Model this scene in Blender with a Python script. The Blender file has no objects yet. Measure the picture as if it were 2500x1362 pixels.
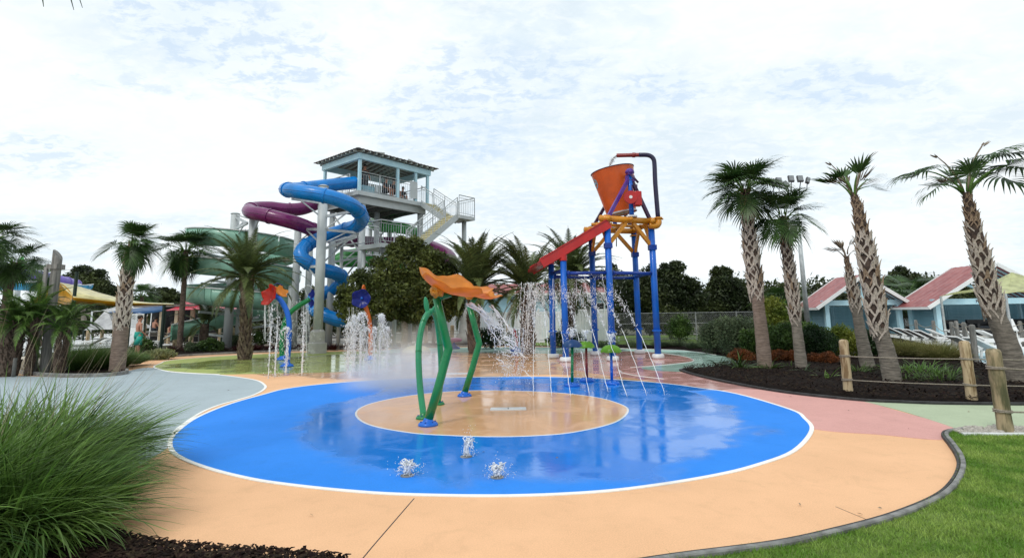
import bpy, bmesh, math, random
import numpy as np
from mathutils import Vector, Matrix, noise as mnoise
random.seed(7); rng = np.random.default_rng(7)
PI = math.pi
scene = bpy.context.scene
COL = scene.collection

# ------------------------------------------------------------------ camera
FPX, CU, CV, CAMH = 1300.0, 1250.0, 569.0, 1.65
PITCH = math.atan((765-CV)/FPX); ROLL = math.radians(0.8)
_F = Vector((0, math.cos(PITCH), math.sin(PITCH)))
_U0 = Vector((0, -math.sin(PITCH), math.cos(PITCH))); _R0 = Vector((1, 0, 0))
_R = math.cos(ROLL)*_R0 - math.sin(ROLL)*_U0
_U = math.cos(ROLL)*_U0 + math.sin(ROLL)*_R0
cam_d = bpy.data.cameras.new('camera'); cam = bpy.data.objects.new('camera', cam_d); COL.objects.link(cam)
mm = Matrix((_R, _U, -_F)).transposed().to_4x4(); mm.translation = (0, 0, CAMH)
cam.matrix_world = mm
cam_d.sensor_width = 36; cam_d.lens = 36*FPX/2500; cam_d.shift_y = -(681-CV)/2500
cam_d.clip_start = 0.05; cam_d.clip_end = 3000
scene.camera = cam
scene.view_settings.view_transform = 'Standard'; scene.view_settings.look = 'None'
scene.view_settings.exposure = 0.1; scene.view_settings.gamma = 1.0
scene.view_settings.use_curve_mapping = False
scene.cycles.use_denoising = True
scene.cycles.max_bounces = 8; scene.cycles.transparent_max_bounces = 12
scene.cycles.volume_bounces = 1

def ray(u, v): u, v = float(u), float(v); return _F + (u-CU)/FPX*_R + (CV-v)/FPX*_U
def G(u, v, z=0.0):
    "surveyed ground spot"
    d = ray(u, v); t = (z-CAMH)/d.z
    return Vector((d.x*t, d.y*t, z))
def P(u, v, dist):
    "surveyed spot at a given distance north"
    d = ray(u, v); dist = float(dist); t = dist/d.y
    return Vector((d.x*t, dist, CAMH+d.z*t))

# ------------------------------------------------------------------ world
SUN_EL, SUN_AZ = math.radians(52), math.radians(215)   # azimuth clockwise from +Y
w = bpy.data.worlds.new('World'); scene.world = w; w.use_nodes = True
nt = w.node_tree; nt.nodes.clear(); N = nt.nodes; L = nt.links
def nn(t, **k):
    n = N.new(t)
    for a, b in k.items(): setattr(n, a, b)
    return n
def wmath(op, a, b=None, c=None):
    n = nn('ShaderNodeMath', operation=op)
    for i, x in enumerate((a, b, c)):
        if x is None: continue
        if isinstance(x, (int, float)): n.inputs[i].default_value = x
        else: L.new(x, n.inputs[i])
    return n.outputs[0]
out = nn('ShaderNodeOutputWorld')
sky = nn('ShaderNodeTexSky', sky_type='NISHITA', sun_disc=False, sun_elevation=SUN_EL, sun_rotation=SUN_AZ)
bg1 = nn('ShaderNodeBackground'); bg1.inputs[1].default_value = 0.13; L.new(sky.outputs[0], bg1.inputs[0])
bg2 = nn('ShaderNodeBackground'); bg2.inputs[1].default_value = 1.06
tc = nn('ShaderNodeTexCoord'); sep = nn('ShaderNodeSeparateXYZ'); L.new(tc.outputs['Generated'], sep.inputs[0])
zc = wmath('MAXIMUM', sep.outputs[2], 0.0)
zz = wmath('ADD', zc, 0.22)
px = wmath('DIVIDE', sep.outputs[0], zz); py = wmath('DIVIDE', sep.outputs[1], zz)
cmb = nn('ShaderNodeCombineXYZ'); L.new(px, cmb.inputs[0]); L.new(py, cmb.inputs[1])
def wnoise(scale, detail, rough, dist=0.0, off=(0, 0, 0), stretch=(1, 1, 1)):
    mp = nn('ShaderNodeMapping'); L.new(cmb.outputs[0], mp.inputs[0]); mp.inputs['Location'].default_value = off
    mp.inputs['Scale'].default_value = stretch
    n = nn('ShaderNodeTexNoise'); L.new(mp.outputs[0], n.inputs['Vector'])
    n.inputs['Scale'].default_value = scale; n.inputs['Detail'].default_value = detail
    n.inputs['Roughness'].default_value = rough; n.inputs['Distortion'].default_value = dist
    return n.outputs[0]
def wmap(x, a, b, c=0.0, d=1.0):
    n = nn('ShaderNodeMapRange'); n.interpolation_type = 'SMOOTHSTEP'; L.new(x, n.inputs[0])
    for i, q in enumerate((a, b, c, d)): n.inputs[i+1].default_value = q
    return n.outputs[0]
big = wnoise(0.75, 5, 0.55, 0.4, (3.1, 1.7, 0), (1, 1.5, 1))
mid = wnoise(2.2, 6, 0.6, 0.6, (0, 5, 0))
fine = wnoise(16, 7, 0.62, 0.5, (9, 2, 0), (1.0, 1.4, 1))
fine2 = wnoise(15, 9, 0.66, 0.35, (4, 7, 0), (1.0, 1.35, 1))
mott = wnoise(4.2, 5, 0.6, 0.3, (1, 9, 0))
def mixc(f, a, b):
    n = nn('ShaderNodeMix', data_type='RGBA'); L.new(f, n.inputs[0])
    for i, x in ((6, a), (7, b)):
        if isinstance(x, tuple): n.inputs[i].default_value = (*x, 1)
        else: L.new(x, n.inputs[i])
    return n.outputs[2]
c1 = mixc(wmap(big, 0.40, 0.60), (0.71, 0.81, 0.875), (0.90, 0.95, 0.975))
c2 = mixc(wmap(mid, 0.42, 0.70, 0, 0.45), c1, (0.90, 0.945, 0.97))
c3 = mixc(wmap(fine, 0.40, 0.68, 0, 0.45), c2, (0.955, 0.98, 0.99))
# broken mackerel cloud patches, thin elsewhere
def blob(cx, cy, rx, ry):
    a = wmath('DIVIDE', wmath('SUBTRACT', px, cx), rx); b = wmath('DIVIDE', wmath('SUBTRACT', py, cy), ry)
    r = wmath('SQRT', wmath('ADD', wmath('MULTIPLY', a, a), wmath('MULTIPLY', b, b)))
    return wmap(wmath('ADD', r, wmath('MULTIPLY', wmath('SUBTRACT', mott, 0.5), 1.6)), 1.15, 0.35)
def pp(u, v):
    d = ray(u, v).normalized(); return d.x/(d.z+0.22), d.y/(d.z+0.22)
patch = None
for (u, v, rx, ry) in ((560, 110, .38, .28), (420, 40, .25, .2), (1090, 290, .38, .30), (1230, 200, .35, .22), (1600, 220, .3, .12), (1130, 345, .3, .25), (2030, 210, .3, .14), (90, 385, .25, .2)):
    b = blob(*pp(u, v), rx, ry); patch = b if patch is None else wmath('MAXIMUM', patch, b)
gaps = wmap(fine2, 0.55, 0.40); thin = wmap(mid, 0.52, 0.40, 0, 0.20)
gf = wmath('MULTIPLY', wmath('ADD', wmath('MULTIPLY', gaps, 0.10), 0.03), patch)
gf2 = wmath('MAXIMUM', gf, wmath('MULTIPLY', thin, 0.3))
# horizon pale
hz = wmap(sep.outputs[2], 0.0, 0.30, 0.0, 1.0)
gf3 = wmath('MULTIPLY', gf2, hz)
thinblue = wmath('MULTIPLY', wmath('MULTIPLY', wmath('ADD', wmath('MULTIPLY', gaps, 0.62), 0.22), patch), hz)
c4 = mixc(thinblue, c3, (0.66, 0.79, 0.93))
L.new(c4, bg2.inputs[0])
mx = nn('ShaderNodeMixShader'); L.new(gf3, mx.inputs[0]); L.new(bg2.outputs[0], mx.inputs[1]); L.new(bg1.outputs[0], mx.inputs[2])
L.new(mx.outputs[0], out.inputs[0])

sd = bpy.data.lights.new('sun', 'SUN'); sd.energy = 1.3; sd.angle = math.radians(14); sd.color = (1, 0.96, 0.9)
sun = bpy.data.objects.new('sun', sd); COL.objects.link(sun)
sdir = Vector((math.sin(SUN_AZ)*math.cos(SUN_EL), math.cos(SUN_AZ)*math.cos(SUN_EL), math.sin(SUN_EL)))
sun.rotation_euler = sdir.to_track_quat('Z', 'Y').to_euler(); sun.location = (0, 0, 60)

# ------------------------------------------------------------------ materials
def srgb(r, g, b):
    f = lambda c: (c/255/12.92 if c/255 <= .04045 else ((c/255+.055)/1.055)**2.4)
    return (f(r), f(g), f(b))
class NT:
    def __init__(s, name):
        s.m = bpy.data.materials.new(name); s.m.use_nodes = True; s.t = s.m.node_tree
        s.b = s.t.nodes['Principled BSDF']; s.o = s.t.nodes['Material Output']
    def n(s, t, **k):
        x = s.t.nodes.new(t)
        for a, b in k.items(): setattr(x, a, b)
        return x
    def put(s, v, sock):
        if isinstance(v, bpy.types.NodeSocket): s.t.links.new(v, sock)
        elif isinstance(v, tuple) and len(v) == 3 and sock.type == 'RGBA': sock.default_value = (*v, 1)
        else: sock.default_value = v
    def math(s, op, a, b=None):
        x = s.n('ShaderNodeMath', operation=op); s.put(a, x.inputs[0])
        if b is not None: s.put(b, x.inputs[1])
        return x.outputs[0]
    def mr(s, x, a, b, c=0., d=1., smooth=True):
        q = s.n('ShaderNodeMapRange'); q.interpolation_type = 'SMOOTHSTEP' if smooth else 'LINEAR'
        s.put(x, q.inputs[0])
        for i, y in enumerate((a, b, c, d)): q.inputs[i+1].default_value = y
        return q.outputs[0]
    def mix(s, f, a, b, bt='MIX'):
        x = s.n('ShaderNodeMix', data_type='RGBA', blend_type=bt)
        s.put(f, x.inputs[0]); s.put(a, x.inputs[6]); s.put(b, x.inputs[7]); return x.outputs[2]
    def noise(s, scale, detail=3, rough=.55, dist=0., stretch=None):
        tcn = s.n('ShaderNodeTexCoord'); v = tcn.outputs['Object']
        if stretch:
            mp = s.n('ShaderNodeMapping'); mp.inputs['Scale'].default_value = stretch
            s.t.links.new(v, mp.inputs[0]); v = mp.outputs[0]
        x = s.n('ShaderNodeTexNoise'); s.t.links.new(v, x.inputs['Vector'])
        x.inputs['Scale'].default_value = scale; x.inputs['Detail'].default_value = detail
        x.inputs['Roughness'].default_value = rough; x.inputs['Distortion'].default_value = dist
        return x.outputs[0]
    def bump(s, h, strength, dist):
        x = s.n('ShaderNodeBump'); x.inputs['Strength'].default_value = strength; x.inputs['Distance'].default_value = dist
        s.t.links.new(h, x.inputs['Height']); return x.outputs[0]
def M(name, c1, c2=None, scale=6, rough=.5, bump=0, bscale=60, bdist=.01, metal=0, trans=0, stretch=None, island=0, spec=.5, coat=0, lohi=(.35, .65), rvar=0.1, sss=0):
    q = NT(name); b = q.b
    if c2 is not None:
        col = q.mix(q.mr(q.noise(scale, 5, .6, stretch=stretch), *lohi), c1, c2)
    else: col = c1
    if island:
        g = q.n('ShaderNodeNewGeometry')
        f = q.mr(g.outputs['Random Per Island'], 0, 1, 1-island, 1+island, False)
        hsv = q.n('ShaderNodeHueSaturation'); q.put(f, hsv.inputs['Value']); q.put(col, hsv.inputs['Color']); 
        hf = q.mr(g.outputs['Random Per Island'], 0, 1, .5-.03*island/.4, .5+.03*island/.4, False); q.put(hf, hsv.inputs['Hue'])
        col = hsv.outputs[0]
    q.put(col, b.inputs['Base Color'])
    if rvar and not trans: q.put(q.mr(q.noise(scale*2.3, 4), .3, .7, max(.02, rough-rvar), min(1, rough+rvar)), b.inputs['Roughness'])
    else: b.inputs['Roughness'].default_value = rough
    b.inputs['Metallic'].default_value = metal; b.inputs['Transmission Weight'].default_value = trans
    b.inputs['Specular IOR Level'].default_value = spec; b.inputs['Coat Weight'].default_value = coat
    if bump: q.put(q.bump(q.noise(bscale, 5, .6, stretch=stretch), bump, bdist), b.inputs['Normal'])
    return q.m
def leafM(name, c1, c2, scale=1.5, island=.45, rough=.5, tl=.35):
    q = NT(name); b = q.b
    col = q.mix(q.mr(q.noise(scale, 4), .35, .65), c1, c2)
    g = q.n('ShaderNodeNewGeometry')
    hsv = q.n('ShaderNodeHueSaturation'); q.put(q.mr(g.outputs['Random Per Island'], 0, 1, 1-island, 1+island, False), hsv.inputs['Value'])
    q.put(col, hsv.inputs['Color']); col = hsv.outputs[0]
    q.put(col, b.inputs['Base Color']); b.inputs['Roughness'].default_value = rough; b.inputs['Specular IOR Level'].default_value = .35
    t = q.n('ShaderNodeBsdfTranslucent'); q.put(col, t.inputs[0])
    mxs = q.n('ShaderNodeMixShader'); mxs.inputs[0].default_value = tl
    q.t.links.new(b.outputs[0], mxs.inputs[1]); q.t.links.new(t.outputs[0], mxs.inputs[2]); q.t.links.new(mxs.outputs[0], q.o.inputs[0])
    return q.m
WET = [(0.2, 9.9, 3.7, 4.5), (-1.0, 19.5, 9.5, 5.4), (4.4, 14.5, 3.0, 3.2), (-8, 19.8, 4.6, 2.6)]
def padM(name, col, grain=.12, wet=True, wetk=.86):
    "rubberised splash pad coating: fine grit, worn patches, standing water film where the jets reach"
    q = NT(name); b = q.b
    tcn = q.n('ShaderNodeTexCoord'); sp = q.n('ShaderNodeSeparateXYZ'); q.t.links.new(tcn.outputs['Object'], sp.inputs[0])
    fine = q.noise(90, 3, .7); patchy = q.noise(.9, 5, .6); med = q.noise(6, 4, .6)
    c = q.mix(q.mr(fine, .3, .7), tuple(x*(1-grain) for x in col), tuple(min(1, x*(1+grain*.7)+.01) for x in col))
    c = q.mix(q.mr(patchy, .35, .7, 0, .34), c, tuple(min(1, x*1.18+.03) for x in col))
    c = q.mix(q.mr(med, .5, .8, 0, .22), c, tuple(x*.7 for x in col))
    c = q.mix(q.mr(q.noise(2.3, 6, .7, .8), .52, .72, 0, .22), c, tuple(x*.66 for x in col))
    c = q.mix(q.mr(q.noise(14, 3, .8), .68, .78, 0, .35), c, tuple(x*.5 for x in col))
    if wet:
        wn = q.noise(.55, 4, .55, .3); best = None
        for (cx, cy, rx, ry) in WET:
            a = q.math('DIVIDE', q.math('SUBTRACT', sp.outputs[0], cx), rx); d = q.math('DIVIDE', q.math('SUBTRACT', sp.outputs[1], cy), ry)
            r = q.math('SQRT', q.math('ADD', q.math('MULTIPLY', a, a), q.math('MULTIPLY', d, d)))
            best = r if best is None else q.math('MINIMUM', best, r)
        r = q.math('ADD', best, q.math('MULTIPLY', q.math('SUBTRACT', wn, .5), .7))
        wm = q.mr(r, 1.04, .93)
        pud = q.math('MULTIPLY', wm, q.mr(q.noise(1.3, 4, .6, .6), .38, .52))   # deeper puddles in damp area
        c = q.mix(q.math('MULTIPLY', wm, 1-wetk), c, tuple(x*.35 for x in col))
        rr = q.math('ADD', q.math('MULTIPLY', wm, -.58), .84)
        rr = q.math('ADD', rr, q.math('MULTIPLY', pud, -.17))
        q.put(rr, b.inputs['Roughness'])
        dry = q.bump(fine, .25, .003)
        rip = q.n('ShaderNodeBump'); rip.inputs['Strength'].default_value = .10; rip.inputs['Distance'].default_value = .010
        q.t.links.new(q.noise(7, 3, .5, 1.0), rip.inputs['Height'])
        mxn = q.n('ShaderNodeMix', data_type='VECTOR'); q.put(wm, mxn.inputs[0]); q.put(dry, mxn.inputs[4]); q.put(rip.outputs[0], mxn.inputs[5])
        q.put(mxn.outputs[1], b.inputs['Normal'])
        b.inputs['Specular IOR Level'].default_value = .5
    else:
        b.inputs['Roughness'].default_value = .85; q.put(q.bump(fine, .25, .003), b.inputs['Normal'])
    q.put(c, b.inputs['Base Color'])
    return q.m
MT = {}
MT['orange_pad'] = padM('orange_pad', (.74, .43, .23)); MT['blue_pad'] = padM('blue_pad', (.0, .205, .74), .13)
MT['gray_pad'] = padM('gray_pad', (.35, .42, .45)); MT['lime_pad'] = padM('lime_pad', (.34, .40, .11))
MT['pink_pad'] = padM('pink_pad', (.60, .31, .275)); MT['sage_pad'] = padM('sage_pad', (.38, .45, .30), wet=False)
MT['teal_pad'] = padM('teal_pad', (.42, .62, .54)); MT['white_line'] = padM('white_line', (.8, .8, .76), .05)
MT['mulch'] = M('mulch', (.008, .006, .005), (.02, .012, .009), 30, .9, 1, 45, .05, spec=.1)
MT['chips'] = M('chips', (.008, .005, .004), (.034, .020, .014), 12, .9, island=.6, spec=.12)
MT['soil'] = M('soil', (.05, .06, .03), (.1, .09, .05), 3, .95)
MT['lawn'] = M('lawn', (.10, .19, .025), (.20, .29, .06), 3.5, .9, 1, 70, .03)
MT['blade'] = leafM('blade', (.13, .27, .03), (.30, .42, .09), 2.2, .45)
MT['concrete'] = M('concrete', (.42, .41, .38), (.55, .54, .5), 2, .85, .3, 50, .004)
MT['pale_deck'] = M('pale_deck', (.6, .62, .62), (.72, .73, .72), .8, .7, .2, 50, .004)
MT['blue_deck'] = M('blue_deck', (.36, .55, .62), (.45, .62, .68), .8, .7, .2, 50, .004)
MT['gravel'] = M('gravel', (.16, .15, .14), (.42, .40, .37), 9, .9, 1, 14, .06)
MT['rubber'] = M('rubber', (.012, .012, .012), (.03, .03, .03), 9, .6)
MT['curb'] = M('curb', (.13, .13, .125), (.26, .26, .25), 7, .8, .4, 70, .006)
MT['steel'] = M('steel', (.42, .46, .46), (.50, .54, .54), 1.2, .42, metal=.0)
MT['galv'] = M('galv', (.40, .43, .44), (.55, .58, .58), 6, .4, metal=.5)
MT['under'] = M('under', (.10, .11, .11), (.18, .19, .19), 6, .7)  # darker copy of the steel, shade beneath the decks put into the colour
MT['paleblue'] = M('paleblue', (.40, .64, .74), (.48, .71, .79), 2, .5, .1, 30)
MT['louver'] = M('louver', (.17, .34, .42), (.23, .42, .50), 3, .6)
MT['deckwood'] = M('deckwood', (.2, .19, .17), (.32, .31, .28), 5, .8, .3, 40)
MT['white'] = M('white', (.74, .76, .76), (.82, .83, .82), 2, .45)
MT['redroof'] = M('redroof', (.25, .07, .07), (.33, .105, .10), 1.5, .5)
MT['greyroof'] = M('greyroof', (.12, .1, .09), (.2, .17, .15), 4, .6)
MT['rafter'] = M('rafter', (.35, .40, .38), (.45, .5, .47), 4, .7)
MT['tread'] = M('tread', (.50, .46, .27), (.62, .57, .36), 5, .8)
def plastic(n, c, r=.25, c2=None): MT[n] = M(n, c, c2 or tuple(x*.78+.004 for x in c), 1.6, r, .05, 9, .01, coat=.1, rvar=.1, spec=.4)
plastic('blue', (.0, .125, .60), .45); plastic('deepblue', (.0, .04, .30), .35); plastic('slideblue', (.0, .20, .60), .32)
plastic('purple_slide', (.16, .012, .11), .3); plastic('seagreen', (.27, .52, .40), .35); plastic('green_slide', (.05, .34, .07), .3)
plastic('green', (.004, .20, .06), .28); plastic('lightgreen', (.02, .30, .13), .3); plastic('red', (.50, .015, .015), .35); plastic('darkred', (.24, .02, .02), .35)
plastic('orange', (.62, .13, .012), .33); plastic('bucket', (.62, .10, .012), .45); plastic('yellow', (.66, .27, .012), .4)
plastic('violet', (.10, .03, .30), .35); plastic('plum', (.045, .014, .06), .4); plastic('pipenavy', (.014, .012, .05), .35); plastic('navy', (.006, .02, .10), .3); plastic('lime', (.17, .45, .02), .3)
plastic('pink', (.6, .12, .28), .4); plastic('cream', (.75, .70, .38), .5); plastic('lilac', (.20, .14, .50), .35); plastic('sky_flume', (.03, .28, .50), .35)
plastic('black', (.01, .01, .012), .5); plastic('darkgreen', (.01, .03, .02), .5); plastic('whitepl', (.78, .80, .80), .4); plastic('brownred', (.22, .025, .02), .35)
def translucent_plastic(n, c):
    q = NT(n); b = q.b; q.put(q.mix(q.mr(q.noise(3, 4), .35, .7), c, tuple(x*.6 for x in c)), b.inputs['Base Color']); b.inputs['Roughness'].default_value = .3
    t = q.n('ShaderNodeBsdfTranslucent'); q.put(c, t.inputs[0]); m = q.n('ShaderNodeMixShader'); m.inputs[0].default_value = .22 if n.startswith('shade') else .5
    q.t.links.new(b.outputs[0], m.inputs[1]); q.t.links.new(t.outputs[0], m.inputs[2]); q.t.links.new(m.outputs[0], q.o.inputs[0]); MT[n] = q.m
translucent_plastic('petal_orange', (.92, .40, .05)); translucent_plastic('petal_red', (.62, .035, .015)); translucent_plastic('petal_blue', (.01, .03, .34))
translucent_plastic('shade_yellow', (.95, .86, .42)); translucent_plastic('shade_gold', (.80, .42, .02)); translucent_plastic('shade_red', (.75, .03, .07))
translucent_plastic('shade_blue', (.02, .12, .32)); translucent_plastic('tentwhite', (.8, .8, .8)); translucent_plastic('umbrella', (.74, .76, .46)); translucent_plastic('limecap', (.22, .52, .03)); translucent_plastic('bluecap', (.03, .12, .33))
MT['bark'] = M('bark', (.20, .145, .11), (.34, .26, .21), 5, .9, 1, 22, .04, stretch=(1, 1, 6))
MT['barkgrey'] = M('barkgrey', (.17, .15, .12), (.33, .29, .24), 5, .9, 1, 22, .04, stretch=(1, 1, 6))
MT['bark_dark'] = M('bark_dark', (.07, .05, .035), (.17, .12, .09), 8, .9, 1, 25, .05)
MT['boot'] = M('boot', (.32, .27, .225), (.55, .48, .41), 5, .85, .6, 30, .02, stretch=(1, 1, 1), island=.25)
MT['bootbrown'] = M('bootbrown', (.18, .11, .07), (.33, .24, .17), 5, .85, .6, 30, .02, island=.3)
MT['frond'] = leafM('frond', (.022, .06, .015), (.065, .125, .032), .9, .35, .4, .25)
MT['frondlight'] = leafM('frondlight', (.10, .22, .04), (.18, .30, .07), 1, .3, .4, .35)
MT['datefrond'] = leafM('datefrond', (.05, .075, .022), (.12, .155, .05), .9, .4, .45, .25)
MT['deadfrond'] = leafM('deadfrond', (.17, .13, .09), (.27, .22, .16), 2, .4, .7, .2)
MT['oakleaf'] = leafM('oakleaf', (.045, .065, .016), (.13, .155, .04), .7, .55, .5, .3)
MT['oakdark'] = leafM('oakdark', (.022, .036, .012), (.07, .09, .026), .5, .5, .5, .25)
MT['shrub'] = leafM('shrub', (.035, .075, .015), (.085, .15, .03), 1.6, .5, .5, .3)
MT['shrubyel'] = leafM('shrubyel', (.11, .16, .02), (.20, .22, .03), 1.6, .4, .5, .35)
MT['shrubgrey'] = leafM('shrubgrey', (.06, .09, .045), (.12, .16, .08), 1.6, .4, .6, .3)
MT['shrubdark'] = leafM('shrubdark', (.012, .035, .010), (.035, .075, .018), 1.6, .5, .5, .3)
MT['rust'] = leafM('rust', (.10, .035, .012), (.22, .07, .018), 3, .5, .6, .3)
MT['wine'] = leafM('wine', (.03, .010, .010), (.08, .02, .02), 4, .5, .6, .3)
MT['variegated'] = leafM('variegated', (.18, .22, .09), (.34, .36, .18), 4, .4, .6, .3)
MT['muhly'] = leafM('muhly', (.035, .10, .016), (.17, .29, .06), 1.2, .6, .45, .3)
MT['muhlylight'] = leafM('muhlylight', (.06, .12, .025), (.13, .2, .05), 1.2, .4, .5, .35)
MT['straw'] = leafM('straw', (.16, .17, .05), (.26, .24, .09), 2, .35, .7, .35)
MT['stalk'] = M('stalk', (.30, .25, .16), (.42, .36, .25), 4, .7)
MT['wood'] = M('wood', (.20, .13, .06), (.50, .39, .24), 5, .8, .9, 20, .02, stretch=(3, 3, .4), lohi=(.40, .56))
MT['woodgreen'] = M('woodgreen', (.09, .09, .04), (.42, .33, .20), 4, .8, .8, 20, .02, stretch=(3, 3, .5))
MT['woodgrey'] = M('woodgrey', (.13, .13, .12), (.27, .26, .24), 4, .85, .8, 20, .02, stretch=(3, 3, .35))
MT['woodend'] = M('woodend', (.45, .36, .24), (.58, .48, .34), 8, .8)
MT['rope'] = M('rope', (.22, .19, .15), (.36, .32, .26), 60, .9, 1, 120, .01)
MT['rock'] = M('rock', (.40, .36, .29), (.58, .54, .46), 5, .9, 1, 9, .05)
MT['pebble'] = M('pebble', (.25, .23, .20), (.50, .47, .42), 4, .8, island=.3)
MT['skin'] = M('skin', (.42, .20, .13), (.50, .25, .17), 8, .55); MT['hair'] = M('hair', (.02, .014, .01), (.04, .03, .02), 20, .6)
MT['tealcloth'] = M('tealcloth', (.02, .36, .28), (.03, .45, .36), 8, .8); MT['darkcloth'] = M('darkcloth', (.015, .02, .03), (.03, .04, .05), 8, .8)
MT['carpaint'] = M('carpaint', (.72, .74, .75), (.76, .77, .78), 2, .2, coat=.6); MT['glassdark'] = M('glassdark', (.02, .025, .03), (.03, .035, .04), 2, .08)
MT['lamp_face'] = M('lamp_face', (.16, .17, .18), (.28, .30, .31), 40, .2); MT['darkmetal'] = M('darkmetal', (.03, .03, .03), (.06, .06, .06), 5, .5)
MT['offwhite'] = M('offwhite', (.62, .64, .63), (.70, .71, .70), 1, .6)
q = NT('water'); q.b.inputs['Base Color'].default_value = (.93, .96, .98, 1); q.b.inputs['Roughness'].default_value = .12
q.b.inputs['Transmission Weight'].default_value = .12; q.b.inputs['IOR'].default_value = 1.33; MT['water'] = q.m
q = NT('waterclear'); q.b.inputs['Base Color'].default_value = (.95, .97, .98, 1); q.b.inputs['Roughness'].default_value = .08
q.b.inputs['Transmission Weight'].default_value = .75; q.b.inputs['IOR'].default_value = 1.33; MT['waterclear'] = q.m

# ------------------------------------------------------------------ mesh building
class MB:
    def __init__(s): s.v = []; s.f = []; s.n = 0; s.smooth = False
    def add(s, v, f):
        s.v.append(np.asarray(v, dtype=np.float64).reshape(-1, 3))
        s.f += [tuple(int(i)+s.n for i in q) for q in f]; s.n += len(s.v[-1]); return s
    def box(s, c, sz, rz=0, R=None):
        x, y, z = sz[0]/2, sz[1]/2, sz[2]/2
        v = np.array([(-x,-y,-z),(x,-y,-z),(x,y,-z),(-x,y,-z),(-x,-y,z),(x,-y,z),(x,y,z),(-x,y,z)])
        if R is None: R = Matrix.Rotation(rz, 3, 'Z')
        v = v @ np.array(R).T + np.array(c)
        return s.add(v, [(0,3,2,1),(4,5,6,7),(0,1,5,4),(1,2,6,5),(2,3,7,6),(3,0,4,7)])
    def beam(s, a, b, w, h=None, up=(0, 0, 1)):
        a, b = Vector(a), Vector(b); d = (b-a); ln = d.length; d.normalize(); h = h or w
        upv = Vector(up)
        if abs(d.dot(upv)) > .98: upv = Vector((1, 0, 0))
        sx = d.cross(upv).normalized(); uz = sx.cross(d).normalized()
        R = Matrix((d, -sx, uz)).transposed()
        return s.box((a+b)/2, (ln, w, h), R=R)
    def tube(s, pts, r, seg=10, cap=True, closed=False):
        pts = [Vector(p) for p in pts]; n = len(pts)
        rs = r if hasattr(r, '__len__') else [r]*n
        vs = []; fs = []; prev = None
        for i, p in enumerate(pts):
            if closed: t = pts[(i+1) % n]-pts[i-1]
            else: t = pts[min(i+1, n-1)]-pts[max(i-1, 0)]
            t.normalize()
            if prev is None:
                a = Vector((0, 0, 1)) if abs(t.z) < .9 else Vector((1, 0, 0)); nx = t.cross(a).normalized()
            else: nx = (prev - t*prev.dot(t)).normalized()
            prev = nx; ny = t.cross(nx)
            for k in range(seg):
                an = 2*PI*k/seg; vs.append(p+(nx*math.cos(an)+ny*math.sin(an))*rs[i])
        m = n if closed else n-1
        for i in range(m):
            j = (i+1) % n
            for k in range(seg):
                k2 = (k+1) % seg; fs.append((i*seg+k, i*seg+k2, j*seg+k2, j*seg+k))
        if cap and not closed: fs.append(tuple(reversed(range(seg)))); fs.append(tuple((n-1)*seg+k for k in range(seg)))
        return s.add([tuple(v) for v in vs], fs)
    def lathe(s, prof, c=(0, 0, 0), seg=20, capt=True, R=None):
        vs = []; fs = []
        for (r, z) in prof:
            for k in range(seg):
                a = 2*PI*k/seg; vs.append((r*math.cos(a), r*math.sin(a), z))
        for i in range(len(prof)-1):
            for k in range(seg):
                k2 = (k+1) % seg; fs.append((i*seg+k, i*seg+k2, (i+1)*seg+k2, (i+1)*seg+k))
        if capt: fs.append(tuple(reversed(range(seg)))); fs.append(tuple((len(prof)-1)*seg+k for k in range(seg)))
        vs = np.array(vs)
        if R is not None: vs = vs @ np.array(R).T
        return s.add(vs+np.array(c), fs)
    def poly(s, pts, z0, z1=None):
        "flat polygon sheet, or prism from z0 up to z1"
        n = len(pts); lo = [(p[0], p[1], z0) for p in pts]
        if z1 is None: return s.add(lo, [tuple(range(n))])
        hi = [(p[0], p[1], z1) for p in pts]
        return s.add(lo+hi, [tuple(range(n, 2*n))]+[(i, (i+1) % n, n+(i+1) % n, n+i) for i in range(n)])
    def ellipsoid(s, c, r, seg=12, rings=8, jit=0, R=None):
        vs = []; fs = []
        for i in range(rings+1):
            th = PI*i/rings
            for k in range(seg):
                a = 2*PI*k/seg; v = Vector((math.sin(th)*math.cos(a), math.sin(th)*math.sin(a), math.cos(th)))
                if jit: v *= 1+jit*mnoise.noise(v*1.7+Vector(c)*3.1)
                vs.append((v.x*r[0], v.y*r[1], v.z*r[2]))
        for i in range(rings):
            for k in range(seg): fs.append((i*seg+k, (i+1)*seg+k, (i+1)*seg+(k+1) % seg, i*seg+(k+1) % seg))
        vs = np.array(vs)
        if R is not None: vs = vs @ np.array(R).T
        return s.add(vs+np.array(c), fs)
    def mesh(s, name, mat, smooth=None):
        me = bpy.data.meshes.new(name)
        v = np.concatenate(s.v) if s.v else np.zeros((0, 3))
        me.from_pydata(v.tolist(), [], s.f)
        if mat: me.materials.append(MT[mat] if isinstance(mat, str) else mat)
        sm = s.smooth if smooth is None else smooth
        if sm: me.polygons.foreach_set('use_smooth', [True]*len(me.polygons))
        me.update(); return me
def rawmesh(name, V, F, mat, smooth=False):
    "fast: V (n,3), F (m,k) numpy"
    me = bpy.data.meshes.new(name); V = np.asarray(V, np.float32); F = np.asarray(F, np.int32); m, k = F.shape
    me.vertices.add(len(V)); me.vertices.foreach_set('co', V.ravel())
    me.loops.add(m*k); me.loops.foreach_set('vertex_index', F.ravel())
    me.polygons.add(m); me.polygons.foreach_set('loop_start', np.arange(0, m*k, k, dtype=np.int32)); me.polygons.foreach_set('loop_total', np.full(m, k, np.int32))
    me.materials.append(MT[mat] if isinstance(mat, str) else mat)
    me.update(calc_edges=True); me.validate()
    if smooth: me.polygons.foreach_set('use_smooth', [True]*m)
    return me
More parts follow.
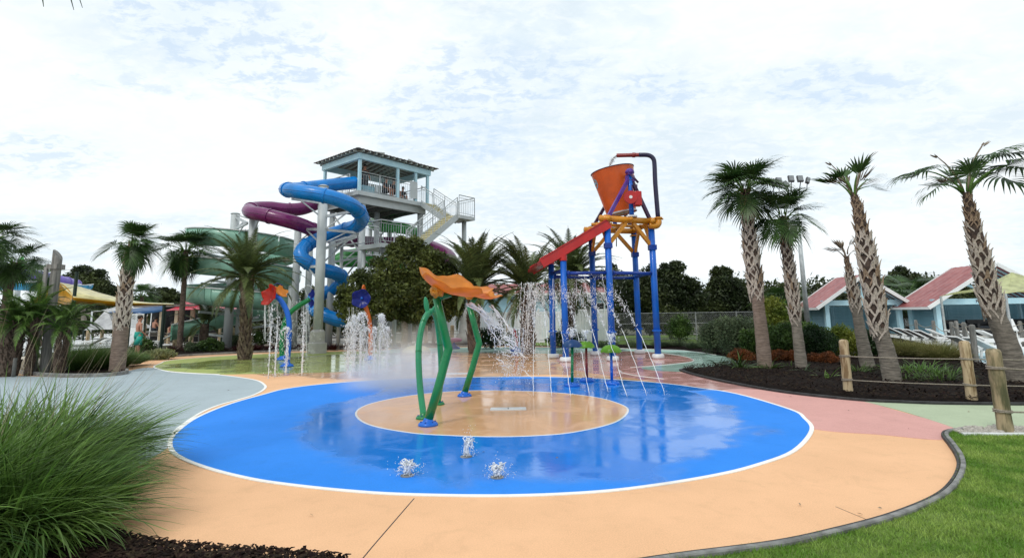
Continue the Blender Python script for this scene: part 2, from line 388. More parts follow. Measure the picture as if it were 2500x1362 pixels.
def props(o, label=None, cat=None, group=None, kind=None):
    if label: o['label'] = label
    if cat: o['category'] = cat
    if group: o['group'] = group
    if kind: o['kind'] = kind
    return o
def thing(name, label, cat, loc=(0, 0, 0), group=None, rz=0):
    o = bpy.data.objects.new(name, None); COL.objects.link(o); o.location = loc; o.rotation_euler = (0, 0, rz); o.empty_display_size = .2
    o['_l'] = 1; del o['_l']
    return props(o, label, cat, group)
def obj(name, mb, mat, parent=None, smooth=None, world=True, mods=None, **kw):
    me = mb.mesh(name, mat, smooth) if isinstance(mb, MB) else mb
    o = bpy.data.objects.new(name, me); COL.objects.link(o)
    if parent is not None:
        o.parent = parent
        if world:
            # geometry given in world coordinates
            r = parent
            T = Matrix.Translation(r.location) @ Matrix.Rotation(r.rotation_euler[2], 4, 'Z') if r.type == 'EMPTY' else Matrix()
            if r.type != 'EMPTY' and r.parent is None: T = Matrix.Translation(r.location)
            o.matrix_parent_inverse = T.inverted()
            if r.type != 'EMPTY': o.matrix_parent_inverse = Matrix()
    return props(o, **kw)
def sub(name, mb, mat, part, smooth=None, **kw):
    "a sub-part: shares its part's frame"
    me = mb.mesh(name, mat, smooth) if isinstance(mb, MB) else mb
    o = bpy.data.objects.new(name, me); COL.objects.link(o); o.parent = part
    return props(o, **kw)
def solo(name, mb, mat, label, cat, group=None, smooth=None, kind=None):
    o = obj(name, mb, mat, smooth=smooth); return props(o, label, cat, group, kind)
def struct(name, mb, mat, smooth=None): return props(obj(name, mb, mat, smooth=smooth), kind='structure')
def copy_tree(o, parent=None):
    c = o.copy(); COL.objects.link(c); c.parent = parent
    for ch in list(o.children): copy_tree(ch, c)
    return c
def bez(pts, n=8, closed=False):
    "catmull-rom through points"
    pts = [Vector(p) for p in pts]; m = len(pts); out = []
    rngi = range(m) if closed else range(m-1)
    for i in rngi:
        p0 = pts[i-1] if (closed or i > 0) else pts[0]*2-pts[1]
        p1 = pts[i]; p2 = pts[(i+1) % m]; p3 = pts[(i+2) % m] if (closed or i+2 < m) else p2*2-p1
        for k in range(n):
            t = k/n; out.append(.5*((2*p1)+(p2-p0)*t+(2*p0-5*p1+4*p2-p3)*t*t+(3*p1-p0-3*p2+p3)*t**3))
    if not closed: out.append(pts[-1])
    return out
def gp(lst): return [G(u, v) for u, v in lst]
def ribbon(path, width, z, closed=False, side=0):
    "flat line strip along a ground path"
    path = [Vector((p[0], p[1], 0)) for p in path]; n = len(path); V = []; F = []
    for i, p in enumerate(path):
        a = path[i-1] if (closed or i > 0) else path[0]; b = path[(i+1) % n] if (closed or i < n-1) else path[-1]
        t = (b-a).normalized(); nrm = Vector((-t.y, t.x, 0))
        V += [tuple(p+nrm*(side+width/2)+Vector((0, 0, z))), tuple(p+nrm*(side-width/2)+Vector((0, 0, z)))]
    for i in range(n if closed else n-1):
        j = (i+1) % n; F.append((2*i, 2*i+1, 2*j+1, 2*j))
    mb = MB(); mb.add(V, F); return mb
def kerb(path, width, z0, z1, closed=False, side=0, mb=None):
    path = [Vector((p[0], p[1], 0)) for p in path]; n = len(path); V = []; F = []
    for i, p in enumerate(path):
        a = path[i-1] if (closed or i > 0) else path[0]; b = path[(i+1) % n] if (closed or i < n-1) else path[-1]
        t = (b-a).normalized(); nr = Vector((-t.y, t.x, 0)); o = p+nr*side
        ch_ = min(.01, (z1-z0)*.25)
        for (s, z) in ((-.5, z0), (-.5, z1-ch_), (-.35, z1), (.35, z1), (.5, z1-ch_), (.5, z0)): V.append(tuple(o+nr*width*s+Vector((0, 0, z))))
    for i in range(n if closed else n-1):
        j = (i+1) % n
        for k in range(5): F.append((6*i+k, 6*i+k+1, 6*j+k+1, 6*j+k))
    if not closed: F += [tuple(range(6)), tuple(reversed(range(6*n-6, 6*n)))]
    mb = mb or MB(); mb.add(V, F); return mb
def inpoly(x, y, poly):
    x = np.asarray(x); y = np.asarray(y); c = np.zeros(x.shape, bool); n = len(poly); j = n-1
    for i in range(n):
        xi, yi, xj, yj = poly[i][0], poly[i][1], poly[j][0], poly[j][1]
        if yi != yj: c ^= ((yi > y) != (yj > y)) & (x < (xj-xi)*(y-yi)/(yj-yi)+xi)
        j = i
    return c
def scatter(poly, n):
    xs = [p[0] for p in poly]; ys = [p[1] for p in poly]
    x = rng.uniform(min(xs), max(xs), n); y = rng.uniform(min(ys), max(ys), n); m = inpoly(x, y, poly)
    return x[m], y[m]
# ================================================================== SETTING: ground and pad
g = MB(); g.poly([(-400, -60), (400, -60), (400, 900), (-400, 900)], -.03); struct('ground', g, 'soil')
pad_far = gp([(1812, 882), (1790, 873), (1743, 866), (1700, 858), (1600, 852), (1500, 849), (1350, 846), (1200, 844), (1000, 847), (830, 852), (640, 859), (420, 870), (323, 882), (267, 895)])
pad = [(9.5, -6), (9.5, 9.6)] + [(p.x, p.y) for p in pad_far] + [(-30, 17), (-30, -6)]
g = MB(); g.poly(pad, 0); struct('splash_pad', g, 'orange_pad')
def zone(name, pts, z, mat, n=6, world=False, line=None, lw=.07):
    pts = pts if world else gp(pts)
    cur = bez(pts, n, True); g = MB(); g.poly([(p.x, p.y) for p in cur], 0 if z < .0045 else .001, z); struct(name, g, mat); return cur
zone('teal_zone', [(1519, 851), (1650, 855), (1720, 862), (1790, 874), (1806, 883), (1730, 896), (1668, 906), (1610, 909), (1560, 902), (1560, 895), (1450, 870), (1300, 862), (1100, 861), (960, 862), (930, 856), (1000, 850), (1200, 847), (1400, 848)], .0022, 'teal_pad')
pk = zone('pink_zone', [(1360, 872), (1400, 862), (1480, 858), (1560, 858), (1650, 867), (1694, 880), (1640, 889), (1565, 897), (1600, 905), (1665, 909), (1760, 933), (1950, 964), (2090, 977), (2200, 1005), (2335, 1046), (2306, 1073), (2150, 1061), (1985, 1047), (1850, 1010), (1700, 950), (1560, 925), (1480, 916), (1380, 897)], .0042, 'pink_pad')
zone('sage_path', [(2095, 976), (2200, 984), (2350, 987), (2600, 990), (3000, 990), (3000, 1060), (2600, 1056), (2440, 1052), (2330, 1050), (2325, 1043), (2210, 1006), (2130, 985)], .0054, 'sage_pad', n=4)
lime = zone('lime_zone', [(376, 897), (392, 887), (420, 879.5), (534, 870), (640, 864.5), (800, 859), (900, 858), (960, 864), (980, 880), (940, 898), (850, 907), (700, 911), (600, 913), (536, 914), (470, 911), (410, 906)], .0066, 'lime_pad')
gray = zone('gray_zone', [(378, 898.5), (412, 908), (470, 912.5), (536, 916), (619, 927), (646, 940), (644, 951), (620, 964), (578, 977), (535, 989), (490, 1008), (440, 1042), (425, 1060), (400, 1100), (250, 1170), (0, 1210), (-500, 1250), (-900, 1000), (-400, 925), (0, 918), (200, 922), (300, 908), (345, 899)], .0078, 'gray_pad')
BC = Vector((-.45, 9.75, 0))
blue = zone('blue_circle', [(415, 1085), (432, 1112), (500, 1141), (600, 1167), (700, 1183), (850, 1199), (1000, 1208), (1240, 1211), (1450, 1202), (1600, 1185), (1750, 1160), (1850, 1135), (1940, 1100), (1982, 1050), (1965, 1022), (1930, 1000), (1800, 962), (1700, 946), (1600, 934), (1450, 924), (1300, 920), (1100, 922), (950, 927), (800, 937), (700, 949), (640, 964), (560, 987), (480, 1020), (428, 1058)], .0096, 'blue_pad', n=5)
inner = zone('inner_disc', [(869, 1010), (900, 1037), (1000, 1057), (1100, 1064), (1200, 1067), (1300, 1065), (1400, 1056), (1500, 1032), (1533, 1003), (1510, 986), (1450, 970), (1350, 959), (1200, 954), (1080, 958), (980, 970), (900, 988)], .0116, 'orange_pad')
def line(name, path, w=.06, closed=True, z=.0136):
    g = kerb(path, w, .0005, z, closed); struct(name, g, 'white_line')
line('blue_circle_border', blue, .055); line('inner_disc_border', inner, .035)
line('gray_zone_border', bez(gp([(376, 897), (410, 907), (470, 912), (536, 915.5), (619, 927), (646, 940), (644, 951), (620, 964), (578, 977), (535, 989), (490, 1008), (440, 1042), (422, 1062)]), 6), .055, False)
line('lime_zone_border', bez(gp([(536, 914), (470, 911), (410, 906), (376, 897), (392, 887), (420, 879.5), (534, 870), (640, 864.5)]), 6), .05, False, .0142)
line('teal_zone_border', bez(gp([(1400, 848), (1519, 850.5), (1650, 854.5), (1720, 861.5), (1745, 866)]), 6), .11, False)
line('pink_zone_border', bez(gp([(1560, 857), (1650, 866), (1694, 880), (1640, 889), (1540, 897)]), 6), .05, False)
line('pink_inner_border', bez(gp([(1512, 903), (1520, 910), (1560, 918), (1620, 925)]), 6), .04, False)
# expansion joints filled with dark sealant
def joint(path, w=.012, z=.0015):
    g = kerb(path, w, -.01, z); o = struct('expansion_joint', g, 'rubber')
joint(bez([G(1011, 1216), G(960, 1275), G(884, 1364), G(780, 1500)], 4)); joint([G(2040, 1236), G(2170, 1290)], .006)
joint([G(420, 879), G(396, 862)], .01); joint([G(332, 883), G(322, 900)], .01); joint([G(280, 900), G(296, 890)], .01)
joint([G(493, 873), G(470, 890), G(450, 909)], .01, .0078)
# drains and cover plates
def plate(u, v, w, d, label, z):
    c = G(u, v); g = MB(); g.box((c.x, c.y, z+.006), (w, d, .012)); 
    t = thing('drain_cover', label, 'drain cover', (c.x, c.y, 0), 'drain covers'); obj('plate', g, 'whitepl', t)
    b = MB()
    b.box((c.x, c.y, z+.0135), (w*.03, d*.4, .003))
    obj('lift_slot', b, 'curb', t)
plate(1241, 1000, .62, .24, 'white rectangular drain plate in the middle of the peach disc', .0116)
plate(1116, 912, .75, .3, 'white drain plate behind the far rim of the blue circle', 0.0)
plate(1650, 903, .5, .3, 'small pale drain plate at the left tip of the mulch bed', 0.012) if False else None
# ---- far paved areas
def sheet(name, pts, z, mat, px=True):
    pts = gp(pts) if px else pts; g = MB(); g.poly([(p[0], p[1]) for p in pts], z); return struct(name, g, mat)
sheet('pool_deck', [(-900, 905), (-200, 880), (100, 862), (300, 845), (640, 836), (640, 806), (300, 800), (-900, 805)], -.012, 'pale_deck')
sheet('gravel_bed', [(560, 856), (800, 850), (1010, 846), (1010, 820), (800, 808), (560, 812)], -.014, 'gravel')
sheet('walkway', [(930, 838), (1330, 836), (1330, 826), (930, 826)], .004, 'concrete')
sheet('back_path', [(1330, 819.5), (1780, 816), (1780, 813), (1330, 816)], .004, 'concrete')
sheet('back_lawn', [(1180, 842), (1330, 822), (1430, 819.5), (1770, 816.5), (1800, 846), (1600, 846), (1400, 843)], -.005, 'lawn')
sheet('cabana_deck', [(2120, 800), (2900, 795), (2900, 960), (2560, 925), (2450, 905), (2385, 880), (2310, 850), (2200, 826), (2120, 815)], .004, 'pale_deck')
sheet('blue_deck', [(2362, 866), (2430, 858), (2600, 862), (2600, 915), (2500, 902), (2400, 885)], .008, 'blue_deck')
# ---- planting beds: raised mulch with chips
def bed(name, poly, h=.06, nchips=8000, near=None, csize=(.02, .05)):
    xs = [p[0] for p in poly]; ys = [p[1] for p in poly]
    from mathutils.geometry import delaunay_2d_cdt
    step = max(.16, math.sqrt((max(xs)-min(xs))*(max(ys)-min(ys))/6000)); gx_, gy_ = np.meshgrid(np.arange(min(xs), max(xs), step), np.arange(min(ys), max(ys), step)); gx_, gy_ = gx_.ravel()+rng.uniform(-.3, .3, gx_.size)*step, gy_.ravel()+rng.uniform(-.3, .3, gy_.size)*step
    m_ = inpoly(gx_, gy_, poly); pts_ = [Vector((p[0], p[1])) for p in poly]+[Vector((a, b)) for a, b in zip(gx_[m_], gy_[m_])]; nb = len(poly)
    vo, eo, fo, *_r = delaunay_2d_cdt(pts_, [(i, (i+1) % nb) for i in range(nb)], [], 1, 1e-6)
    cen = np.array([[sum(vo[i].x for i in f)/len(f), sum(vo[i].y for i in f)/len(f)] for f in fo]); ok_ = inpoly(cen[:, 0], cen[:, 1], poly); fo = [f for f, q in zip(fo, ok_) if q]
    P2 = np.array([(p[0], p[1]) for p in poly])
    VV = []
    for v in vo:
        a = P2; b = np.roll(P2, -1, 0); q = np.array((v.x, v.y)); ab = b-a
        t = np.clip(((q-a)*ab).sum(1)/np.maximum((ab*ab).sum(1), 1e-9), 0, 1); d = np.sqrt((((a+ab*t[:, None])-q)**2).sum(1)).min()
        VV.append((v.x, v.y, .005+min(1, d/.5)*h*(1+.6*mnoise.noise((v.x*1.3, v.y*1.3, 0)))))
    me = bpy.data.meshes.new(name); me.from_pydata(VV, [], [tuple(f) for f in fo]); me.materials.append(MT['mulch'])
    o = bpy.data.objects.new(name, me); COL.objects.link(o); o['kind'] = 'structure'
    if nchips:
        x, y = scatter(near or poly, nchips)
        if near is not None: m = inpoly(x, y, poly); x, y = x[m], y[m]
        n = len(x); s = rng.uniform(*csize, n); wd = s*rng.uniform(.2, .45, n); a = rng.uniform(0, 2*PI, n); ti = rng.normal(0, .35, n)
        z = h+rng.uniform(.0, .03, n); th = .004
        base = np.array([(-1, -1, 0), (1, -1, 0), (1, 1, 0), (-1, 1, 0), (0, 0, 1)], float)
        V = np.repeat(base[None], n, 0); V[:, :, 0] *= s[:, None]/1; V[:, :, 1] *= wd[:, None]; V[:, :, 2] *= .008
        V[:, :, 2] += V[:, :, 0]*np.sin(ti)[:, None]
        c, q = np.cos(a)[:, None], np.sin(a)[:, None]; X = V[:, :, 0]*c-V[:, :, 1]*q; Y = V[:, :, 0]*q+V[:, :, 1]*c
        V[:, :, 0] = X+x[:, None]; V[:, :, 1] = Y+y[:, None]; V[:, :, 2] += z[:, None]
        F = np.array([(0, 1, 4), (1, 2, 4), (2, 3, 4), (3, 0, 4)]); F = (F[None]+(np.arange(n)*5)[:, None, None]).reshape(-1, 3)
        c = obj('bark_chips', rawmesh('bark_chips', V.reshape(-1, 3), F, 'chips'), 'chips'); c['kind'] = 'stuff'; c['label'] = 'loose dark bark chips on the mulch of a bed'
    return poly
bedR = [(p.x, p.y) for p in bez(gp([(1665, 905), (1700, 917), (1760, 931), (1850, 948), (1950, 963), (2100, 978), (2200, 983), (2300, 986), (2500, 988)]), 5)] + [(13, 9.2), (14, 14)] + [(p.x, p.y) for p in gp([(2560, 925), (2450, 905), (2385, 880), (2310, 850), (2200, 826), (2000, 826), (1850, 832), (1740, 842), (1600, 844), (1420, 843), (1420, 848), (1519, 849.5), (1650, 853.5), (1745, 865), (1792, 873), (1808, 883), (1730, 896), (1690, 899)])]
bed('mulch_bed_right', bedR, .09, 34000, [tuple(G(u, v))[:2] for u, v in ((1640, 870), (2560, 870), (2560, 1000), (1640, 1000))], (.015, .045))
bedL = [(p.x, p.y) for p in gp([(267, 896), (323, 883), (420, 871), (640, 860), (830, 853), (1000, 848), (1200, 845), (1290, 845), (1290, 840), (1000, 839), (800, 842), (640, 845), (450, 852), (330, 862), (200, 875), (180, 893)])]
bed('mulch_bed_back', bedL, .07, 6000)
bedI = [(p.x, p.y) for p in bez(gp([(20, 906), (90, 915), (160, 919), (250, 918), (300, 913), (306, 908), (270, 896), (180, 882), (0, 872), (-300, 872), (-300, 895)]), 5, True)]
bed('mulch_island', bedI, .07, 9000)
bedF = [(p.x, p.y) for p in bez(gp([(850, 1385), (790, 1374), (700, 1364), (500, 1350), (380, 1336), (300, 1320), (200, 1262), (100, 1225), (0, 1205), (-200, 1180), (-600, 1150)]), 4)] + [(-7, 3), (-6, 0), (-.7, 0), (-.75, 3.2)]
bed('mulch_bed_front', bedF, .05, 60000, [(-4.2, 2.2), (-.6, 2.2), (-.6, 4.8), (-4.2, 5.5)], (.008, .03))
# edging
struct('island_edging', kerb(bez(gp([(-20, 903), (20, 908), (90, 917), (160, 921), (250, 920), (302, 914.5), (309, 909), (300, 905)]), 5), .09, 0, .11), 'curb')
struct('bed_edging', kerb(bez(gp([(267, 896.5), (323, 883.5), (420, 871.5), (640, 860.5), (830, 853.5), (1000, 848.5), (1200, 845.5)]), 5), .09, 0, .09), 'curb')
struct('bed_kerb', kerb(bez(gp([(1690, 899), (1668, 903), (1663, 906), (1700, 917.5), (1760, 931.5), (1850, 949), (1950, 964), (2100, 979), (2200, 984), (2300, 987.5), (2500, 989.5), (2700, 990)]), 5), .07, 0, .05), 'rubber')
# ---- front right lawn with double edging and pebble strip
edge = bez(gp([(2360, 1050), (2318, 1056), (2306, 1066), (2320, 1085), (2340, 1115), (2346, 1145), (2328, 1185), (2285, 1222), (2180, 1266), (2050, 1302), (1900, 1335), (1650, 1368), (1450, 1400)]), 6)
lawn = [(p.x, p.y) for p in edge] + [(1.0, 1.0), (12, 1.0), (12, 7.3)] + [(p.x, p.y) for p in gp([(2600, 1060), (2500, 1063), (2380, 1064)])]
g = MB(); g.poly(lawn, .018); struct('lawn', g, 'lawn')
struct('lawn_rubber_edging', kerb(edge, .03, 0, .04, side=-.018), 'rubber')
struct('lawn_kerb', kerb(edge, .045, 0, .05, side=.022), 'curb')
pst = gp([(2330, 1056), (2350, 1049), (2440, 1047), (2560, 1050), (2560, 1062), (2440, 1063), (2340, 1063)])
pb = struct('pebble_strip', MB().poly([(p.x, p.y) for p in pst], .021), 'gravel')
struct('strip_edging', kerb(gp([(2350, 1065), (2440, 1065.5), (2560, 1065)]), .04, 0, .05), 'whitepl')
x, y = scatter([(p.x, p.y) for p in pst], 260); pmesh = [MB().ellipsoid((0, 0, 0), (1, .75, .5), 7, 5, .5+.2*i).mesh('stone', 'pebble', True) for i in range(3)]
for i in range(len(x)):
    o = bpy.data.objects.new('stone', pmesh[i % 3]); COL.objects.link(o); o.parent = pb; o.location = (x[i], y[i], .035); s = random.uniform(.025, .055); o.scale = (s, s, s); o.rotation_euler[2] = random.uniform(0, 6)
def grassfield(name, poly, n, hgt=(.02, .045), wd=.0035, mat='blade', clump=True, z0=.018, label=None):
    x, y = scatter(poly, n); n = len(x)
    nv = np.array([mnoise.noise((a*3, b*3, 0)) for a, b in zip(x, y)]) if clump else np.zeros(n)
    h = rng.uniform(*hgt, n)*(1+.5*nv); a = rng.uniform(0, 2*PI, n); lean = rng.normal(0, .6, (n, 2))*h[:, None]
    dx, dy = np.cos(a)*wd, np.sin(a)*wd
    V = np.stack([np.stack([x-dx, y-dy, np.full(n, z0)], 1), np.stack([x+dx, y+dy, np.full(n, z0)], 1), np.stack([x+lean[:, 0], y+lean[:, 1], z0+h], 1)], 1)
    o = obj(name, rawmesh(name, V.reshape(-1, 3), np.arange(3*n).reshape(-1, 3), mat), mat); o['kind'] = 'stuff'; o['label'] = label or 'short clipped green lawn grass in the right foreground'
    props(o, cat='grass'); return o
vis = [(1.0, 3.4), (9, 3.0), (9, 7.6), (5.5, 7.6), (4, 5)]
lp = lawn
xmask = [p for p in lawn]
grassfield('grass', lawn, 620000, (.012, .038), .0032)
# ---- scattered debris: leaves and grit on the pad, dead grass bits
dm = MB()
for (u, v) in ((2219, 1049), (2072, 1003), (1953, 1234), (2149, 1244), (2365, 1007), (1930, 969), (2100, 1258), (557, 954), (583, 947), (1180, 1105), (760, 1260), (1360, 1120)):
    c = G(u, v); a = random.uniform(0, 6); 
    dm = MB(); s = random.uniform(.015, .035); t = Vector((math.cos(a), math.sin(a), 0)); nrm = Vector((-t.y, t.x, 0))
    dm.add([tuple(c+t*s+Vector((0, 0, .016))), tuple(c+nrm*s*.4+Vector((0, 0, .024))), tuple(c-t*s+Vector((0, 0, .015))), tuple(c-nrm*s*.4+Vector((0, 0, .014)))], [(0, 1, 2, 3)])
    o = solo('fallen_leaf', dm, 'deadfrond', 'small dry brown leaf lying on the coloured pad', 'leaf', 'dry leaves on the pad')
# ================================================================== VEGETATION
def leafcloud(centers, radii, n, size, name, mat, shell=.55, droop=0, elong=1.0):
    "n leaves spread through ellipsoidal clumps; every leaf a folded diamond"
    centers = np.asarray(centers, float); radii = np.asarray(radii, float)
    vol = radii.prod(1)**(2/3); k = rng.choice(len(centers), n, p=vol/vol.sum())
    d = rng.normal(size=(n, 3)); d /= np.linalg.norm(d, axis=1)[:, None]
    r = shell+(1.08-shell)*rng.random(n)**.7; r *= 1+.12*np.sin(d[:, 0]*9+k)*np.sin(d[:, 1]*8+k*2)
    c = centers[k]+d*radii[k]*r[:, None]
    s = size*rng.uniform(.6, 1.35, n)
    a = rng.normal(size=(n, 3)); a /= np.linalg.norm(a, axis=1)[:, None]
    a[:, 2] -= droop; a /= np.linalg.norm(a, axis=1)[:, None]
    b = np.cross(a, rng.normal(size=(n, 3))); b /= np.linalg.norm(b, axis=1)[:, None]; nn_ = np.cross(a, b)
    A = a*(s*elong)[:, None]; B = b*(s*.45)[:, None]; Cc = nn_*(s*.14)[:, None]
    V = np.stack([c-A, c+B+Cc, c+A, c-B+Cc], 1)
    F = np.arange(4*n).reshape(-1, 4); F = np.concatenate([F[:, [0, 1, 2]], F[:, [0, 2, 3]]])
    return rawmesh(name, V.reshape(-1, 3), F, mat)
def tree(label, base, centers, radii, n, size, mat='oakleaf', trunk=.16, cat='tree', group=None, name='oak_tree', fork=None, barkm='barkgrey', limbs=7, shell=.45):
    base = Vector(base); t = thing(name, label, cat, base, group)
    c0 = np.mean(np.asarray(centers), 0); fork = Vector(fork) if fork else Vector((base.x*.6+c0[0]*.4, base.y*.6+c0[1]*.4, c0[2]*.45))
    tb = MB(); tb.tube(bez([base-Vector((0, 0, .1)), base+(fork-base)*.5+Vector((.06, .03, 0)), fork], 4), [trunk*1.25]+[trunk]*6+[trunk*.8]*2, 8)
    tr = obj('trunk', tb, barkm, t, smooth=True)
    idx = list(range(len(centers))); random.shuffle(idx)
    for i in idx[:limbs]:
        e = Vector(centers[i]); m = fork.lerp(e, .5)+Vector((random.uniform(-.2, .2), random.uniform(-.2, .2), -.12*(e-fork).length))
        p = bez([fork-Vector((0, 0, .1)), m, e], 4); l = MB(); l.tube(p, list(np.linspace(trunk*.55, .015, len(p))), 6); obj('limb', l, barkm, t, smooth=True)
    obj('crown', leafcloud(centers, radii, n, size, 'crown', mat, shell), mat, t)
    return t
def pxtree(label, u, v, dist, blobs, n, size, depth=.8, fringe=5, **k):
    "base at ground pixel column u; blobs (u, v, ru, rv) in picture size at the tree's distance"
    s = dist/FPX; cs = []; rs = []; extra = []
    for (bu, bv, ru, rv) in blobs:
        for _ in range(fringe):
            a = random.uniform(0, 2*PI); q_ = random.uniform(.22, .42); extra.append((bu+math.cos(a)*ru*.92, bv-math.sin(a)*rv*.95, ru*q_, rv*q_))
    blobs = [(a, b, c*.86, d*.86) for a, b, c, d in blobs]+extra
    for (bu, bv, ru, rv) in blobs:
        c = P(bu, bv, dist+random.uniform(-.5, .5)*min(ru*s, 1.5)); cs.append(tuple(c)); rs.append((ru*s, max(ru, rv)*s*depth, rv*s))
    b = P(u, v, dist); b.z = 0
    return tree(label, b, cs, rs, n, size, **k)
def shrub(label, u, v, dist, w, h, n, size, mat, name='shrub', cat='shrub', group=None, lobes=7, up=False, elong=1.0):
    s = dist/FPX; b = P(u, v, dist); W = w*s/2; Hh = h*s; b.z = 0
    t = thing(name, label, cat, b, group); cs = []; rs = []
    for i in range(lobes):
        a = random.uniform(0, 2*PI); r = random.uniform(0, .62)*W
        hh = random.uniform(.45, .78)*Hh*(1-.35*(r/W)**2); cs.append((b.x+math.cos(a)*r, b.y+math.sin(a)*r*.8, hh*.75)); rr = random.uniform(.3, .5)*W
        rs.append((rr, rr*.9, min(hh*.38, rr*1.2)))
    cs.append((b.x, b.y, Hh*.35)); rs.append((W*.75, W*.6, Hh*.35))
    obj('foliage', leafcloud(cs, rs, n, size, 'foliage', mat, .3, elong=elong), mat, t)
    st = MB()
    for i in range(4):
        a = random.uniform(0, 6); st.tube([(b.x, b.y, -.05), (b.x+math.cos(a)*W*.3, b.y+math.sin(a)*W*.3, Hh*.5)], [.03, .012], 5)
    obj('stem', st, 'bark_dark', t); return t
# ------------------------------------------------ blades
def blades(name, roots, az, length, up, bend, width, mat, seg=6, wind=(0, 0)):
    "curved tapering grass blades (numpy): each blade leans along az, starts with slope `up`, falls with `bend`"
    n = len(az); roots = np.asarray(roots, float); t = np.linspace(0, 1, seg+1)
    dx, dy = np.cos(az), np.sin(az)
    pts = np.zeros((n, seg+1, 3)); p = roots.copy(); ang = up.copy(); st = length/seg
    pts[:, 0] = p
    for i in range(seg):
        wx = wind[0]*(i+1)/seg; wy = wind[1]*(i+1)/seg
        h = np.cos(ang); v = np.sin(ang)
        step = np.stack([dx*h+wx, dy*h+wy, v], 1); step /= np.linalg.norm(step, axis=1)[:, None]
        p = p+step*st[:, None]; p[:, 2] = np.maximum(p[:, 2], .03); pts[:, i+1] = p; ang = ang-bend/seg
    side = np.stack([-dy, dx, np.zeros(n)], 1)
    jit = rng.normal(0, .5, (n, 3)); side = side+jit*.5; side /= np.linalg.norm(side, axis=1)[:, None]
    wv = width[:, None]*(1-t**1.6)[None]*.5+.0004
    Lf = pts-side[:, None]*wv[:, :, None]; Rt = pts+side[:, None]*wv[:, :, None]
    V = np.stack([Lf, Rt], 2).reshape(n, -1, 3); k = 2*(seg+1)
    f = np.array([(2*i, 2*i+1, 2*i+3, 2*i+2) for i in range(seg)]); F = (f[None]+(np.arange(n)*k)[:, None, None]).reshape(-1, 4)
    return rawmesh(name, V.reshape(-1, 3), F, mat)
def tuft(label, loc, rad, n, length, mat='muhly', group=None, wind=(.5, 0), width=.008, up=(70, 95), bend=(.5, 1.6), name='grass_clump', cat='ornamental grass', stalks=0, stalk_len=1.2, seg=6, swind=None):
    loc = Vector(loc); t = thing(name, label, cat, loc, group)
    a = rng.uniform(0, 2*PI, n); r = np.sqrt(rng.random(n))*rad
    roots = np.stack([loc.x+np.cos(a)*r, loc.y+np.sin(a)*r, np.full(n, loc.z)], 1); az = a+rng.normal(0, .6, n)
    u = np.radians(rng.uniform(*up, n))-(r/rad)*.5
    obj('blades', blades('blades', roots, az, length*rng.uniform(.6, 1.1, n), u, rng.uniform(*bend, n), width*rng.uniform(.4, 1.35, n), mat, seg, wind), mat, t)
    if mat == 'muhly' and n > 3000:
        m2 = n//14; obj('dry_blades', blades('dry_blades', roots[:m2], az[:m2]+.3, length*rng.uniform(.5, 1.0, m2), u[:m2], rng.uniform(.8, 2.2, m2), width*rng.uniform(.4, 1.0, m2), 'straw', seg, wind), 'straw', t)
    if stalks:
        n = stalks; a = rng.uniform(0, 2*PI, n); r = np.sqrt(rng.random(n))*rad*.8
        roots = np.stack([loc.x+np.cos(a)*r, loc.y+np.sin(a)*r, np.full(n, loc.z)], 1)
        m = blades('stalks', roots, a, stalk_len*rng.uniform(.7, 1.1, n), np.radians(rng.uniform(60, 90, n)), rng.uniform(.1, .5, n), np.full(n, .006), 'stalk', 7, swind or wind)
        obj('seed_stalks', m, 'stalk', t, kind=None)
    return t
# ------------------------------------------------ palms
def fan_frond(elev, petiole=.9, blade=1.0, seed=0, mat='frond', nseg=34, spread=120, droopk=1.25, curl=.62):
    r = np.random.default_rng(seed+2000); mb = MB(); e = math.radians(elev)
    # petiole
    pts = []; p = Vector((0, 0, 0)); a = e
    for i in range(6): pts.append(p.copy()); p = p+Vector((math.cos(a), 0, math.sin(a)))*petiole/5; a -= .10*droopk
    tip = pts[-1]; pet = MB(); pet.tube(pts, list(np.linspace(.030, .014, 6)), 5)
    V = []; F = []; ax = Vector((math.cos(a), 0, math.sin(a))); upv = Vector((-math.sin(a), 0, math.cos(a))); sd = Vector((0, 1, 0))
    costa = [tip+ax*blade*.42*t-Vector((0, 0, 1))*.16*t*t for t in np.linspace(0, 1, nseg//2+1)]
    for k in range(nseg):
        q = (k/(nseg-1))*2-1; phi = math.radians(spread)*q; s0 = costa[int((1-abs(q))*(nseg//2))]
        d = ax*math.cos(phi)+sd*math.sin(phi)+upv*(.30*abs(math.sin(phi)))
        d.normalize(); ln = blade*(1-.25*abs(q))*r.uniform(.88, 1.08); w = .060*(1-.2*abs(q)); n = 6; pt = s0.copy(); dd = d.copy()
        side = d.cross(upv).normalized()
        base = len(V)
        for i in range(n+1):
            t = i/n; wv = w*(.45+1.0*t/.4 if t < .4 else (1.45*(1-((t-.4)/.6)**1.3)))*.75+.002
            V += [tuple(pt-side*wv/2+upv*.004), tuple(pt+side*wv/2)]
            dd = dd+Vector((0, 0, -1))*(curl*(.04+t*t*.62))*droopk*r.uniform(.7, 1.3)+side*r.normal(0, .02); dd.normalize(); pt = pt+dd*ln/n
        F += [(base+2*i, base+2*i+1, base+2*i+3, base+2*i+2) for i in range(n)]
    mb.add(V, F); return pet.mesh('petiole', 'frondlight' if mat == 'frond' else 'deadfrond', True), mb.mesh('frond', mat)
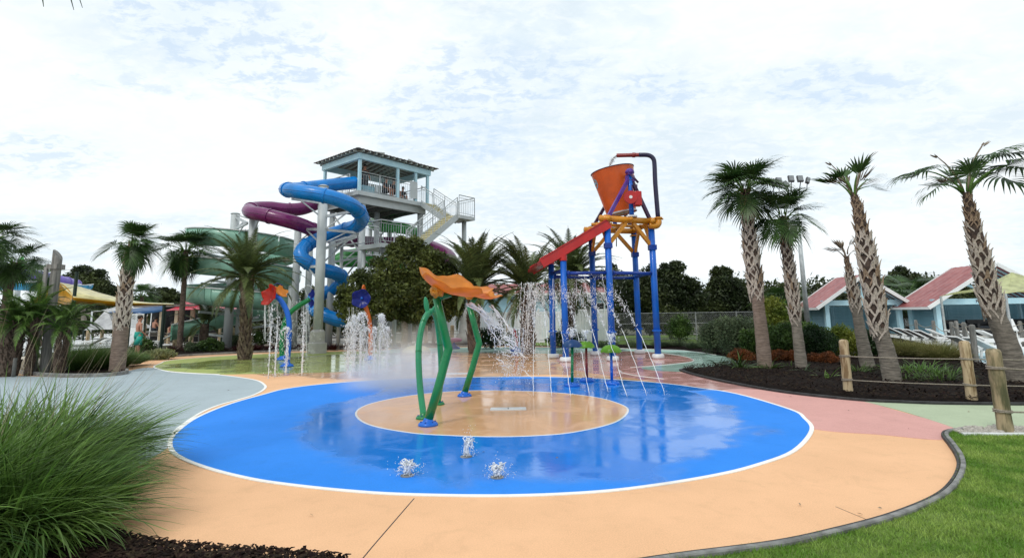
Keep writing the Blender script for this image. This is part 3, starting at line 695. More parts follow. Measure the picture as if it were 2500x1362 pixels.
def date_frond(elev, length=2.4, seed=0, mat='datefrond', npairs=46, arch=1.3, leaf=.40, wid=.028):
    r = np.random.default_rng(seed+2000); pts = []; dirs = []; p = Vector((0, 0, 0)); a = math.radians(elev); n = 24
    for i in range(n+1):
        pts.append(p.copy()); d = Vector((math.cos(a), 0, math.sin(a))); dirs.append(d); p = p+d*length/n; a -= arch/n*(.35+1.3*i/n)
    mb = MB(); mb.tube(pts, list(np.linspace(.026, .005, n+1)), 5)
    V = []; F = []; off = 0
    for k in range(npairs):
        t = .12+.86*k/npairs; f = t*n; i = int(f); pt = pts[i].lerp(pts[min(i+1, n)], f-i); d = dirs[i]; up = Vector((-d.z, 0, d.x))
        ln = leaf*math.sin(PI*min(1, .18+t*.9))**.6*(.55+.45*(1-t)) * r.uniform(.85, 1.1)
        for s in (-1, 1):
            dd = (d*.75+Vector((0, s, 0))*.85+up*r.uniform(.15, .45)).normalized(); q = pt.copy(); sd = dd.cross(up).normalized(); base = len(V)
            for j in range(4):
                wv = wid*(1, 1.1, .75, .1)[j]; V += [tuple(q-sd*wv/2), tuple(q+sd*wv/2)]
                dd = (dd+Vector((0, 0, -.13-.08*r.random()))).normalized(); q = q+dd*ln/3
            F += [(base+2*j, base+2*j+1, base+2*j+3, base+2*j+2) for j in range(3)]
    mb.add(V, F); return mb.mesh('frond', mat)
MT['boot_gap_shade'] = M('boot_gap_shade', (.03, .02, .015), (.09, .06, .045), 9, .95, .8, 30, .02)  # near-black bark: shade in the gaps between leaf bases put into the colour
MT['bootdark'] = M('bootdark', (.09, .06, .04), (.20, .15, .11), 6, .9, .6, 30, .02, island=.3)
FANS = {}
for e in (80, 60, 35, 10, -20, -50):
    for s in range(2): FANS[(e, s)] = fan_frond(e, seed=e+s*100+5, petiole=.62 if e > 0 else .5)
SFANS = {e: fan_frond(e, petiole=.55, blade=.75, seed=e+300, nseg=22) for e in (75, 40, 5, -35)}
DEADF = {e: fan_frond(e, petiole=.6, blade=.55, seed=e+900, mat='deadfrond', nseg=9, spread=60, curl=.9) for e in (85, 60, 30)}
STIFF = {e: fan_frond(e, petiole=.55, blade=.55, seed=e+1200, nseg=14, spread=55, curl=.12) for e in (86, 60, 35)}
BARE = fan_frond(78, petiole=1.15, blade=.22, seed=55, mat='deadfrond', nseg=4, spread=18, curl=.1)
LONGF = {e: fan_frond(e, petiole=.95, blade=.80, seed=e+1500, nseg=32, spread=125, curl=.75, droopk=1.5) for e in (72, 50, 30)}
SHAG = {e: fan_frond(e, petiole=.35, blade=.5, seed=e+1700, mat='deadfrond', nseg=8, spread=30, curl=.15) for e in (88, 65)}
DATES = {(e, s): date_frond(e, seed=e+s*37+9, arch=1.25+.2*s) for e in (82, 62, 42, 22, 0, -28) for s in (0, 1)}
DATEDEAD = date_frond(-45, seed=4, mat='deadfrond', npairs=30, arch=.5, length=2)
def addfrond(root, pair, loc, az, sc=1.0, tilt=0):
    "frond part (petiole is its sub-part) placed in the palm's own frame"
    pet, fr = pair if isinstance(pair, tuple) else (None, pair)
    o = bpy.data.objects.new('frond', fr); COL.objects.link(o); o.parent = root; o.location = loc; o.rotation_euler = (tilt, 0, az); o.scale = (sc, sc, sc)
    if pet: q = bpy.data.objects.new('petiole', pet); COL.objects.link(q); q.parent = o
    return o
def boot_mesh(kind=0):
    "forked old leaf base clasping the trunk; local: trunk radius 1 at x, z up, unit ~ trunk radius"
    mb = MB(); W = .20
    for s in (-1, 1):
        V = []; n = 5
        for i in range(n):
            t = i/(n-1); ph = s*(.80*(1-t)+.03); z = -1.25*(1-t); rr = 1.02+.20*t*t
            for (dr, dz) in ((0, -.20), (.13, -.20), (.13, .16), (0, .16)):
                V.append(((rr+dr)*math.cos(ph), (rr+dr)*math.sin(ph), z+dz))
        mb.add(V, [(4*i+k, 4*i+(k+1) % 4, 4*i+4+(k+1) % 4, 4*i+4+k) for i in range(n-1) for k in range(4)]+[(3, 2, 1, 0), (4*n-4, 4*n-3, 4*n-2, 4*n-1)])
    V = []
    for (x, z, w, h) in ((1.12, -.25, .26, .2), (1.3, .2, .24, .15), (1.45, .60+.1*kind, .17, .09), (1.62+.1*kind, .84+.15*kind, .07, .05)):
        for (sy, sz) in ((-1, -1), (1, -1), (1, 1), (-1, 1)): V.append((x-sz*h*.6, sy*w, z+sz*h*.4))
    mb.add(V, [(4*i+k, 4*i+(k+1) % 4, 4*i+4+(k+1) % 4, 4*i+4+k) for i in range(3) for k in range(4)]+[(3, 2, 1, 0), (12, 13, 14, 15)])
    return mb
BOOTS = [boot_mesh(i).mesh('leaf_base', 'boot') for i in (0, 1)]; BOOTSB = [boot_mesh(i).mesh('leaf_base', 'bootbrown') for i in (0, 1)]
def trunk_path(px, dist):
    pts = [P(u, v, dist) for (u, v) in px]; pts[0].z = -.05; return pts
def palm(label, px, dist, widths, boot_from=None, fronds=(), bark='bark', name='cabbage_palm', cat='palm tree', group=None, boots='obj', crown_r=.12, boot_step=.155, bootmat='boot'):
    """px: trunk centre points bottom to top in the picture, widths: trunk widths there (px)"""
    pts = trunk_path(px, dist); root = thing(name, label, cat, pts[0].copy()+Vector((0, 0, .05)), group)
    cur = bez(pts, 8); wpx = np.interp(np.linspace(0, 1, len(cur)), np.linspace(0, 1, len(widths)), widths); rad = wpx*dist/FPX/2*(.80 if boot_from is not None else 1)
    tb = MB(); tb.tube(cur, [r*(1+.03*math.sin(i*2.1)) for i, r in enumerate(rad)], 14); tr = obj('trunk', tb, bark, root, smooth=True)
    if boot_from is not None:
        tr.data.materials.append(MT['boot_gap_shade']); zb_ = P(px[0][0], boot_from, dist).z
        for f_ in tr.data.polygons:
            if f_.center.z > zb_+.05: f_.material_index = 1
    if boot_from is not None:
        zs = [c.z for c in cur]; z = boot_from*dist/FPX*0+P(px[0][0], boot_from, dist).z; k = 0; top = zs[-1]-.05
        allv = MB()
        while z < top:
            i = np.interp(z, zs, range(len(zs))); c = cur[int(i)].lerp(cur[min(int(i)+1, len(cur)-1)], i-int(i)); r = rad[min(int(i), len(rad)-1)]*.86
            fr = (z-P(px[0][0], boot_from, dist).z)/(top-P(px[0][0], boot_from, dist).z)
            for j in range(5):
                az = 2*PI*(j/5+.1*(k % 2))+random.uniform(-.2, .2)
                if random.random() < .07: continue
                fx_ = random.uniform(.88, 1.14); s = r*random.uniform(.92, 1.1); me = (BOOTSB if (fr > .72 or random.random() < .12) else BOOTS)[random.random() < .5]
                sz = s*(.9+.35*(1-fr))*fx_*random.uniform(.85, 1.2)
                if boots == 'obj':
                    o = bpy.data.objects.new('leaf_base', me); COL.objects.link(o); o.parent = tr; o.location = c+Vector((0, 0, random.uniform(-.06, .06))); o.rotation_euler = (random.uniform(-.1, .1), random.uniform(-.1, .06), az); o.scale = (s, s, sz)
                else:
                    v = np.empty(len(me.vertices)*3); me.vertices.foreach_get('co', v); v = v.reshape(-1, 3)*[s, s, sz]; ca, sa = math.cos(az), math.sin(az)
                    v = np.stack([v[:, 0]*ca-v[:, 1]*sa+c.x, v[:, 0]*sa+v[:, 1]*ca+c.y, v[:, 2]+c.z], 1); allv.add(v, [tuple(q.vertices) for q in me.polygons])
            z += boot_step*r/.16; k += 1
        if boots != 'obj': sub('leaf_bases', allv, bootmat, tr, kind='stuff')
    top = cur[-1]-root.location
    for (pair, az, sc) in fronds:
        a = math.radians(az); addfrond(root, pair, top+Vector((math.cos(a)*crown_r*.5, math.sin(a)*crown_r*.5, random.uniform(-.12, .06))), a, sc)
    return root
def fanset(n, sc=1.0, elevs=(80, 60, 35, 10, -20, -50), wts=(2, 3, 5, 5, 4, 2), bias=None, lib=None):
    "fronds by elevation; azimuth spread evenly with jitter; bias pushes them downwind"
    out = []; lib = lib or FANS; a = random.uniform(0, 360)
    for i in range(n):
        e = random.choices(elevs, wts)[0]; a += 137.5; az = a+random.uniform(-15, 15)
        if bias is not None and random.random() < .65: az = bias+random.uniform(-65, 65)
        key = (e, random.randint(0, 1)) if (e, 0) in lib else e
        out.append((lib[key], az, sc*random.uniform(.85, 1.1)))
    return out
# --- the five booted palms on the right
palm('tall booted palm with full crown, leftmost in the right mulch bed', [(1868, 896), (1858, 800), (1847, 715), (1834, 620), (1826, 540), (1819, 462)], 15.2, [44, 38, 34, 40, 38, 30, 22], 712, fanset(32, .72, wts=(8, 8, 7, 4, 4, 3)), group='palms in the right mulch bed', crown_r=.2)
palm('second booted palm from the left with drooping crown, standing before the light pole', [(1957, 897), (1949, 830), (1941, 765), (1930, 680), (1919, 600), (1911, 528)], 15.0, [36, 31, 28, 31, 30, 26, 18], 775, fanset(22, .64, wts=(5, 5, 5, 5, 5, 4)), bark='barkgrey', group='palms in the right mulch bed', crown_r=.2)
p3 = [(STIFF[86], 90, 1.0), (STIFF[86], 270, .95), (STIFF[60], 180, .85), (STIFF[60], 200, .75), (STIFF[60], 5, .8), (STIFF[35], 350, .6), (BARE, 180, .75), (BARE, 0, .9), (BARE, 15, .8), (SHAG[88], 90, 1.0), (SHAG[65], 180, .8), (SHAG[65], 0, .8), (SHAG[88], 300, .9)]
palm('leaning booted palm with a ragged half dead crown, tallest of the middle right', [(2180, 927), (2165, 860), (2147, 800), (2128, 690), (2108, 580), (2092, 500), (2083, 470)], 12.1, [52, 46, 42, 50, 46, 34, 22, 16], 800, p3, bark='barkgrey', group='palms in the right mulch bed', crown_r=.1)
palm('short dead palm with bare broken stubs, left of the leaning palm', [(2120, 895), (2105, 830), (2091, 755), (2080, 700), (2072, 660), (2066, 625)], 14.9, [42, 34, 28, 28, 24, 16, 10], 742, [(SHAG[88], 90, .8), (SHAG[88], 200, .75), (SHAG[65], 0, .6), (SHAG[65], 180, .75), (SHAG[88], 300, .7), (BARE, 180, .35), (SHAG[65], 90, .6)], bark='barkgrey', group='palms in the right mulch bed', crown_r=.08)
f4 = [(LONGF[50], 180, .95), (LONGF[30], 190, .7), (LONGF[72], 5, 1.15), (LONGF[50], -10, 1.1), (LONGF[50], 15, 1.2), (LONGF[72], -20, 1.0), (STIFF[86], 90, .95), (STIFF[60], 150, .7), (FANS[(80, 0)], 100, .62), (FANS[(80, 1)], 250, .6), (BARE, 8, 1.1), (BARE, 170, .8), (SHAG[65], 180, .8)]
f4_old = [(FANS[(80, 0)], 60, .75), (FANS[(80, 1)], 200, .7), (FANS[(60, 0)], 110, .75), (FANS[(60, 1)], 240, .7), (FANS[(60, 0)], 5, 1.0), (FANS[(35, 1)], -15, 1.0), (FANS[(60, 1)], 20, 1.05), (FANS[(35, 0)], 178, .85), (FANS[(60, 0)], 165, .7), (FANS[(80, 1)], 330, .7), (DEADF[85], 10, 1.3), (DEADF[60], 150, .8), (DEADF[60], 30, 1.2), (FANS[(35, 0)], 10, .85), (FANS[(35, 1)], 192, .7)]
palm('rightmost booted palm with sparse crown cut by the photo edge', [(2490, 925), (2460, 840), (2428, 760), (2405, 680), (2384, 590), (2368, 510), (2358, 470)], 11.7, [62, 54, 48, 48, 46, 38, 26, 18], 752, f4, bark='barkgrey', group='palms in the right mulch bed', crown_r=.1)
# --- fan palms on the left
palm('booted palm with windblown crown on the left, before the yellow sail', [(286, 905), (293, 830), (303, 740), (313, 660), (318, 615), (322, 590)], 17.0, [42, 40, 34, 33, 24, 14], 800, fanset(20, .62, bias=0)+[(SFANS[-35], 180, .5), (SFANS[-35], 200, .45), (SFANS[-35], -10, .5)], group='palms on the left', crown_r=.12)
palm('slim palm with round crown left of the teal slide', [(441, 812), (446, 740), (450, 680), (454, 610)], 27.5, [13, 12, 11, 12], None, fanset(26, 1.0, wts=(3, 5, 5, 5, 4, 3)), bark='bark_dark', group='palms on the left', crown_r=.3)
palm('palm with dense dark crown at the left end above the purple tube', [(10, 800), (22, 700), (40, 640)], 28, [20, 18, 16], None, fanset(26, 1.0), bark='bark_dark', group='palms on the left', crown_r=.3)
palm('palm cut off by the left edge of the photo', [(-25, 800), (-22, 700), (-20, 585)], 25, [20, 18, 16], None, fanset(24, 1.0), bark='bark_dark', group='palms on the left', crown_r=.3)
palm('small palm crown just behind the tall wooden signpost', [(100, 800), (100, 720), (98, 672)], 34, [12, 11, 10], None, fanset(14, .75), bark='bark_dark', group='palms on the left', crown_r=.3)
palm('small distant palm behind the booted palm on the left', [(340, 795), (345, 760), (347, 722)], 48, [8, 8, 8], None, fanset(18, 1.0), bark='bark_dark', group='palms on the left', crown_r=.3)
palm('short palm low behind the cabana on the right', [(1905, 800), (1905, 740)], 32, [14, 12], None, fanset(24, 1.0), bark='bark_dark', group='palms behind the cabanas', crown_r=.3)
for i, (u, v, lab) in enumerate(((2165, 700, 'left of the three, closest to the leaning palm'), (2215, 690, 'tallest of the three'), (2262, 715, 'right of the three, by the big cabana roof'))):
    palm('bushy fan palm between the two cabanas, '+lab, [(u, 815), (u, v+20)], 36+i, [16, 14], None, fanset(24, 1.25, wts=(2, 4, 5, 5, 5, 5)), bark='bark_dark', group='palms behind the cabanas', crown_r=.4)
# --- date palms
def dateset(n, sc, elevs=(82, 62, 42, 22, 0, -28), wts=(4, 5, 5, 5, 4, 3), dead=0, bias=None):
    out = []; a = 0
    for i in range(n):
        e = random.choices(elevs, wts)[0]; a += 137.5; az = a
        if bias is not None and random.random() < .5: az = bias+random.uniform(-60, 60)
        out.append((DATES[(e, random.randint(0, 1))], az, sc*random.uniform(.85, 1.1)))
    for i in range(dead): out.append((DATEDEAD, random.uniform(0, 360), sc*random.uniform(.7, .9)))
    return out
palm('date palm with arching fronds before the teal spiral slide', [(598, 880), (599, 800), (602, 700), (602, 672)], 21.5, [34, 27, 30, 34], 870, dateset(66, 1.0, wts=(4, 6, 6, 6, 5, 3), dead=3), bark='bark_dark', name='date_palm', group='date palms', boots='stuff', bootmat='bootdark', crown_r=.3, boot_step=.1)
palm('upright date palm right of the oak, behind the orange petals', [(1158, 862), (1156, 800), (1160, 700)], 23, [34, 32, 40], 830, dateset(78, 1.18, wts=(10, 8, 5, 4, 3, 2)), bark='bark_dark', name='date_palm', group='date palms', boots='stuff', bootmat='bootdark', crown_r=.35, boot_step=.12)
palm('date palm with drooping dead fronds left of the blue legs', [(1290, 865), (1288, 800), (1290, 700)], 22.5, [38, 36, 40], 840, dateset(64, 1.06, wts=(9, 7, 5, 4, 3, 2), dead=8, bias=190), bark='bark_dark', name='date_palm', group='date palms', boots='stuff', bootmat='bootdark', crown_r=.35, boot_step=.12)
palm('tall date palm behind the red slide of the bucket tower', [(1385, 840), (1388, 760), (1392, 670)], 27, [34, 32, 36], 830, dateset(70, 1.22, wts=(6, 6, 6, 6, 5, 5), dead=4), bark='bark_dark', name='date_palm', group='date palms', boots='stuff', bootmat='bootdark', crown_r=.35, boot_step=.12)
palm('low dark date palm beneath the red shade sail', [(498, 820), (500, 790)], 30, [20, 20], None, dateset(24, .8), bark='bark_dark', name='date_palm', group='date palms', crown_r=.3)
# frond hanging into the top left corner, of a palm whose trunk stands beside the camera
palm('dark palm frond tips hanging in at the top left corner of the photo', [(-300, 1500), (-210, 700), (-110, -400)], 4.7, [100, 90, 80], None, [(FANS[(-20, 0)], 2, 1.12), (FANS[(35, 1)], 170, .9), (FANS[(10, 1)], 120, .9), (FANS[(60, 0)], 200, .9), (FANS[(10, 0)], 90, .8)], bark='barkgrey', crown_r=.1)
# --- pygmy date palms on the island at the left
PYG = {(e, s): date_frond(e, seed=e+s*11+77, length=1.15, arch=1.5, npairs=40, leaf=.24, wid=.012, mat='shrub' if s else 'muhly') for e in (80, 55, 30, 5, -25) for s in (0, 1)}
def pygmy(label, px, dist, n, sc, w):
    fr = []; a = 0
    for i in range(n): a += 137.5; fr.append((PYG[(random.choice((80, 55, 55, 30, 30, 5, -25)), random.randint(0, 1))], a, sc*random.uniform(.85, 1.1)))
    return palm(label, px, dist, w, px[0][1]-3, fr, bark='bark_dark', name='pygmy_palm', group='pygmy palms on the left island', boots='stuff', bootmat='bark_dark', crown_r=.1, boot_step=.09)
pygmy('small feathery palm leaning right of the wooden signpost', [(150, 893), (160, 840), (168, 778)], 16.6, 24, 1.0, [15, 12, 11])
pygmy('small feathery palm with thin dark trunk beside the signpost foot', [(138, 897), (142, 850), (148, 800)], 16.2, 18, .85, [15, 13, 12])
pygmy('stout feathery palm with shaggy brown trunk at the left edge', [(20, 905), (28, 850), (40, 785)], 16.3, 44, 1.2, [44, 40, 30])
pygmy('feathery palm with full green crown left of the signpost', [(70, 900), (78, 840), (88, 772)], 16.4, 32, 1.15, [20, 18, 16])
# --- broadleaf trees
pxtree('dense olive green oak in front of the slide tower', 985, 845, 23.5, [(985, 650, 75, 62), (930, 690, 60, 50), (880, 715, 48, 42), (1040, 690, 60, 50), (960, 720, 75, 45), (1020, 735, 62, 42), (900, 745, 55, 38), (1065, 730, 45, 45), (990, 610, 36, 26), (1075, 660, 36, 34), (850, 740, 32, 30), (980, 760, 50, 22), (870, 765, 36, 22), (1040, 765, 36, 22), (1085, 705, 38, 42), (1095, 748, 30, 30)], 46000, .085, mat='oakleaf', trunk=.15, fork=tuple(P(985, 770, 23.5)), limbs=16, barkm='barkgrey', shell=.35, fringe=11)
pxtree('dark oak straight behind the right legs of the bucket tower', 1640, 830, 33, [(1640, 690, 46, 42), (1600, 720, 55, 50), (1560, 740, 50, 55), (1665, 735, 50, 42), (1620, 775, 62, 36), (1530, 720, 44, 55), (1580, 680, 32, 32), (1690, 700, 26, 26)], 26000, .11, mat='oakdark', trunk=.14, group='dark oaks at the back', limbs=8)
pxtree('dark oak between the bucket tower and the leftmost right palm', 1775, 830, 36, [(1775, 700, 40, 36), (1745, 740, 48, 44), (1800, 740, 50, 45), (1770, 780, 60, 34), (1755, 678, 24, 22), (1825, 720, 32, 30)], 22000, .11, mat='oakdark', trunk=.14, group='dark oaks at the back', limbs=8)
pxtree('dark oak low behind the white gate and the blue legs', 1480, 830, 38, [(1480, 740, 55, 45), (1430, 760, 50, 40), (1400, 740, 40, 36), (1500, 690, 40, 36), (1340, 770, 60, 36)], 18000, .12, mat='oakdark', trunk=.14, group='dark oaks at the back', limbs=6)
pxtree('rounded dark tree behind the yellow sail', 205, 800, 62, [(205, 690, 60, 32), (170, 705, 40, 30), (245, 705, 32, 28), (210, 725, 75, 30)], 20000, .17, mat='oakdark', trunk=.25, group='distant trees on the left', limbs=4)
pxtree('low dark tree just left of the slim palm', 400, 800, 60, [(400, 722, 34, 16), (375, 735, 30, 18), (430, 730, 26, 20), (410, 750, 60, 18)], 9000, .16, mat='oakdark', trunk=.2, group='distant trees on the left', limbs=4)
pxtree('dark tree seen between the teal slide and the grey columns', 745, 820, 42, [(745, 740, 26, 40), (720, 760, 30, 40), (770, 765, 26, 34)], 8000, .12, mat='oakdark', trunk=.15, group='distant trees on the left', limbs=4)
pxtree('leafy tree behind the two cabanas', 2215, 800, 44, [(2205, 690, 40, 30), (2240, 700, 36, 28), (2185, 710, 36, 36), (2280, 720, 40, 30), (2335, 700, 22, 22), (2310, 735, 50, 30), (2120, 730, 40, 30)], 16000, .13, mat='oakdark', trunk=.2, limbs=5)
pxtree('dark tree behind the light pole', 1900, 820, 45, [(1900, 725, 36, 30), (1880, 760, 50, 32), (1930, 760, 40, 30)], 9000, .13, mat='oakdark', trunk=.15, limbs=4)
# far off tree belt hiding the horizon
def belt():
    cs = []; rs = []
    for i in range(150):
        u = -500+i*24; d = 95+random.uniform(-6, 12); c = P(u, 752, d); h = random.uniform(2.2, 3.4)*(1.35 if u > 1300 else 1); c.z = h*.75; cs.append(tuple(c)); rs.append((3.0, 2.4, h))
    me = leafcloud(cs, rs, 90000, .42, 'tree_belt', 'oakdark', .2); o = obj('tree_belt', me, 'oakdark'); props(o, 'low dark belt of trees far away along the horizon', 'woodland', None, 'stuff')
belt()
# --- shrubs right
SG = 'shrubs behind the right palms'
for a in (('grey green loose shrub at the end of the back lawn', 1745, 842, 21, 90, 85, 9000, .045, 'shrubgrey'), ('silvery bushy shrub left of the first palm', 1805, 850, 19.5, 115, 105, 12000, .045, 'shrubgrey'),
          ('yellow green tall shrub between the first two palms', 1895, 850, 20.5, 105, 150, 10000, .05, 'shrubyel'), ('deep green dense shrub just right of the first palm', 1905, 862, 18, 110, 95, 12000, .04, 'shrub'),
          ('dark green shrub right of the second palm', 1995, 866, 17.5, 100, 95, 12000, .04, 'shrubdark'), ('bright yellow green shrub before the short dead palm', 2062, 862, 18, 90, 85, 10000, .04, 'shrubyel'),
          ('dark shrub behind the leaning palm', 2120, 860, 18.5, 80, 70, 7000, .045, 'shrubdark'), ('green shrub climbing the chain link fence', 1660, 824, 30, 80, 62, 5000, .06, 'shrub'), ('green shrub by the small cabana corner', 1985, 838, 23, 120, 60, 7000, .06, 'shrub'), ('low green shrub below the first palm crown', 1850, 856, 18.6, 90, 80, 9000, .04, 'shrub')):
    shrub(a[0], a[1], a[2], a[3], a[4]*1.15, a[5]*1.25, a[6], a[7], a[8], group=SG)
for i, (u, v, dd, w, h) in enumerate(((1815, 878, 17.2, 70, 34), (1905, 880, 17.0, 60, 36), (1938, 882, 16.8, 44, 36), (1992, 886, 16.4, 46, 26), (2022, 884, 16.2, 52, 32))):
    shrub(('leftmost low rust red shrub beside the first palm', 'rust red shrub between the first two palms', 'rust red shrub touching the second palm', 'low rust red shrub right of the second palm', 'rightmost rust red shrub behind the rope post')[i], u, v, dd, w*1.2, h*1.25, 5000, .028, 'rust', group='rust red shrubs', lobes=6)
def leafy(label, u, v, dist, n, ln, mat='shrub', width=.035, rad=.15, group='strap leaved plants', wind=(.1, 0), up=(35, 85)):
    b = G(u, v); tuft(label, (b.x, b.y, .05), rad, n, ln, mat, group, wind, width, up, (.4, 1.4), 'strap_leaf_plant', 'plant', seg=5)
leafy('strap leaved lily at the left tip of the right bed', 1757, 896, 0, 24, .55, 'shrubdark'); leafy('larger strap leaved lily left of the first palm', 1808, 905, 0, 46, .75, 'shrub', .045)
leafy('small lily at the foot of the first palm', 1880, 906, 0, 34, .5); leafy('tiny lily right of the first palm foot', 1930, 899, 0, 14, .28); leafy('low lily before the second palm', 1962, 915, 0, 24, .38, 'shrubgrey')
leafy('bright single lily near the bed kerb', 2017, 930, 0, 12, .42, 'frondlight', .04); leafy('green clump left of the leaning palm foot', 2095, 915, 0, 90, .42, 'shrub', .02, .3)
leafy('wide green ground plant right of the leaning palm', 2250, 915, 0, 260, .5, 'frondlight', .022, .8); leafy('green ground plant near the second rope post', 2300, 935, 0, 160, .45, 'shrub', .022, .45); leafy('green plant tuft near the kerb right of the leaning palm', 2215, 935, 0, 60, .4, 'shrub', .02, .3)
leafy('green plant behind the big front post', 2480, 915, 0, 60, .4, 'shrub', .025, .3)
for i, (u, v, w) in enumerate(((2195, 858, .55), (2235, 862, .6), (2275, 866, .6), (2310, 872, .5), (2160, 858, .4))):
    b = G(u, v+14); tuft(('straw coloured grass clump nearest the leaning palm on its right', 'second straw coloured grass clump from the leaning palm', 'third straw coloured grass clump from the leaning palm', 'rightmost straw coloured grass clump by the deck', 'straw coloured grass clump half behind the leaning palm')[i], (b.x, b.y, .04), w*.7, 1600, .75, 'straw', 'straw grass clumps', (.35, 0), .012, seg=5)
for i, u in enumerate((1622, 1668, 1712, 1560, 1490, 1750)):
    b = G(u, 852 if u < 1700 else 856); tuft(('low tan grass clump second from the right by the teal zone', 'low olive grass clump at the end of the dark strip', 'low grass clump below the grey green shrub', 'low grass clump right of the back right leg', 'low grass clump behind the lime spray umbrella', 'low grass clump beside the teal tip')[i], (b.x, b.y+.6, .03), .35, 700, .5, 'shrubgrey', 'low grass clumps along the back lawn', (.2, 0), .014, seg=4)
# --- left plants
tl_ = G(255, 900); 
for i, (u, v, r, ln, m) in enumerate(((222, 905, .5, .95, 'muhlylight'), (270, 900, .45, .85, 'muhlylight'), (190, 900, .4, .85, 'muhly'), (318, 893, .3, .55, 'muhly'))):
    b = G(u, v); tuft(('feathery light green grass clump in the middle of the left island', 'feathery grass clump at the right end of the left island', 'feathery darker grass clump near the signpost', 'small grass clump behind the island tip')[i], (b.x, b.y, .06), r, 3200, ln, m, 'feathery grass clumps on the island', (.75, 0), .009, (55, 90), (.2, 1.0), stalks=6, stalk_len=1.2)
for i, (u, v, lab) in enumerate(((372, 856, 'left'), (395, 862, 'right'))):
    shrub('variegated pale shrub behind the bed edging, the %s one of the two' % lab, u, v, 22, 60, 30, 2500, .045, 'variegated', group='variegated shrubs', elong=2.2)
for i in range(15):
    u = 425+i*39+random.uniform(-6, 6); v = 857-(u-425)*.013; b = G(u, v+3)
    if u > 1000: break
    t = tuft('dark wine red spiky plant in the row along the back bed', (b.x, b.y, .05), .16, 260, .42, 'wine', 'wine red border plants', (.15, 0), .022, (40, 95), (.2, .9), 'border_plant', 'plant', seg=4)
rockm = [MB().ellipsoid((0, 0, 0), (1, .7, .5), 10, 7, .5).mesh('rock', 'rock', True), MB().ellipsoid((.3, 2, 0), (1, .7, .45), 10, 7, .6).mesh('rock', 'rock', True)]
for i in range(15):
    u = 452+i*39+random.uniform(-6, 6); v = 853-(u-425)*.013
    if u > 1000: break
    b = G(u, v); o = bpy.data.objects.new('rock', rockm[i % 2]); COL.objects.link(o); s = random.uniform(.22, .34); o.location = (b.x, b.y, .10); o.scale = (s, s, s*.7); o.rotation_euler[2] = random.uniform(-.4, .4)
    props(o, 'pale flat rock lying between the wine red border plants', 'rock', 'pale rocks in the back bed')
b = G(62, 905); g = MB(); g.ellipsoid((b.x, b.y, .16), (.38, .3, .30), 16, 10, .9); solo('rock', g, 'rock', 'big pale pointed rock at the front of the left island', 'rock', smooth=True)
for i, (u, v, w, h, m, lab) in enumerate(((520, 832, 60, 34, 'shrub', 'behind the rope fence'), (575, 826, 55, 30, 'shrubgrey', 'beside the teal slide column'), (480, 835, 50, 26, 'shrubgrey', 'left of the fence post pair'), (640, 824, 50, 40, 'shrub', 'under the teal slide'), (690, 822, 60, 50, 'shrubdark', 'under the exit of the teal slide'), (350, 852, 60, 40, 'shrub', 'before the man in teal shorts'), (1200, 838, 70, 60, 'shrubdark', 'behind the far walkway'), (1260, 838, 60, 50, 'shrub', 'behind the red sprayer'), (1380, 838, 90, 44, 'shrubdark', 'in front of the white fence'))):
    shrub('green low bush %s' % lab, u, v, 26 if v > 828 else 30, w*1.2, h*1.2, 4500, .05, m, group='low bushes near the rope fence')
# --- huge ornamental grass in the left foreground
FG = 'big ornamental grasses in the left foreground'
def big(label, loc, rad, n, ln, wind, up=(48, 92), bend=(.3, 1.6), stalks=0, mat='muhly', width=.021):
    tuft(label, loc, rad, n, ln, mat, FG, wind, width, up, bend, stalks=stalks, stalk_len=ln*1.5, seg=8, swind=(wind[0]*.9, .1))
big('huge green grass clump nearest the camera, bent right over the orange pad', (-3.72, 4.30, .04), .30, 2200, .88, (.42, .0), stalks=0)
big('huge grass clump at the left edge behind the nearest one', (-4.55, 4.8, .04), .46, 3000, 1.22, (.22, .0), stalks=26, mat='muhly')
big('huge grass clump in the middle behind, reaching toward the gray zone', (-4.75, 5.8, .04), .40, 2000, 1.12, (.45, .0), stalks=34)
big('grass clump cut by the left edge of the photo', (-4.35, 3.9, .04), .45, 2600, 1.15, (.3, 0), stalks=6)
for (lx, ly, nn2) in ((-3.7, 4.3, 160), (-4.5, 4.8, 220), (-4.7, 5.8, 120)):
    pass
# broad drooping blades in front
n = 80; a = rng.uniform(-2.4, .3, n); r = rng.random(n)*.25
t = thing('strap_leaf_plant', 'broad arching strap leaves drooping at the front of the big grass', 'plant', (-3.35, 3.95, .04))
obj('blades', blades('blades', np.stack([-3.38+np.cos(a)*r, 4.05+np.sin(a)*r, np.full(n, .08)], 1), a, rng.uniform(.45, .85, n), np.radians(rng.uniform(40, 80, n)), rng.uniform(1.6, 2.6, n), np.full(n, .022), 'muhlylight', 9, (.12, 0)), 'muhlylight', t)
# ================================================================== SLIDE TOWER
C0 = P(876, 466, 27.0); TA = math.atan2(.768, .640); ta = Vector((math.cos(TA), math.sin(TA), 0)); tb_ = Vector((-ta.y, ta.x, 0)); ZD = C0.z
def T(s, t, z): return Vector((C0.x+ta.x*s+tb_.x*t, C0.y+ta.y*s+tb_.y*t, z))
RT = Matrix.Rotation(TA, 3, 'Z')
LA, LB = 4.75, 3.45
def tbox(mb, s0, s1, t0, t1, z0, z1):
    c = T((s0+s1)/2, (t0+t1)/2, (z0+z1)/2); return mb.box(c, (abs(s1-s0), abs(t1-t0), abs(z1-z0)), R=RT)
tower = thing('slide_tower', 'open pale steel water slide tower with roofed top deck and zigzag stairs', 'slide tower', (T(2.4, 1.7, 0).x, T(2.4, 1.7, 0).y, 0))
def tobj(name, mb, mat, **k): return obj(name, mb, mat, tower, **k)
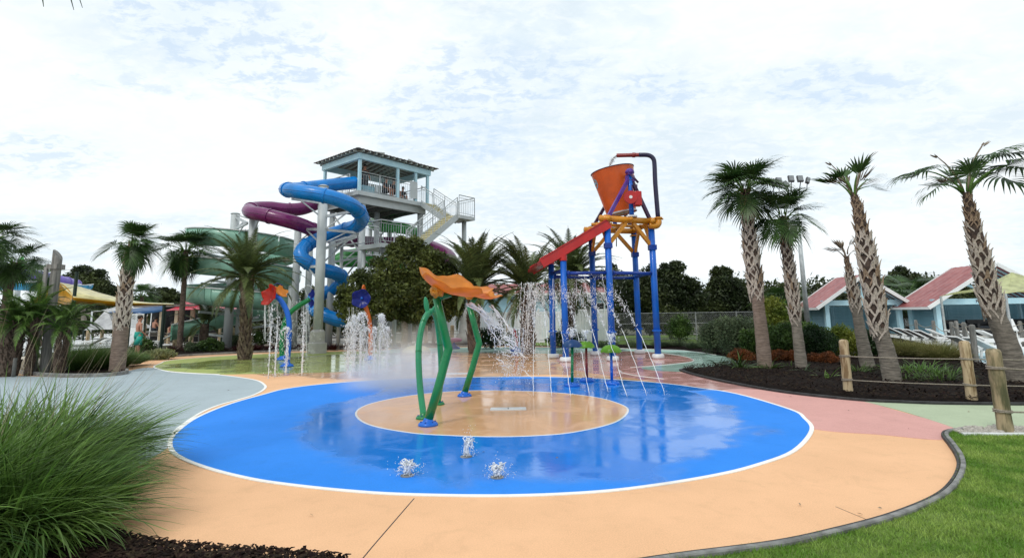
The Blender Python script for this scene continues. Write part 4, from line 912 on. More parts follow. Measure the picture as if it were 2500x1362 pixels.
# roof: corrugated sheets on four slopes
e = .42; zc0, zap = 10.20, 10.62
rc = [T(-e, -e, zc0), T(LA+e, -e, zc0), T(LA+e, LB+e, zc0), T(-e, LB+e, zc0)]; rid = [T(LB/2, LB/2, zap), T(LA-LB/2, LB/2, zap)]
def slope(a, b, c, d, n):
    "corrugated roof sheet between eave a-b and ridge d-c"
    V = []; F = []
    for i in range(n+1):
        t = i/n; p = a.lerp(b, t); q = d.lerp(c, t); up = Vector((0, 0, .02*(i % 2)))
        V += [tuple(p+up), tuple(q+up), tuple(p+up-Vector((0, 0, .03))), tuple(q+up-Vector((0, 0, .03)))]
    for i in range(n): k = 4*i; F += [(k, k+4, k+5, k+1), (k+2, k+3, k+7, k+6), (k, k+2, k+6, k+4)]
    return MB().add(V, F)
rf = tobj('roof', slope(rc[0], rc[1], rid[1], rid[0], 46), 'greyroof')
for a, b, c, d, n in ((rc[1], rc[2], rid[1], rid[1], 36), (rc[2], rc[3], rid[0], rid[1], 46), (rc[3], rc[0], rid[0], rid[0], 36)): sub('roof_sheet', slope(a, b, c, d, n), 'greyroof', rf)
g = MB()
for i in range(13): s = LA*i/12; g.beam(T(s, -e+.04, zc0-.07), T(s, LB/2, zap-.12 if .3*LA < s < .7*LA else zc0+.18), .07, .10)
for i in range(10): t = LB*i/9; g.beam(T(-e+.04, t, zc0-.07), T(LB/2*.9, t, zc0+.2), .07, .10); g.beam(T(LA+e-.04, t, zc0-.07), T(LA-LB/2*.9, t, zc0+.2), .07, .1)
for i in range(13): s = LA*i/12; g.beam(T(s, LB+e-.04, zc0-.07), T(s, LB/2, zc0+.2), .07, .10)
sub('rafters', g, 'rafter', rf)
g = MB(); tbox(g, -.4, LA+.4, -.4, LB+.4, zc0+.0, zc0+.012)
# fascia beams
for (s0, s1, t0, t1) in ((-.09, LA+.09, -.09, .09), (-.09, LA+.09, LB-.09, LB+.09), (-.09, .09, .092, LB-.092), (LA-.09, LA+.09, .092, LB-.092)):
    g = MB(); tbox(g, s0, s1, t0, t1, 9.76, 10.08); tobj('fascia_beam', g, 'paleblue')
for (s, t) in ((0.05, 0.05), (LA*.55-.1, 0.05), (LA*.8, .05), (LA-.05, 0.05), (0.05, LB-.05), (LA-.05, LB-.05), (LA*.5, LB-.05)):
    g = MB(); tbox(g, s-.07, s+.07, t-.07, t+.07, ZD, 9.758); tobj('post', g, 'paleblue')
# deck
g = MB(); tbox(g, -.15, LA+.15, -.15, LB+.15, ZD-.22, ZD); tobj('deck', g, 'steel')
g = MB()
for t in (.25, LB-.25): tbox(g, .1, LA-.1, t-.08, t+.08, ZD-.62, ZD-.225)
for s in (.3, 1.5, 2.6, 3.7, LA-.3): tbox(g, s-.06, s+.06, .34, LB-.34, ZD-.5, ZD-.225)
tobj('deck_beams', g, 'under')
g = MB(); tbox(g, .1, LA-.1, .12, .165, ZD-.60, ZD-.225); tobj('edge_beam', g, 'steel')
g = MB(); tbox(g, .1, .145, .17, LB-.1, ZD-.60, ZD-.225); tobj('edge_beam', g, 'steel')
for (s, t, r) in ((.45, .3, .17), (LA-.35, .3, .17), (.45, LB-.3, .15), (LA-.35, LB-.3, .15), (2.4, LB-.3, .15), (2.4, 1.7, .15)):
    g = MB(); g.tube([T(s, t, 0), T(s, t, ZD-.6)], r, 14); tobj('column', g, 'steel', smooth=True)
# railings
def railing(pts, zf, h=1.07, n=None, bal=.14, parent=tower, mat='galv', slopez=None):
    for i in range(len(pts)-1):
        a, b = Vector(pts[i]), Vector(pts[i+1]); ln = (b-a).length; g = MB(); U = Vector((0, 0, 1))
        g.tube([a+U*h, b+U*h], .026, 6); g.tube([a+U*(h-.14), b+U*(h-.14)], .016, 5); g.tube([a+U*.1, b+U*.1], .016, 5)
        k = max(1, round(ln/1.3))
        for j in range(k+1): p = a.lerp(b, j/k); g.tube([p, p+U*h], .024, 6)
        k = max(1, round(ln/bal))
        for j in range(1, k): p = a.lerp(b, j/k); g.tube([p+U*.1, p+U*(h-.14)], .0085, 4, cap=False)
        obj('railing', g, mat, parent)
Zd = ZD
railing([T(.02, .02, Zd), T(3.9, .02, Zd)], 0); railing([T(.02, LB-.02, Zd), T(.02, .9, Zd)], 0); railing([T(.02, LB, Zd), T(LA, LB, Zd), T(LA, .1, Zd)], 0)
# green privacy panels along far side under roof
g = MB()
for i in range(26): tbox(g, .9+i*.13, .98+i*.13, LB-.1, LB-.07, 9.0, 9.55)
tobj('slat_screen', g, 'rafter')
# stairs
def flight(p0, p1, w, side, n, dirv):
    "p0 top, p1 bottom (centre line); side unit vector across"
    for s in (-1, 1):
        g = MB(); o = side*(w/2+.03)*s; g.beam(p0+o-Vector((0, 0, .10)), p1+o-Vector((0, 0, .10)), .05, .26); tobj('stringer', g, 'steel')
        railing([p0+o, p1+o], 0, .95, bal=.22)
    for i in range(n):
        t = (i+.5)/n; c = p0.lerp(p1, t); g = MB(); z = c.z-.03
        run = ((p1-p0).to_2d().length)/n; c2 = Vector((c.x, c.y, z)); a = math.atan2(dirv.y, dirv.x)
        g.box(c2, (run*1.02, w, .05), rz=a); g.box(c2-dirv*run*.5-Vector((0, 0, .0)) + Vector((0, 0, (p0.z-p1.z)/n*.5-.03)), (.02, w, (p0.z-p1.z)/n-.05), rz=a); tobj('tread', g, 'tread')
flight(T(4.55, -.15, ZD), T(4.55, -2.05, 6.9), .9, ta, 7, -tb_)
g = MB(); tbox(g, 4.0, 5.2, -3.35, -2.05, 6.72, 6.9); tobj('landing', g, 'steel')
railing([T(5.18, -2.05, 6.9), T(5.18, -3.33, 6.9), T(4.0, -3.33, 6.9)], 0)
g = MB(); g.tube([T(5.0, -2.7, 0), T(5.0, -2.7, 6.7)], .13, 12); tobj('column', g, 'steel', smooth=True)
flight(T(4.0, -2.7, 6.9), T(1.4, -2.7, 4.95), .95, tb_, 11, -ta)
g = MB(); tbox(g, -.9, 1.4, -3.2, -1.4, 4.75, 4.95); tobj('landing', g, 'steel')
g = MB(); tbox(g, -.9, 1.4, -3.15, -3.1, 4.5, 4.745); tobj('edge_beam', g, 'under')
railing([T(-.9, -1.4, 4.95), T(-.9, -3.2, 4.95), T(1.4, -3.2, 4.95)], 0); railing([T(-.9, -1.4, 4.95), T(.3, -1.4, 4.95)], 0)
for (s, t) in ((-.7, -1.6), (-.7, -3.0), (1.2, -1.6)):
    g = MB(); g.tube([T(s, t, 0), T(s, t, 4.75)], .10, 10); tobj('column', g, 'steel', smooth=True)
flight(T(1.4, -1.7, 4.95), T(3.9, -1.7, 3.1), .9, tb_, 10, ta)
# bracing
def br(a, b, r=.045): g = MB(); g.tube([a, b], r, 6); tobj('brace', g, 'galv')
br(T(.45, .3, 7.3), T(2.6, .3, 4.8)); br(T(LA-.35, .3, 7.2), T(2.4, .3, 4.8)); br(T(.45, .3, 4.8), T(LA-.35, .3, 4.8), .06); br(T(.45, .3, 2.4), T(LA-.35, .3, 4.6)); br(T(LA-.35, .3, 2.4), T(.45, .3, 4.6))
br(T(.45, .3, 7.3), T(.45, LB-.3, 4.8)); br(T(.45, LB-.3, 7.3), T(.45, .3, 4.8)); br(T(LA-.35, LB-.3, 7.2), T(2.4, LB-.3, 4.8)); br(T(.45, .3, 2.6), T(LA-.35, .3, 2.6), .06); br(T(.45, .3, 5.4), T(.45, LB-.3, 5.4), .06)
br(T(.45, .3, 2.6), T(.45, LB-.3, 2.6), .06); br(T(.45, LB-.3, 2.6), T(.45, .3, 4.7))

# ================================================================== SLIDES
def tubeslide(name, label, pts, r, mat, every=14, sub_=5, flange=.035):
    W = [P(u, v, d) for (u, v, d) in pts]; cur = bez(W, sub_); b = W[0]
    t = thing(name, label, 'water slide', (W[-1].x, W[-1].y, 0), 'tall water slides on the tower')
    # cut into moulded sections, each its own part with a bolted collar
    i = 0; k = len(cur)-1
    while i < k:
        j = min(i+every, k); 
        if k-j < 4: j = k
        g = MB(); seg = cur[i:j+1]; g.tube(seg, r, 18, cap=False); g.tube(seg, r-.02, 18, cap=False); s = obj('tube_section', g, mat, t, smooth=True)
        c = MB(); d = (cur[min(j+1, k)]-cur[j-1]).normalized(); p = cur[j]; c.tube([p-d*.035, p+d*.035], r+flange, 18); 
        if j < k: sub('collar', c, mat, s, smooth=False)
        # side seam
        sm = MB(); off = Vector((0, 0, 0)); sp = []
        for q in range(i, j+1):
            dd = (cur[min(q+1, k)]-cur[max(q-1, 0)]).normalized(); h = dd.cross(Vector((0, 0, 1))).normalized(); sp.append(cur[q]+h*(r+.004))
        sm.tube(sp, .018, 5); sp2 = [2*cur[i+q]-sp[q] for q in range(len(sp))]; sm.tube(sp2, .018, 5); sub('seam', sm, mat, s)
        i = j
    return t, cur
bs, bcur = tubeslide('blue_slide', 'glossy blue tube slide curling down in front of the tower', [(868, 446, 27.4), (820, 451, 26.7), (775, 456, 26.0), (735, 461, 25.2), (706, 463, 24.4), (699, 463, 23.6), (712, 465, 23.0), (745, 470, 22.6), (778, 475, 22.5), (815, 484, 22.6), (850, 497, 22.9), (872, 512, 23.5), (884, 533, 24.4), (872, 551, 25.2), (845, 560, 25.7), (806, 573, 25.9), (770, 587, 25.8), (746, 601, 25.4), (735, 617, 25.0), (742, 634, 24.85), (762, 647, 25.0), (790, 659, 25.2), (822, 668, 25.6), (838, 684, 26.4), (822, 702, 27.2), (790, 716, 27.4), (764, 732, 27.0), (766, 752, 26.4), (790, 768, 26.0), (822, 780, 26.0), (850, 784, 26.2)], .325, 'slideblue')
ps, pcur = tubeslide('purple_slide', 'dark magenta tube slide sweeping out to the left of the tower', [(800, 485, 29.2), (765, 500, 28.8), (735, 510, 28.4), (700, 512, 28.0), (660, 508, 27.6), (625, 509, 27.0), (609, 514, 26.3), (618, 520, 25.7), (645, 525, 25.4), (682, 534, 25.3), (722, 545, 25.5), (756, 558, 26.2), (785, 572, 27.4), (820, 582, 29), (860, 588, 30.6), (920, 592, 32), (985, 592, 32.6), (1040, 598, 31.8), (1078, 613, 30.4), (1100, 631, 29.4), (1088, 652, 28.6), (1045, 668, 28.5), (1000, 690, 29)], .35, 'purple_slide')
gs, gcur = tubeslide('green_slide', 'bright green tube slide winding behind the tower columns', [(985, 515, 32), (945, 528, 32.8), (912, 545, 32.2), (925, 553, 31.4), (960, 556, 31), (1000, 562, 31.4), (1026, 578, 32.4), (1000, 598, 33.4), (950, 610, 33.8), (895, 616, 33), (850, 622, 32), (829, 631, 31.2), (842, 639, 30.8), (885, 638, 31.1), (930, 640, 31.6), (980, 650, 32.4), (1000, 670, 33)], .32, 'green_slide')
# teal open flume
def sweep(path, prof, closed_prof=True):
    V = []; F = []; n = len(path); m = len(prof)
    for i, p in enumerate(path):
        t = (path[min(i+1, n-1)]-path[max(i-1, 0)]); t.z = 0; t.normalize(); sd = Vector((t.y, -t.x, 0))
        for (x, z) in prof: V.append(tuple(p+sd*x+Vector((0, 0, z))))
    for i in range(n-1):
        for k in range(m if closed_prof else m-1): k2 = (k+1) % m; F.append((i*m+k, i*m+k2, (i+1)*m+k2, (i+1)*m+k))
    F.append(tuple(range(m))); F.append(tuple(reversed(range((n-1)*m, n*m))))
    return MB().add(V, F)
def uprof(r, wall, th):
    o = [(r, wall)]+[(r*math.cos(a), r*math.sin(a)) for a in np.linspace(0, -PI, 13)]+[(-r, wall)]
    q = r-th; i = [(-q, wall)]+[(q*math.cos(a), q*math.sin(a)) for a in np.linspace(-PI, 0, 13)]+[(q, wall)]
    return o+i
def flume(name, label, path, r, wall, mat, rimmat, group, every=12, cat='water slide'):
    t = thing(name, label, cat, (path[-1].x, path[-1].y, 0), group); i = 0; k = len(path)-1
    while i < k:
        j = min(i+every, k)
        if k-j < 4: j = k
        seg = path[i:j+1]; s = obj('flume_section', sweep(seg, uprof(r, wall, .04)), mat, t, smooth=True)
        for sg in (1, -1):
            sub('rim', sweep(seg, [((r-.05)*sg, wall), ((r+.05)*sg, wall), ((r+.05)*sg, wall+.05), ((r-.05)*sg, wall+.05)]), rimmat, s)
        c = path[j]; 
        if j < k: sub('rib', sweep(path[j:j+2] if j < k else path[j-1:j+1], uprof(r+.04, wall-.02, .05)), mat, s)
        i = j
    return t
hc = P(594, 700, 30.8); HR = 2.52; hel = []
for i in range(150):
    ph = .62*PI+i/149*(6.62-.62)*PI; z = 6.3-(ph-PI)/(2*PI)*1.58; 
    hel.append(Vector((hc.x+HR*math.cos(ph), hc.y+HR*math.sin(ph), z+.02)))
lst = hel[-1]; dr = (hel[-1]-hel[-2]).normalized()
for i in range(1, 12): dr = (Matrix.Rotation(.03, 3, 'Z') @ dr); lst = lst+dr*.35+Vector((0, 0, -.055)); hel.append(lst)
teal = flume('teal_spiral_slide', 'wide sea green open flume spiralling in three loops at the left', hel, .54, .36, 'seagreen', 'whitepl', 'tall water slides on the tower', 15)
# support columns with pedestals and outriggers
def support(u, v, dist, wpx, parent, arms=(), mat='steel', ped=False):
    top = P(u, v, dist); r = wpx*dist/FPX/2; base = Vector((top.x, top.y, 0)); g = MB(); g.tube([base, top], r, 18); cl = obj('support_column', g, mat, parent, smooth=True)
    c = MB(); c.lathe([(r+.02, -.03), (r+.03, .0), (r*.6, .06)], top, 18); sub('cap', c, mat, cl)
    if ped:
        p = MB(); p.lathe([(r*1.9, 0), (r*1.9, .45), (r*1.5, .5), (r*1.5, .95), (r*1.05, 1.05)], base, 24); sub('pedestal', p, 'concrete', cl)
    for (z, tgt) in arms:
        a = Vector((top.x, top.y, z)); tg = Vector(tgt); g = MB(); g.beam(a, tg, .09, .12); g.beam(a-Vector((0, 0, .7)), a.lerp(tg, .75), .05, .06); obj('outrigger', g, 'galv', parent)
near = lambda cur, u, v, d: P(u, v, d)
support(790, 455, 24.4, 23, bs, ped=True, arms=[(P(790, 496, 24.4).z, P(712, 485, 23.4)), (P(790, 530, 24.4).z, P(868, 515, 24.1)), (P(790, 560, 24.4).z, P(868, 568, 25.2)), (P(790, 560, 24.4).z, P(735, 560, 26.2)), (P(790, 650, 24.4).z, P(740, 652, 25)), (P(790, 610, 24.4).z, P(870, 578, 26.5))])
support(812, 582, 27.2, 15, bs, arms=[(P(812, 590, 27.2).z, P(880, 570, 28)), (P(812, 640, 27.2).z, P(885, 628, 28.2)), (P(812, 700, 27.2).z, P(790, 725, 27.4))])
support(835, 590, 29.5, 8, bs, arms=[(P(835, 612, 29.5).z, P(880, 612, 30))]); support(829, 712, 26.5, 8, bs)
support(757, 600, 31, 15, ps); support(728, 558, 28.2, 17, ps, arms=[(P(728, 560, 28.2).z, P(780, 562, 27)), (P(728, 620, 28.2).z, P(760, 600, 29))]); support(1060, 640, 30, 9, ps); support(620, 526, 26.8, 20, ps, arms=[(P(620, 535, 26.8).z, P(640, 530, 25.5))])
support(575, 522, 28.6, 20, teal, arms=[(P(575, 530, 28.6).z, P(604, 545, 26.8)), (P(575, 560, 28.6).z, P(604, 545, 26.8))]); support(714, 700, 29.5, 18, teal); support(500, 745, 32.5, 18, teal)
g = MB(); g.tube([P(575, 524, 28.6), P(606, 533, 26.8)], .04, 6); obj('brace', g, 'galv', teal)
for i, ph in enumerate((.9, 1.35, 1.75, .25)):
    ph *= PI
    for z in (5.8, 4.2, 2.7):
        zz_ = z-((ph/PI-1) % 2)*.81; 
        g = MB(); g.beam(Vector((hc.x, hc.y, zz_-.7)), Vector((hc.x+HR*math.cos(ph), hc.y+HR*math.sin(ph), zz_-.45)), .1, .12); obj('outrigger', g, 'galv', teal)
g = MB(); g.tube([Vector((hc.x, hc.y, 0)), Vector((hc.x, hc.y, 5.9))], .27, 18); obj('support_column', g, 'steel', teal, smooth=True)
support(905, 560, 32.5, 9, gs); support(1005, 560, 31.8, 9, gs); support(960, 600, 33.6, 12, gs)
# distant slides at far left
def farslide(name, label, pts, r, mat): 
    W = [P(u, v, d) for (u, v, d) in pts]; cur = bez(W, 6); t = thing(name, label, 'water slide', (W[-1].x, W[-1].y, 0), 'slides at the far left'); i = 0
    while i < len(cur)-1:
        j = min(i+8, len(cur)-1); g = MB(); g.tube(cur[i:j+1], r, 14, cap=False); g.tube(cur[i:j+1], r-.03, 14, cap=False); o = obj('tube_section', g, mat, t, smooth=True)
        c = MB(); d = (cur[j]-cur[j-1]).normalized(); c.tube([cur[j]-d*.06, cur[j]+d*.06], r+.05, 14); sub('collar', c, mat, o); i = j
    for k in (len(cur)//4, 2*len(cur)//3):
        g = MB(); p = cur[k]; g.tube([(p.x, p.y, 0), (p.x, p.y, p.z-r*.8)], .14, 10); obj('support_column', g, 'steel', t, smooth=True)
    return t
farslide('lilac_slide', 'pale purple tube slide crossing behind the left palms', [(-160, 640, 40), (-60, 648, 41), (0, 660, 42), (60, 668, 43), (110, 677, 44), (150, 686, 45), (185, 695, 47)], .42, 'lilac')
farslide('lilac_slide', 'upper purple tube slide at the very left edge', [(-200, 620, 44), (-60, 640, 44), (-10, 652, 45), (20, 662, 46)], .45, 'lilac')
pth = bez([P(-200, 690, 38), P(-40, 692, 38), P(30, 694, 38.5), P(90, 696, 39), P(140, 700, 40), P(190, 700, 42), P(212, 698, 44)], 6)
flume('sky_blue_flume', 'sky blue open flume slide behind the left signpost', pth, .42, .12, 'sky_flume', 'whitepl', 'slides at the far left', 8)
t = thing('green_funnel', 'bright green slide funnel top between the left palm crowns', 'water slide', tuple(P(50, 700, 50)*Vector((1, 1, 0)) if False else (P(50, 700, 50).x, 50, 0)), 'slides at the far left')
b = P(50, 660, 50); g = MB(); g.lathe([(.25, -.9), (.9, -.5), (1.0, -.1), (.75, .1), (.7, .5), (.3, .75), (.1, 1.3)], b, 18); obj('funnel', g, 'green_slide', t, smooth=True)
g = MB(); g.tube([(b.x, b.y, 0), (b.x, b.y, b.z-.85)], .2, 10); obj('support_column', g, 'steel', t)
# ================================================================== SPLASH TOYS
def base_dome(c, r, mat='blue', parent=None, z0=.0096, name='base', h=.5):
    g = MB(); g.lathe([(r, 0), (r, r*.14), (r*.86, r*.3), (r*.55, r*.42), (r*.5, r*h*1.1), (r*.36, r*h*1.5), (.01, r*h*1.62)], (c[0], c[1], z0), 22)
    b = obj(name, g, mat, parent, smooth=True)
    k = MB()
    for i in range(6): a = i*PI/3+.3; k.lathe([(.012, 0), (.012, .012), (.004, .018)], (c[0]+r*.72*math.cos(a), c[1]+r*.72*math.sin(a), z0+r*.33), 6)
    sub('bolts', k, 'deepblue', b); return b
def flower_mesh(R, petals=5, cup=.35, wave=.1, rings=9, seg=60, notch=.25, th=.014, twist=0, frill=.02):
    V = []; F = []
    for lay in (0, 1):
        for i in range(rings+1):
            t = i/rings
            for k in range(seg):
                a = 2*PI*k/seg; rr = R*t*(1-notch*(t**2)*(.5-.5*math.cos(petals*a)))
                z = cup*R*t*t+wave*R*t*t*math.cos(petals*a)+frill*R*t**4*math.sin(13*a+1)+twist*R*t*t*math.sin(a) - lay*th
                V.append((rr*math.cos(a), rr*math.sin(a), z))
    M_ = (rings+1)*seg
    for i in range(rings):
        for k in range(seg):
            k2 = (k+1) % seg; F.append((i*seg+k, (i+1)*seg+k, (i+1)*seg+k2, i*seg+k2)); F.append((M_+i*seg+k, M_+i*seg+k2, M_+(i+1)*seg+k2, M_+(i+1)*seg+k))
    for k in range(seg): k2 = (k+1) % seg; F.append((rings*seg+k, M_+rings*seg+k, M_+rings*seg+k2, rings*seg+k2))
    return np.array(V), F
def orient(V, c, normal, spin=0):
    n = Vector(normal).normalized(); q = n.to_track_quat('Z', 'Y').to_matrix() @ Matrix.Rotation(spin, 3, 'Z'); return V @ np.array(q).T + np.array(c)
def flower(parent, c, normal, R, mat, name='petals', spin=0, **k):
    V, F = flower_mesh(R, **k); g = MB(); g.add(orient(V, c, normal, spin), F); return obj(name, g, mat, parent, smooth=True)
def tor(c, R, r, mat, parent, name='collar_ring', n=20):
    g = MB(); g.tube([(c[0]+R*math.cos(2*PI*i/n), c[1]+R*math.sin(2*PI*i/n), c[2]) for i in range(n)], r, 6, closed=True); return obj(name, g, mat, parent, smooth=True)
# two orange petals on bent green stems
def big_flower(label, base_px, kink_px, top_px, d0, d1, d2, cpx, cd, R, normal, spin, knob, rstem):
    b = G(*base_px, .0116); t = thing('spray_flower', label, 'splash pad sprayer', (b.x, b.y, 0), 'giant orange flower sprayers')
    dom = base_dome(b, rstem*2.25, parent=t, z0=.0116)
    k = P(*kink_px, d1); tp = P(*top_px, d2); low = [b+Vector((0, 0, .06)), b.lerp(k, .5), b.lerp(k, .93)]
    pts = low+[k]+[k.lerp(tp, .07), k.lerp(tp, .5), tp]
    g = MB(); g.tube([low[0], low[1], low[2], k+(tp-low[2])*.0, k.lerp(tp, .07), k.lerp(tp, .5), tp], [rstem, rstem, rstem, rstem*1.02, rstem, rstem, rstem*.93], 18); st = obj('stem', g, 'green', t, smooth=True)
    for f in (.5,):
        q = b.lerp(k, f); d = (k-b).normalized(); c = MB(); c.tube([q-d*.012, q+d*.012], rstem*1.03, 18); sub('joint_ring', c, 'green', st)
    c = P(*cpx, cd); f = flower(t, c, normal, R, 'petal_orange', spin=spin, cup=.32, wave=.07, notch=.18, frill=.02, twist=.04, rings=10, seg=70)
    kc = P(*knob, cd-.32*R); h = MB(); h.ellipsoid(kc, (R*.15, R*.13, R*.15), 16, 12, .5)
    for i in range(20):
        a = random.uniform(0, 2*PI); e_ = random.uniform(-1, 1); v = Vector((math.cos(a)*math.cos(e_), -abs(math.sin(a)*math.cos(e_)), math.sin(e_)))*R*.13; h.ellipsoid(kc+v, (R*.045,)*3, 7, 5)
    obj('stamen_knob', h, 'yellow', t, smooth=True)
    n = MB(); n.tube([tp, tp.lerp(c, .9)], rstem*.8, 12); obj('neck', n, 'green', t, smooth=True); return t
big_flower('nearest giant orange flower on a bent green stem, spilling water to the right', (1045, 1038), (1095, 852), (1066, 728), 8.46, 8.45, 8.4, (1104, 716), 8.45, .64, (.25, -.13, .95), .5, (1067, 710), .066)
big_flower('second giant orange flower behind, on a green stem with a right facing bend', (1134, 967), (1170, 838), (1146, 748), 11.3, 11.2, 11.2, (1163, 723), 11.2, .52, (.30, -.14, .94), .1, (1146, 722), .064)
# green misting arch
fa = G(1035, 1021, .0116); fb = G(1068, 987, .0116); ap = [fa]; L_ = [(1026, 950), (1022, 880), (1024, 830), (1034, 785), (1048, 762), (1060, 764), (1068, 790), (1074, 840), (1077, 900), (1074, 950)]
for i, (u, v) in enumerate(L_): ap.append(P(u, v, fa.y+(fb.y-fa.y)*(i+1)/(len(L_)+1)))
ap.append(fb); t = thing('misting_arch', 'slender green arch hoop spraying mist beside the nearest orange flower', 'splash pad sprayer', (fa.x, fa.y, 0))
cur = bez(ap, 5); g = MB(); g.tube(cur, .052, 16); ar = obj('arch_pipe', g, 'lightgreen', t, smooth=True)
for i in (12, 20, 40):
    d = (cur[i+1]-cur[i]).normalized(); c = MB(); c.tube([cur[i]-d*.012, cur[i]+d*.012], .056, 16); sub('joint_ring', c, 'green', ar)
for f_ in (fa, fb): base_dome(f_, .13, 'green', t, z0=.0116, name='foot')
lc = P(1040, 752, 9.4); V = []; F = []
g = MB(); g.tube(bez([P(1052, 768, 9.5), P(1045, 770, 9.45), P(1038, 775, 9.4)], 3), .02, 8); g.ellipsoid(P(1041, 745, 9.42), (.045, .02, .15), 12, 10, R=Matrix.Rotation(-.15, 3, 'Y')); g.ellipsoid(P(1058, 755, 9.42), (.03, .02, .08), 10, 8, R=Matrix.Rotation(.5, 3, 'Y')); obj('leaf_nozzle', g, 'lightgreen', t, smooth=True)
# three mushroom sprayers
def mushroom(label, bpx, cpx, stem, cap, rcap=.225):
    b = G(*bpx, .0096); c = P(*cpx, b.y); t = thing('mushroom_sprayer', label, 'splash pad sprayer', (b.x, b.y, 0), 'mushroom sprayers'); base_dome(b, .18, parent=t, h=.3)
    g = MB(); g.tube([b, c], [.034, .03], 12); obj('stem', g, stem, t, smooth=True)
    V = []; F = []; n = 12; seg = 40
    g = MB(); prof = [(rcap*math.sin(a)*(1), rcap*.72*math.cos(a)) for a in np.linspace(.03, 1.5, 10)]+[(rcap*1.03, -.0), (rcap*.97, -.004)]+[(rcap*.94*math.sin(a), rcap*.67*math.cos(a)) for a in np.linspace(1.5, .03, 8)]
    vs = []; fs = []
    for (r, z) in prof:
        for k in range(seg): a = 2*PI*k/seg; sc = 1+.03*math.cos(6*a)*(r/rcap)**2; vs.append((c.x+r*sc*math.cos(a), c.y+r*sc*math.sin(a), c.z+z-.02-.008*(r/rcap)**3*math.cos(6*a)))
    for i in range(len(prof)-1):
        for k in range(seg): k2 = (k+1) % seg; fs.append((i*seg+k, (i+1)*seg+k, (i+1)*seg+k2, i*seg+k2))
    g.add(vs, fs); obj('cap', g, cap, t, smooth=True)
    g = MB(); g.lathe([(.02, 0), (.025, .03), (.012, .05)], (c.x, c.y, c.z+rcap*.66), 12); obj('nozzle', g, 'navy', t); return t, c
_, m1 = mushroom('slate blue mushroom sprayer on a green stem', (1397, 942), (1397, 844), 'green', 'bluecap')
_, m2 = mushroom('lime mushroom sprayer on a red stem', (1433, 930), (1431, 846), 'brownred', 'limecap', .21)
_, m3 = mushroom('bright lime mushroom sprayer on a blue stem', (1494, 937), (1492, 857), 'blue', 'limecap', .24)
# tall curved flowers on the left
def tall_flower(label, path, r, mat, basepx, build):
    b = G(*basepx, .0066); t = thing('flower_sprayer', label, 'splash pad sprayer', (b.x, b.y, 0), 'tall curved flower sprayers'); base_dome(b, .22, parent=t)
    pts = [b]+[P(u, v, b.y+dd) for (u, v, dd) in path]; cur = bez(pts, 6); g = MB(); g.tube(cur, r, 14); obj('stem', g, mat, t, smooth=True); build(t, b, cur); return t
def build_red(t, b, cur):
    c = P(664, 723, b.y-.1); flower(t, c, (-.45, -.75, .25), .38, 'petal_red', spin=.4, cup=.35, wave=.12, notch=.15, frill=.04); c2 = P(684, 714, b.y+.2)
    flower(t, c2, (.6, -.3, .5), .27, 'petal_orange', 'back_petals', cup=.3, wave=.1); g = MB(); g.tube(bez([P(676, 722, b.y), P(667, 704, b.y-.1), P(676, 692, b.y-.1), P(690, 697, b.y)], 5), .022, 8); obj('nozzle_hook', g, 'navy', t, smooth=True)
tall_flower('red and orange flower sprayer on a curved blue stem', [(705, 840, 0), (706, 790, 0), (699, 757, 0), (684, 732, 0), (672, 722, 0)], .085, 'blue', (700, 895), build_red)
def build_dbl(t, b, cur):
    for (u, v, r) in ((764, 719, .19), (763, 741, .17)):
        c = P(u, v, b.y-.1); flower(t, c, (-.5, -.8, .1), r, 'petal_blue', cup=.3, wave=.08, petals=4)
    g = MB(); g.tube(bez([P(752, 728, b.y), P(744, 702, b.y), P(754, 697, b.y), P(763, 704, b.y)], 5), .015, 6); obj('nozzle_hook', g, 'galv', t, smooth=True)
tall_flower('double blue flower sprayer on a curved green stem', [(688, 830, 0), (694, 790, 0), (708, 764, 0), (730, 746, 0), (756, 731, 0)], .095, 'green', (689, 878), build_dbl)
def build_blue(t, b, cur):
    c = P(883, 730, b.y-.25); flower(t, c, (.05, -.97, .1), .37, 'petal_blue', cup=.35, wave=.12, petals=5, notch=.1, rings=9); g = MB(); g.ellipsoid(P(883, 728, b.y-.3), (.05, .05, .05), 10, 8); obj('hub', g, 'blue', t, smooth=True)
    g = MB(); g.tube(bez([P(884, 716, b.y-.2), P(886, 700, b.y-.2), P(889, 698, b.y-.1), P(891, 712, b.y)], 4), .035, 8); obj('nozzle_hook', g, 'orange', t, smooth=True)
tall_flower('royal blue flower sprayer on a curved orange stem', [(905, 835, 0), (904, 800, 0), (900, 775, 0), (893, 750, 0), (886, 734, -.1)], .085, 'orange', (904, 878), build_blue)
# small far sprayers
b = G(1108, 851, .004); t = thing('mushroom_sprayer', 'small flat pink mushroom sprayer near the back walkway', 'splash pad sprayer', (b.x, b.y, 0)); base_dome(b, .3, parent=t, z0=.004)
g = MB(); g.tube([b, b+Vector((0, 0, .35))], .06, 10); obj('stem', g, 'blue', t); g = MB(); g.lathe([(.1, .3), (.34, .32), (.4, .38), (.38, .45), (.25, .5), (.02, .52)], b, 24); obj('cap', g, 'pink', t, smooth=True)
b = G(1016, 862, .004); t = thing('ground_dome', 'pale yellow low dome seat half hidden by mist', 'play dome', (b.x, b.y, 0)); g = MB(); g.lathe([(.62, 0), (.60, .12), (.45, .26), (.2, .33), (.01, .34)], b, 28); obj('shell', g, 'cream', t, smooth=True)
g = MB(); g.lathe([(.08, 0), (.07, .06), (.01, .08)], b+Vector((0, 0, .33)), 10); obj('nozzle', g, 'white', t)
b = G(1258, 857, .004); t = thing('ground_sprayer', 'short red bent sprayer post with blue base before the white fence', 'splash pad sprayer', (b.x, b.y, 0)); base_dome(b, .26, parent=t, z0=.004)
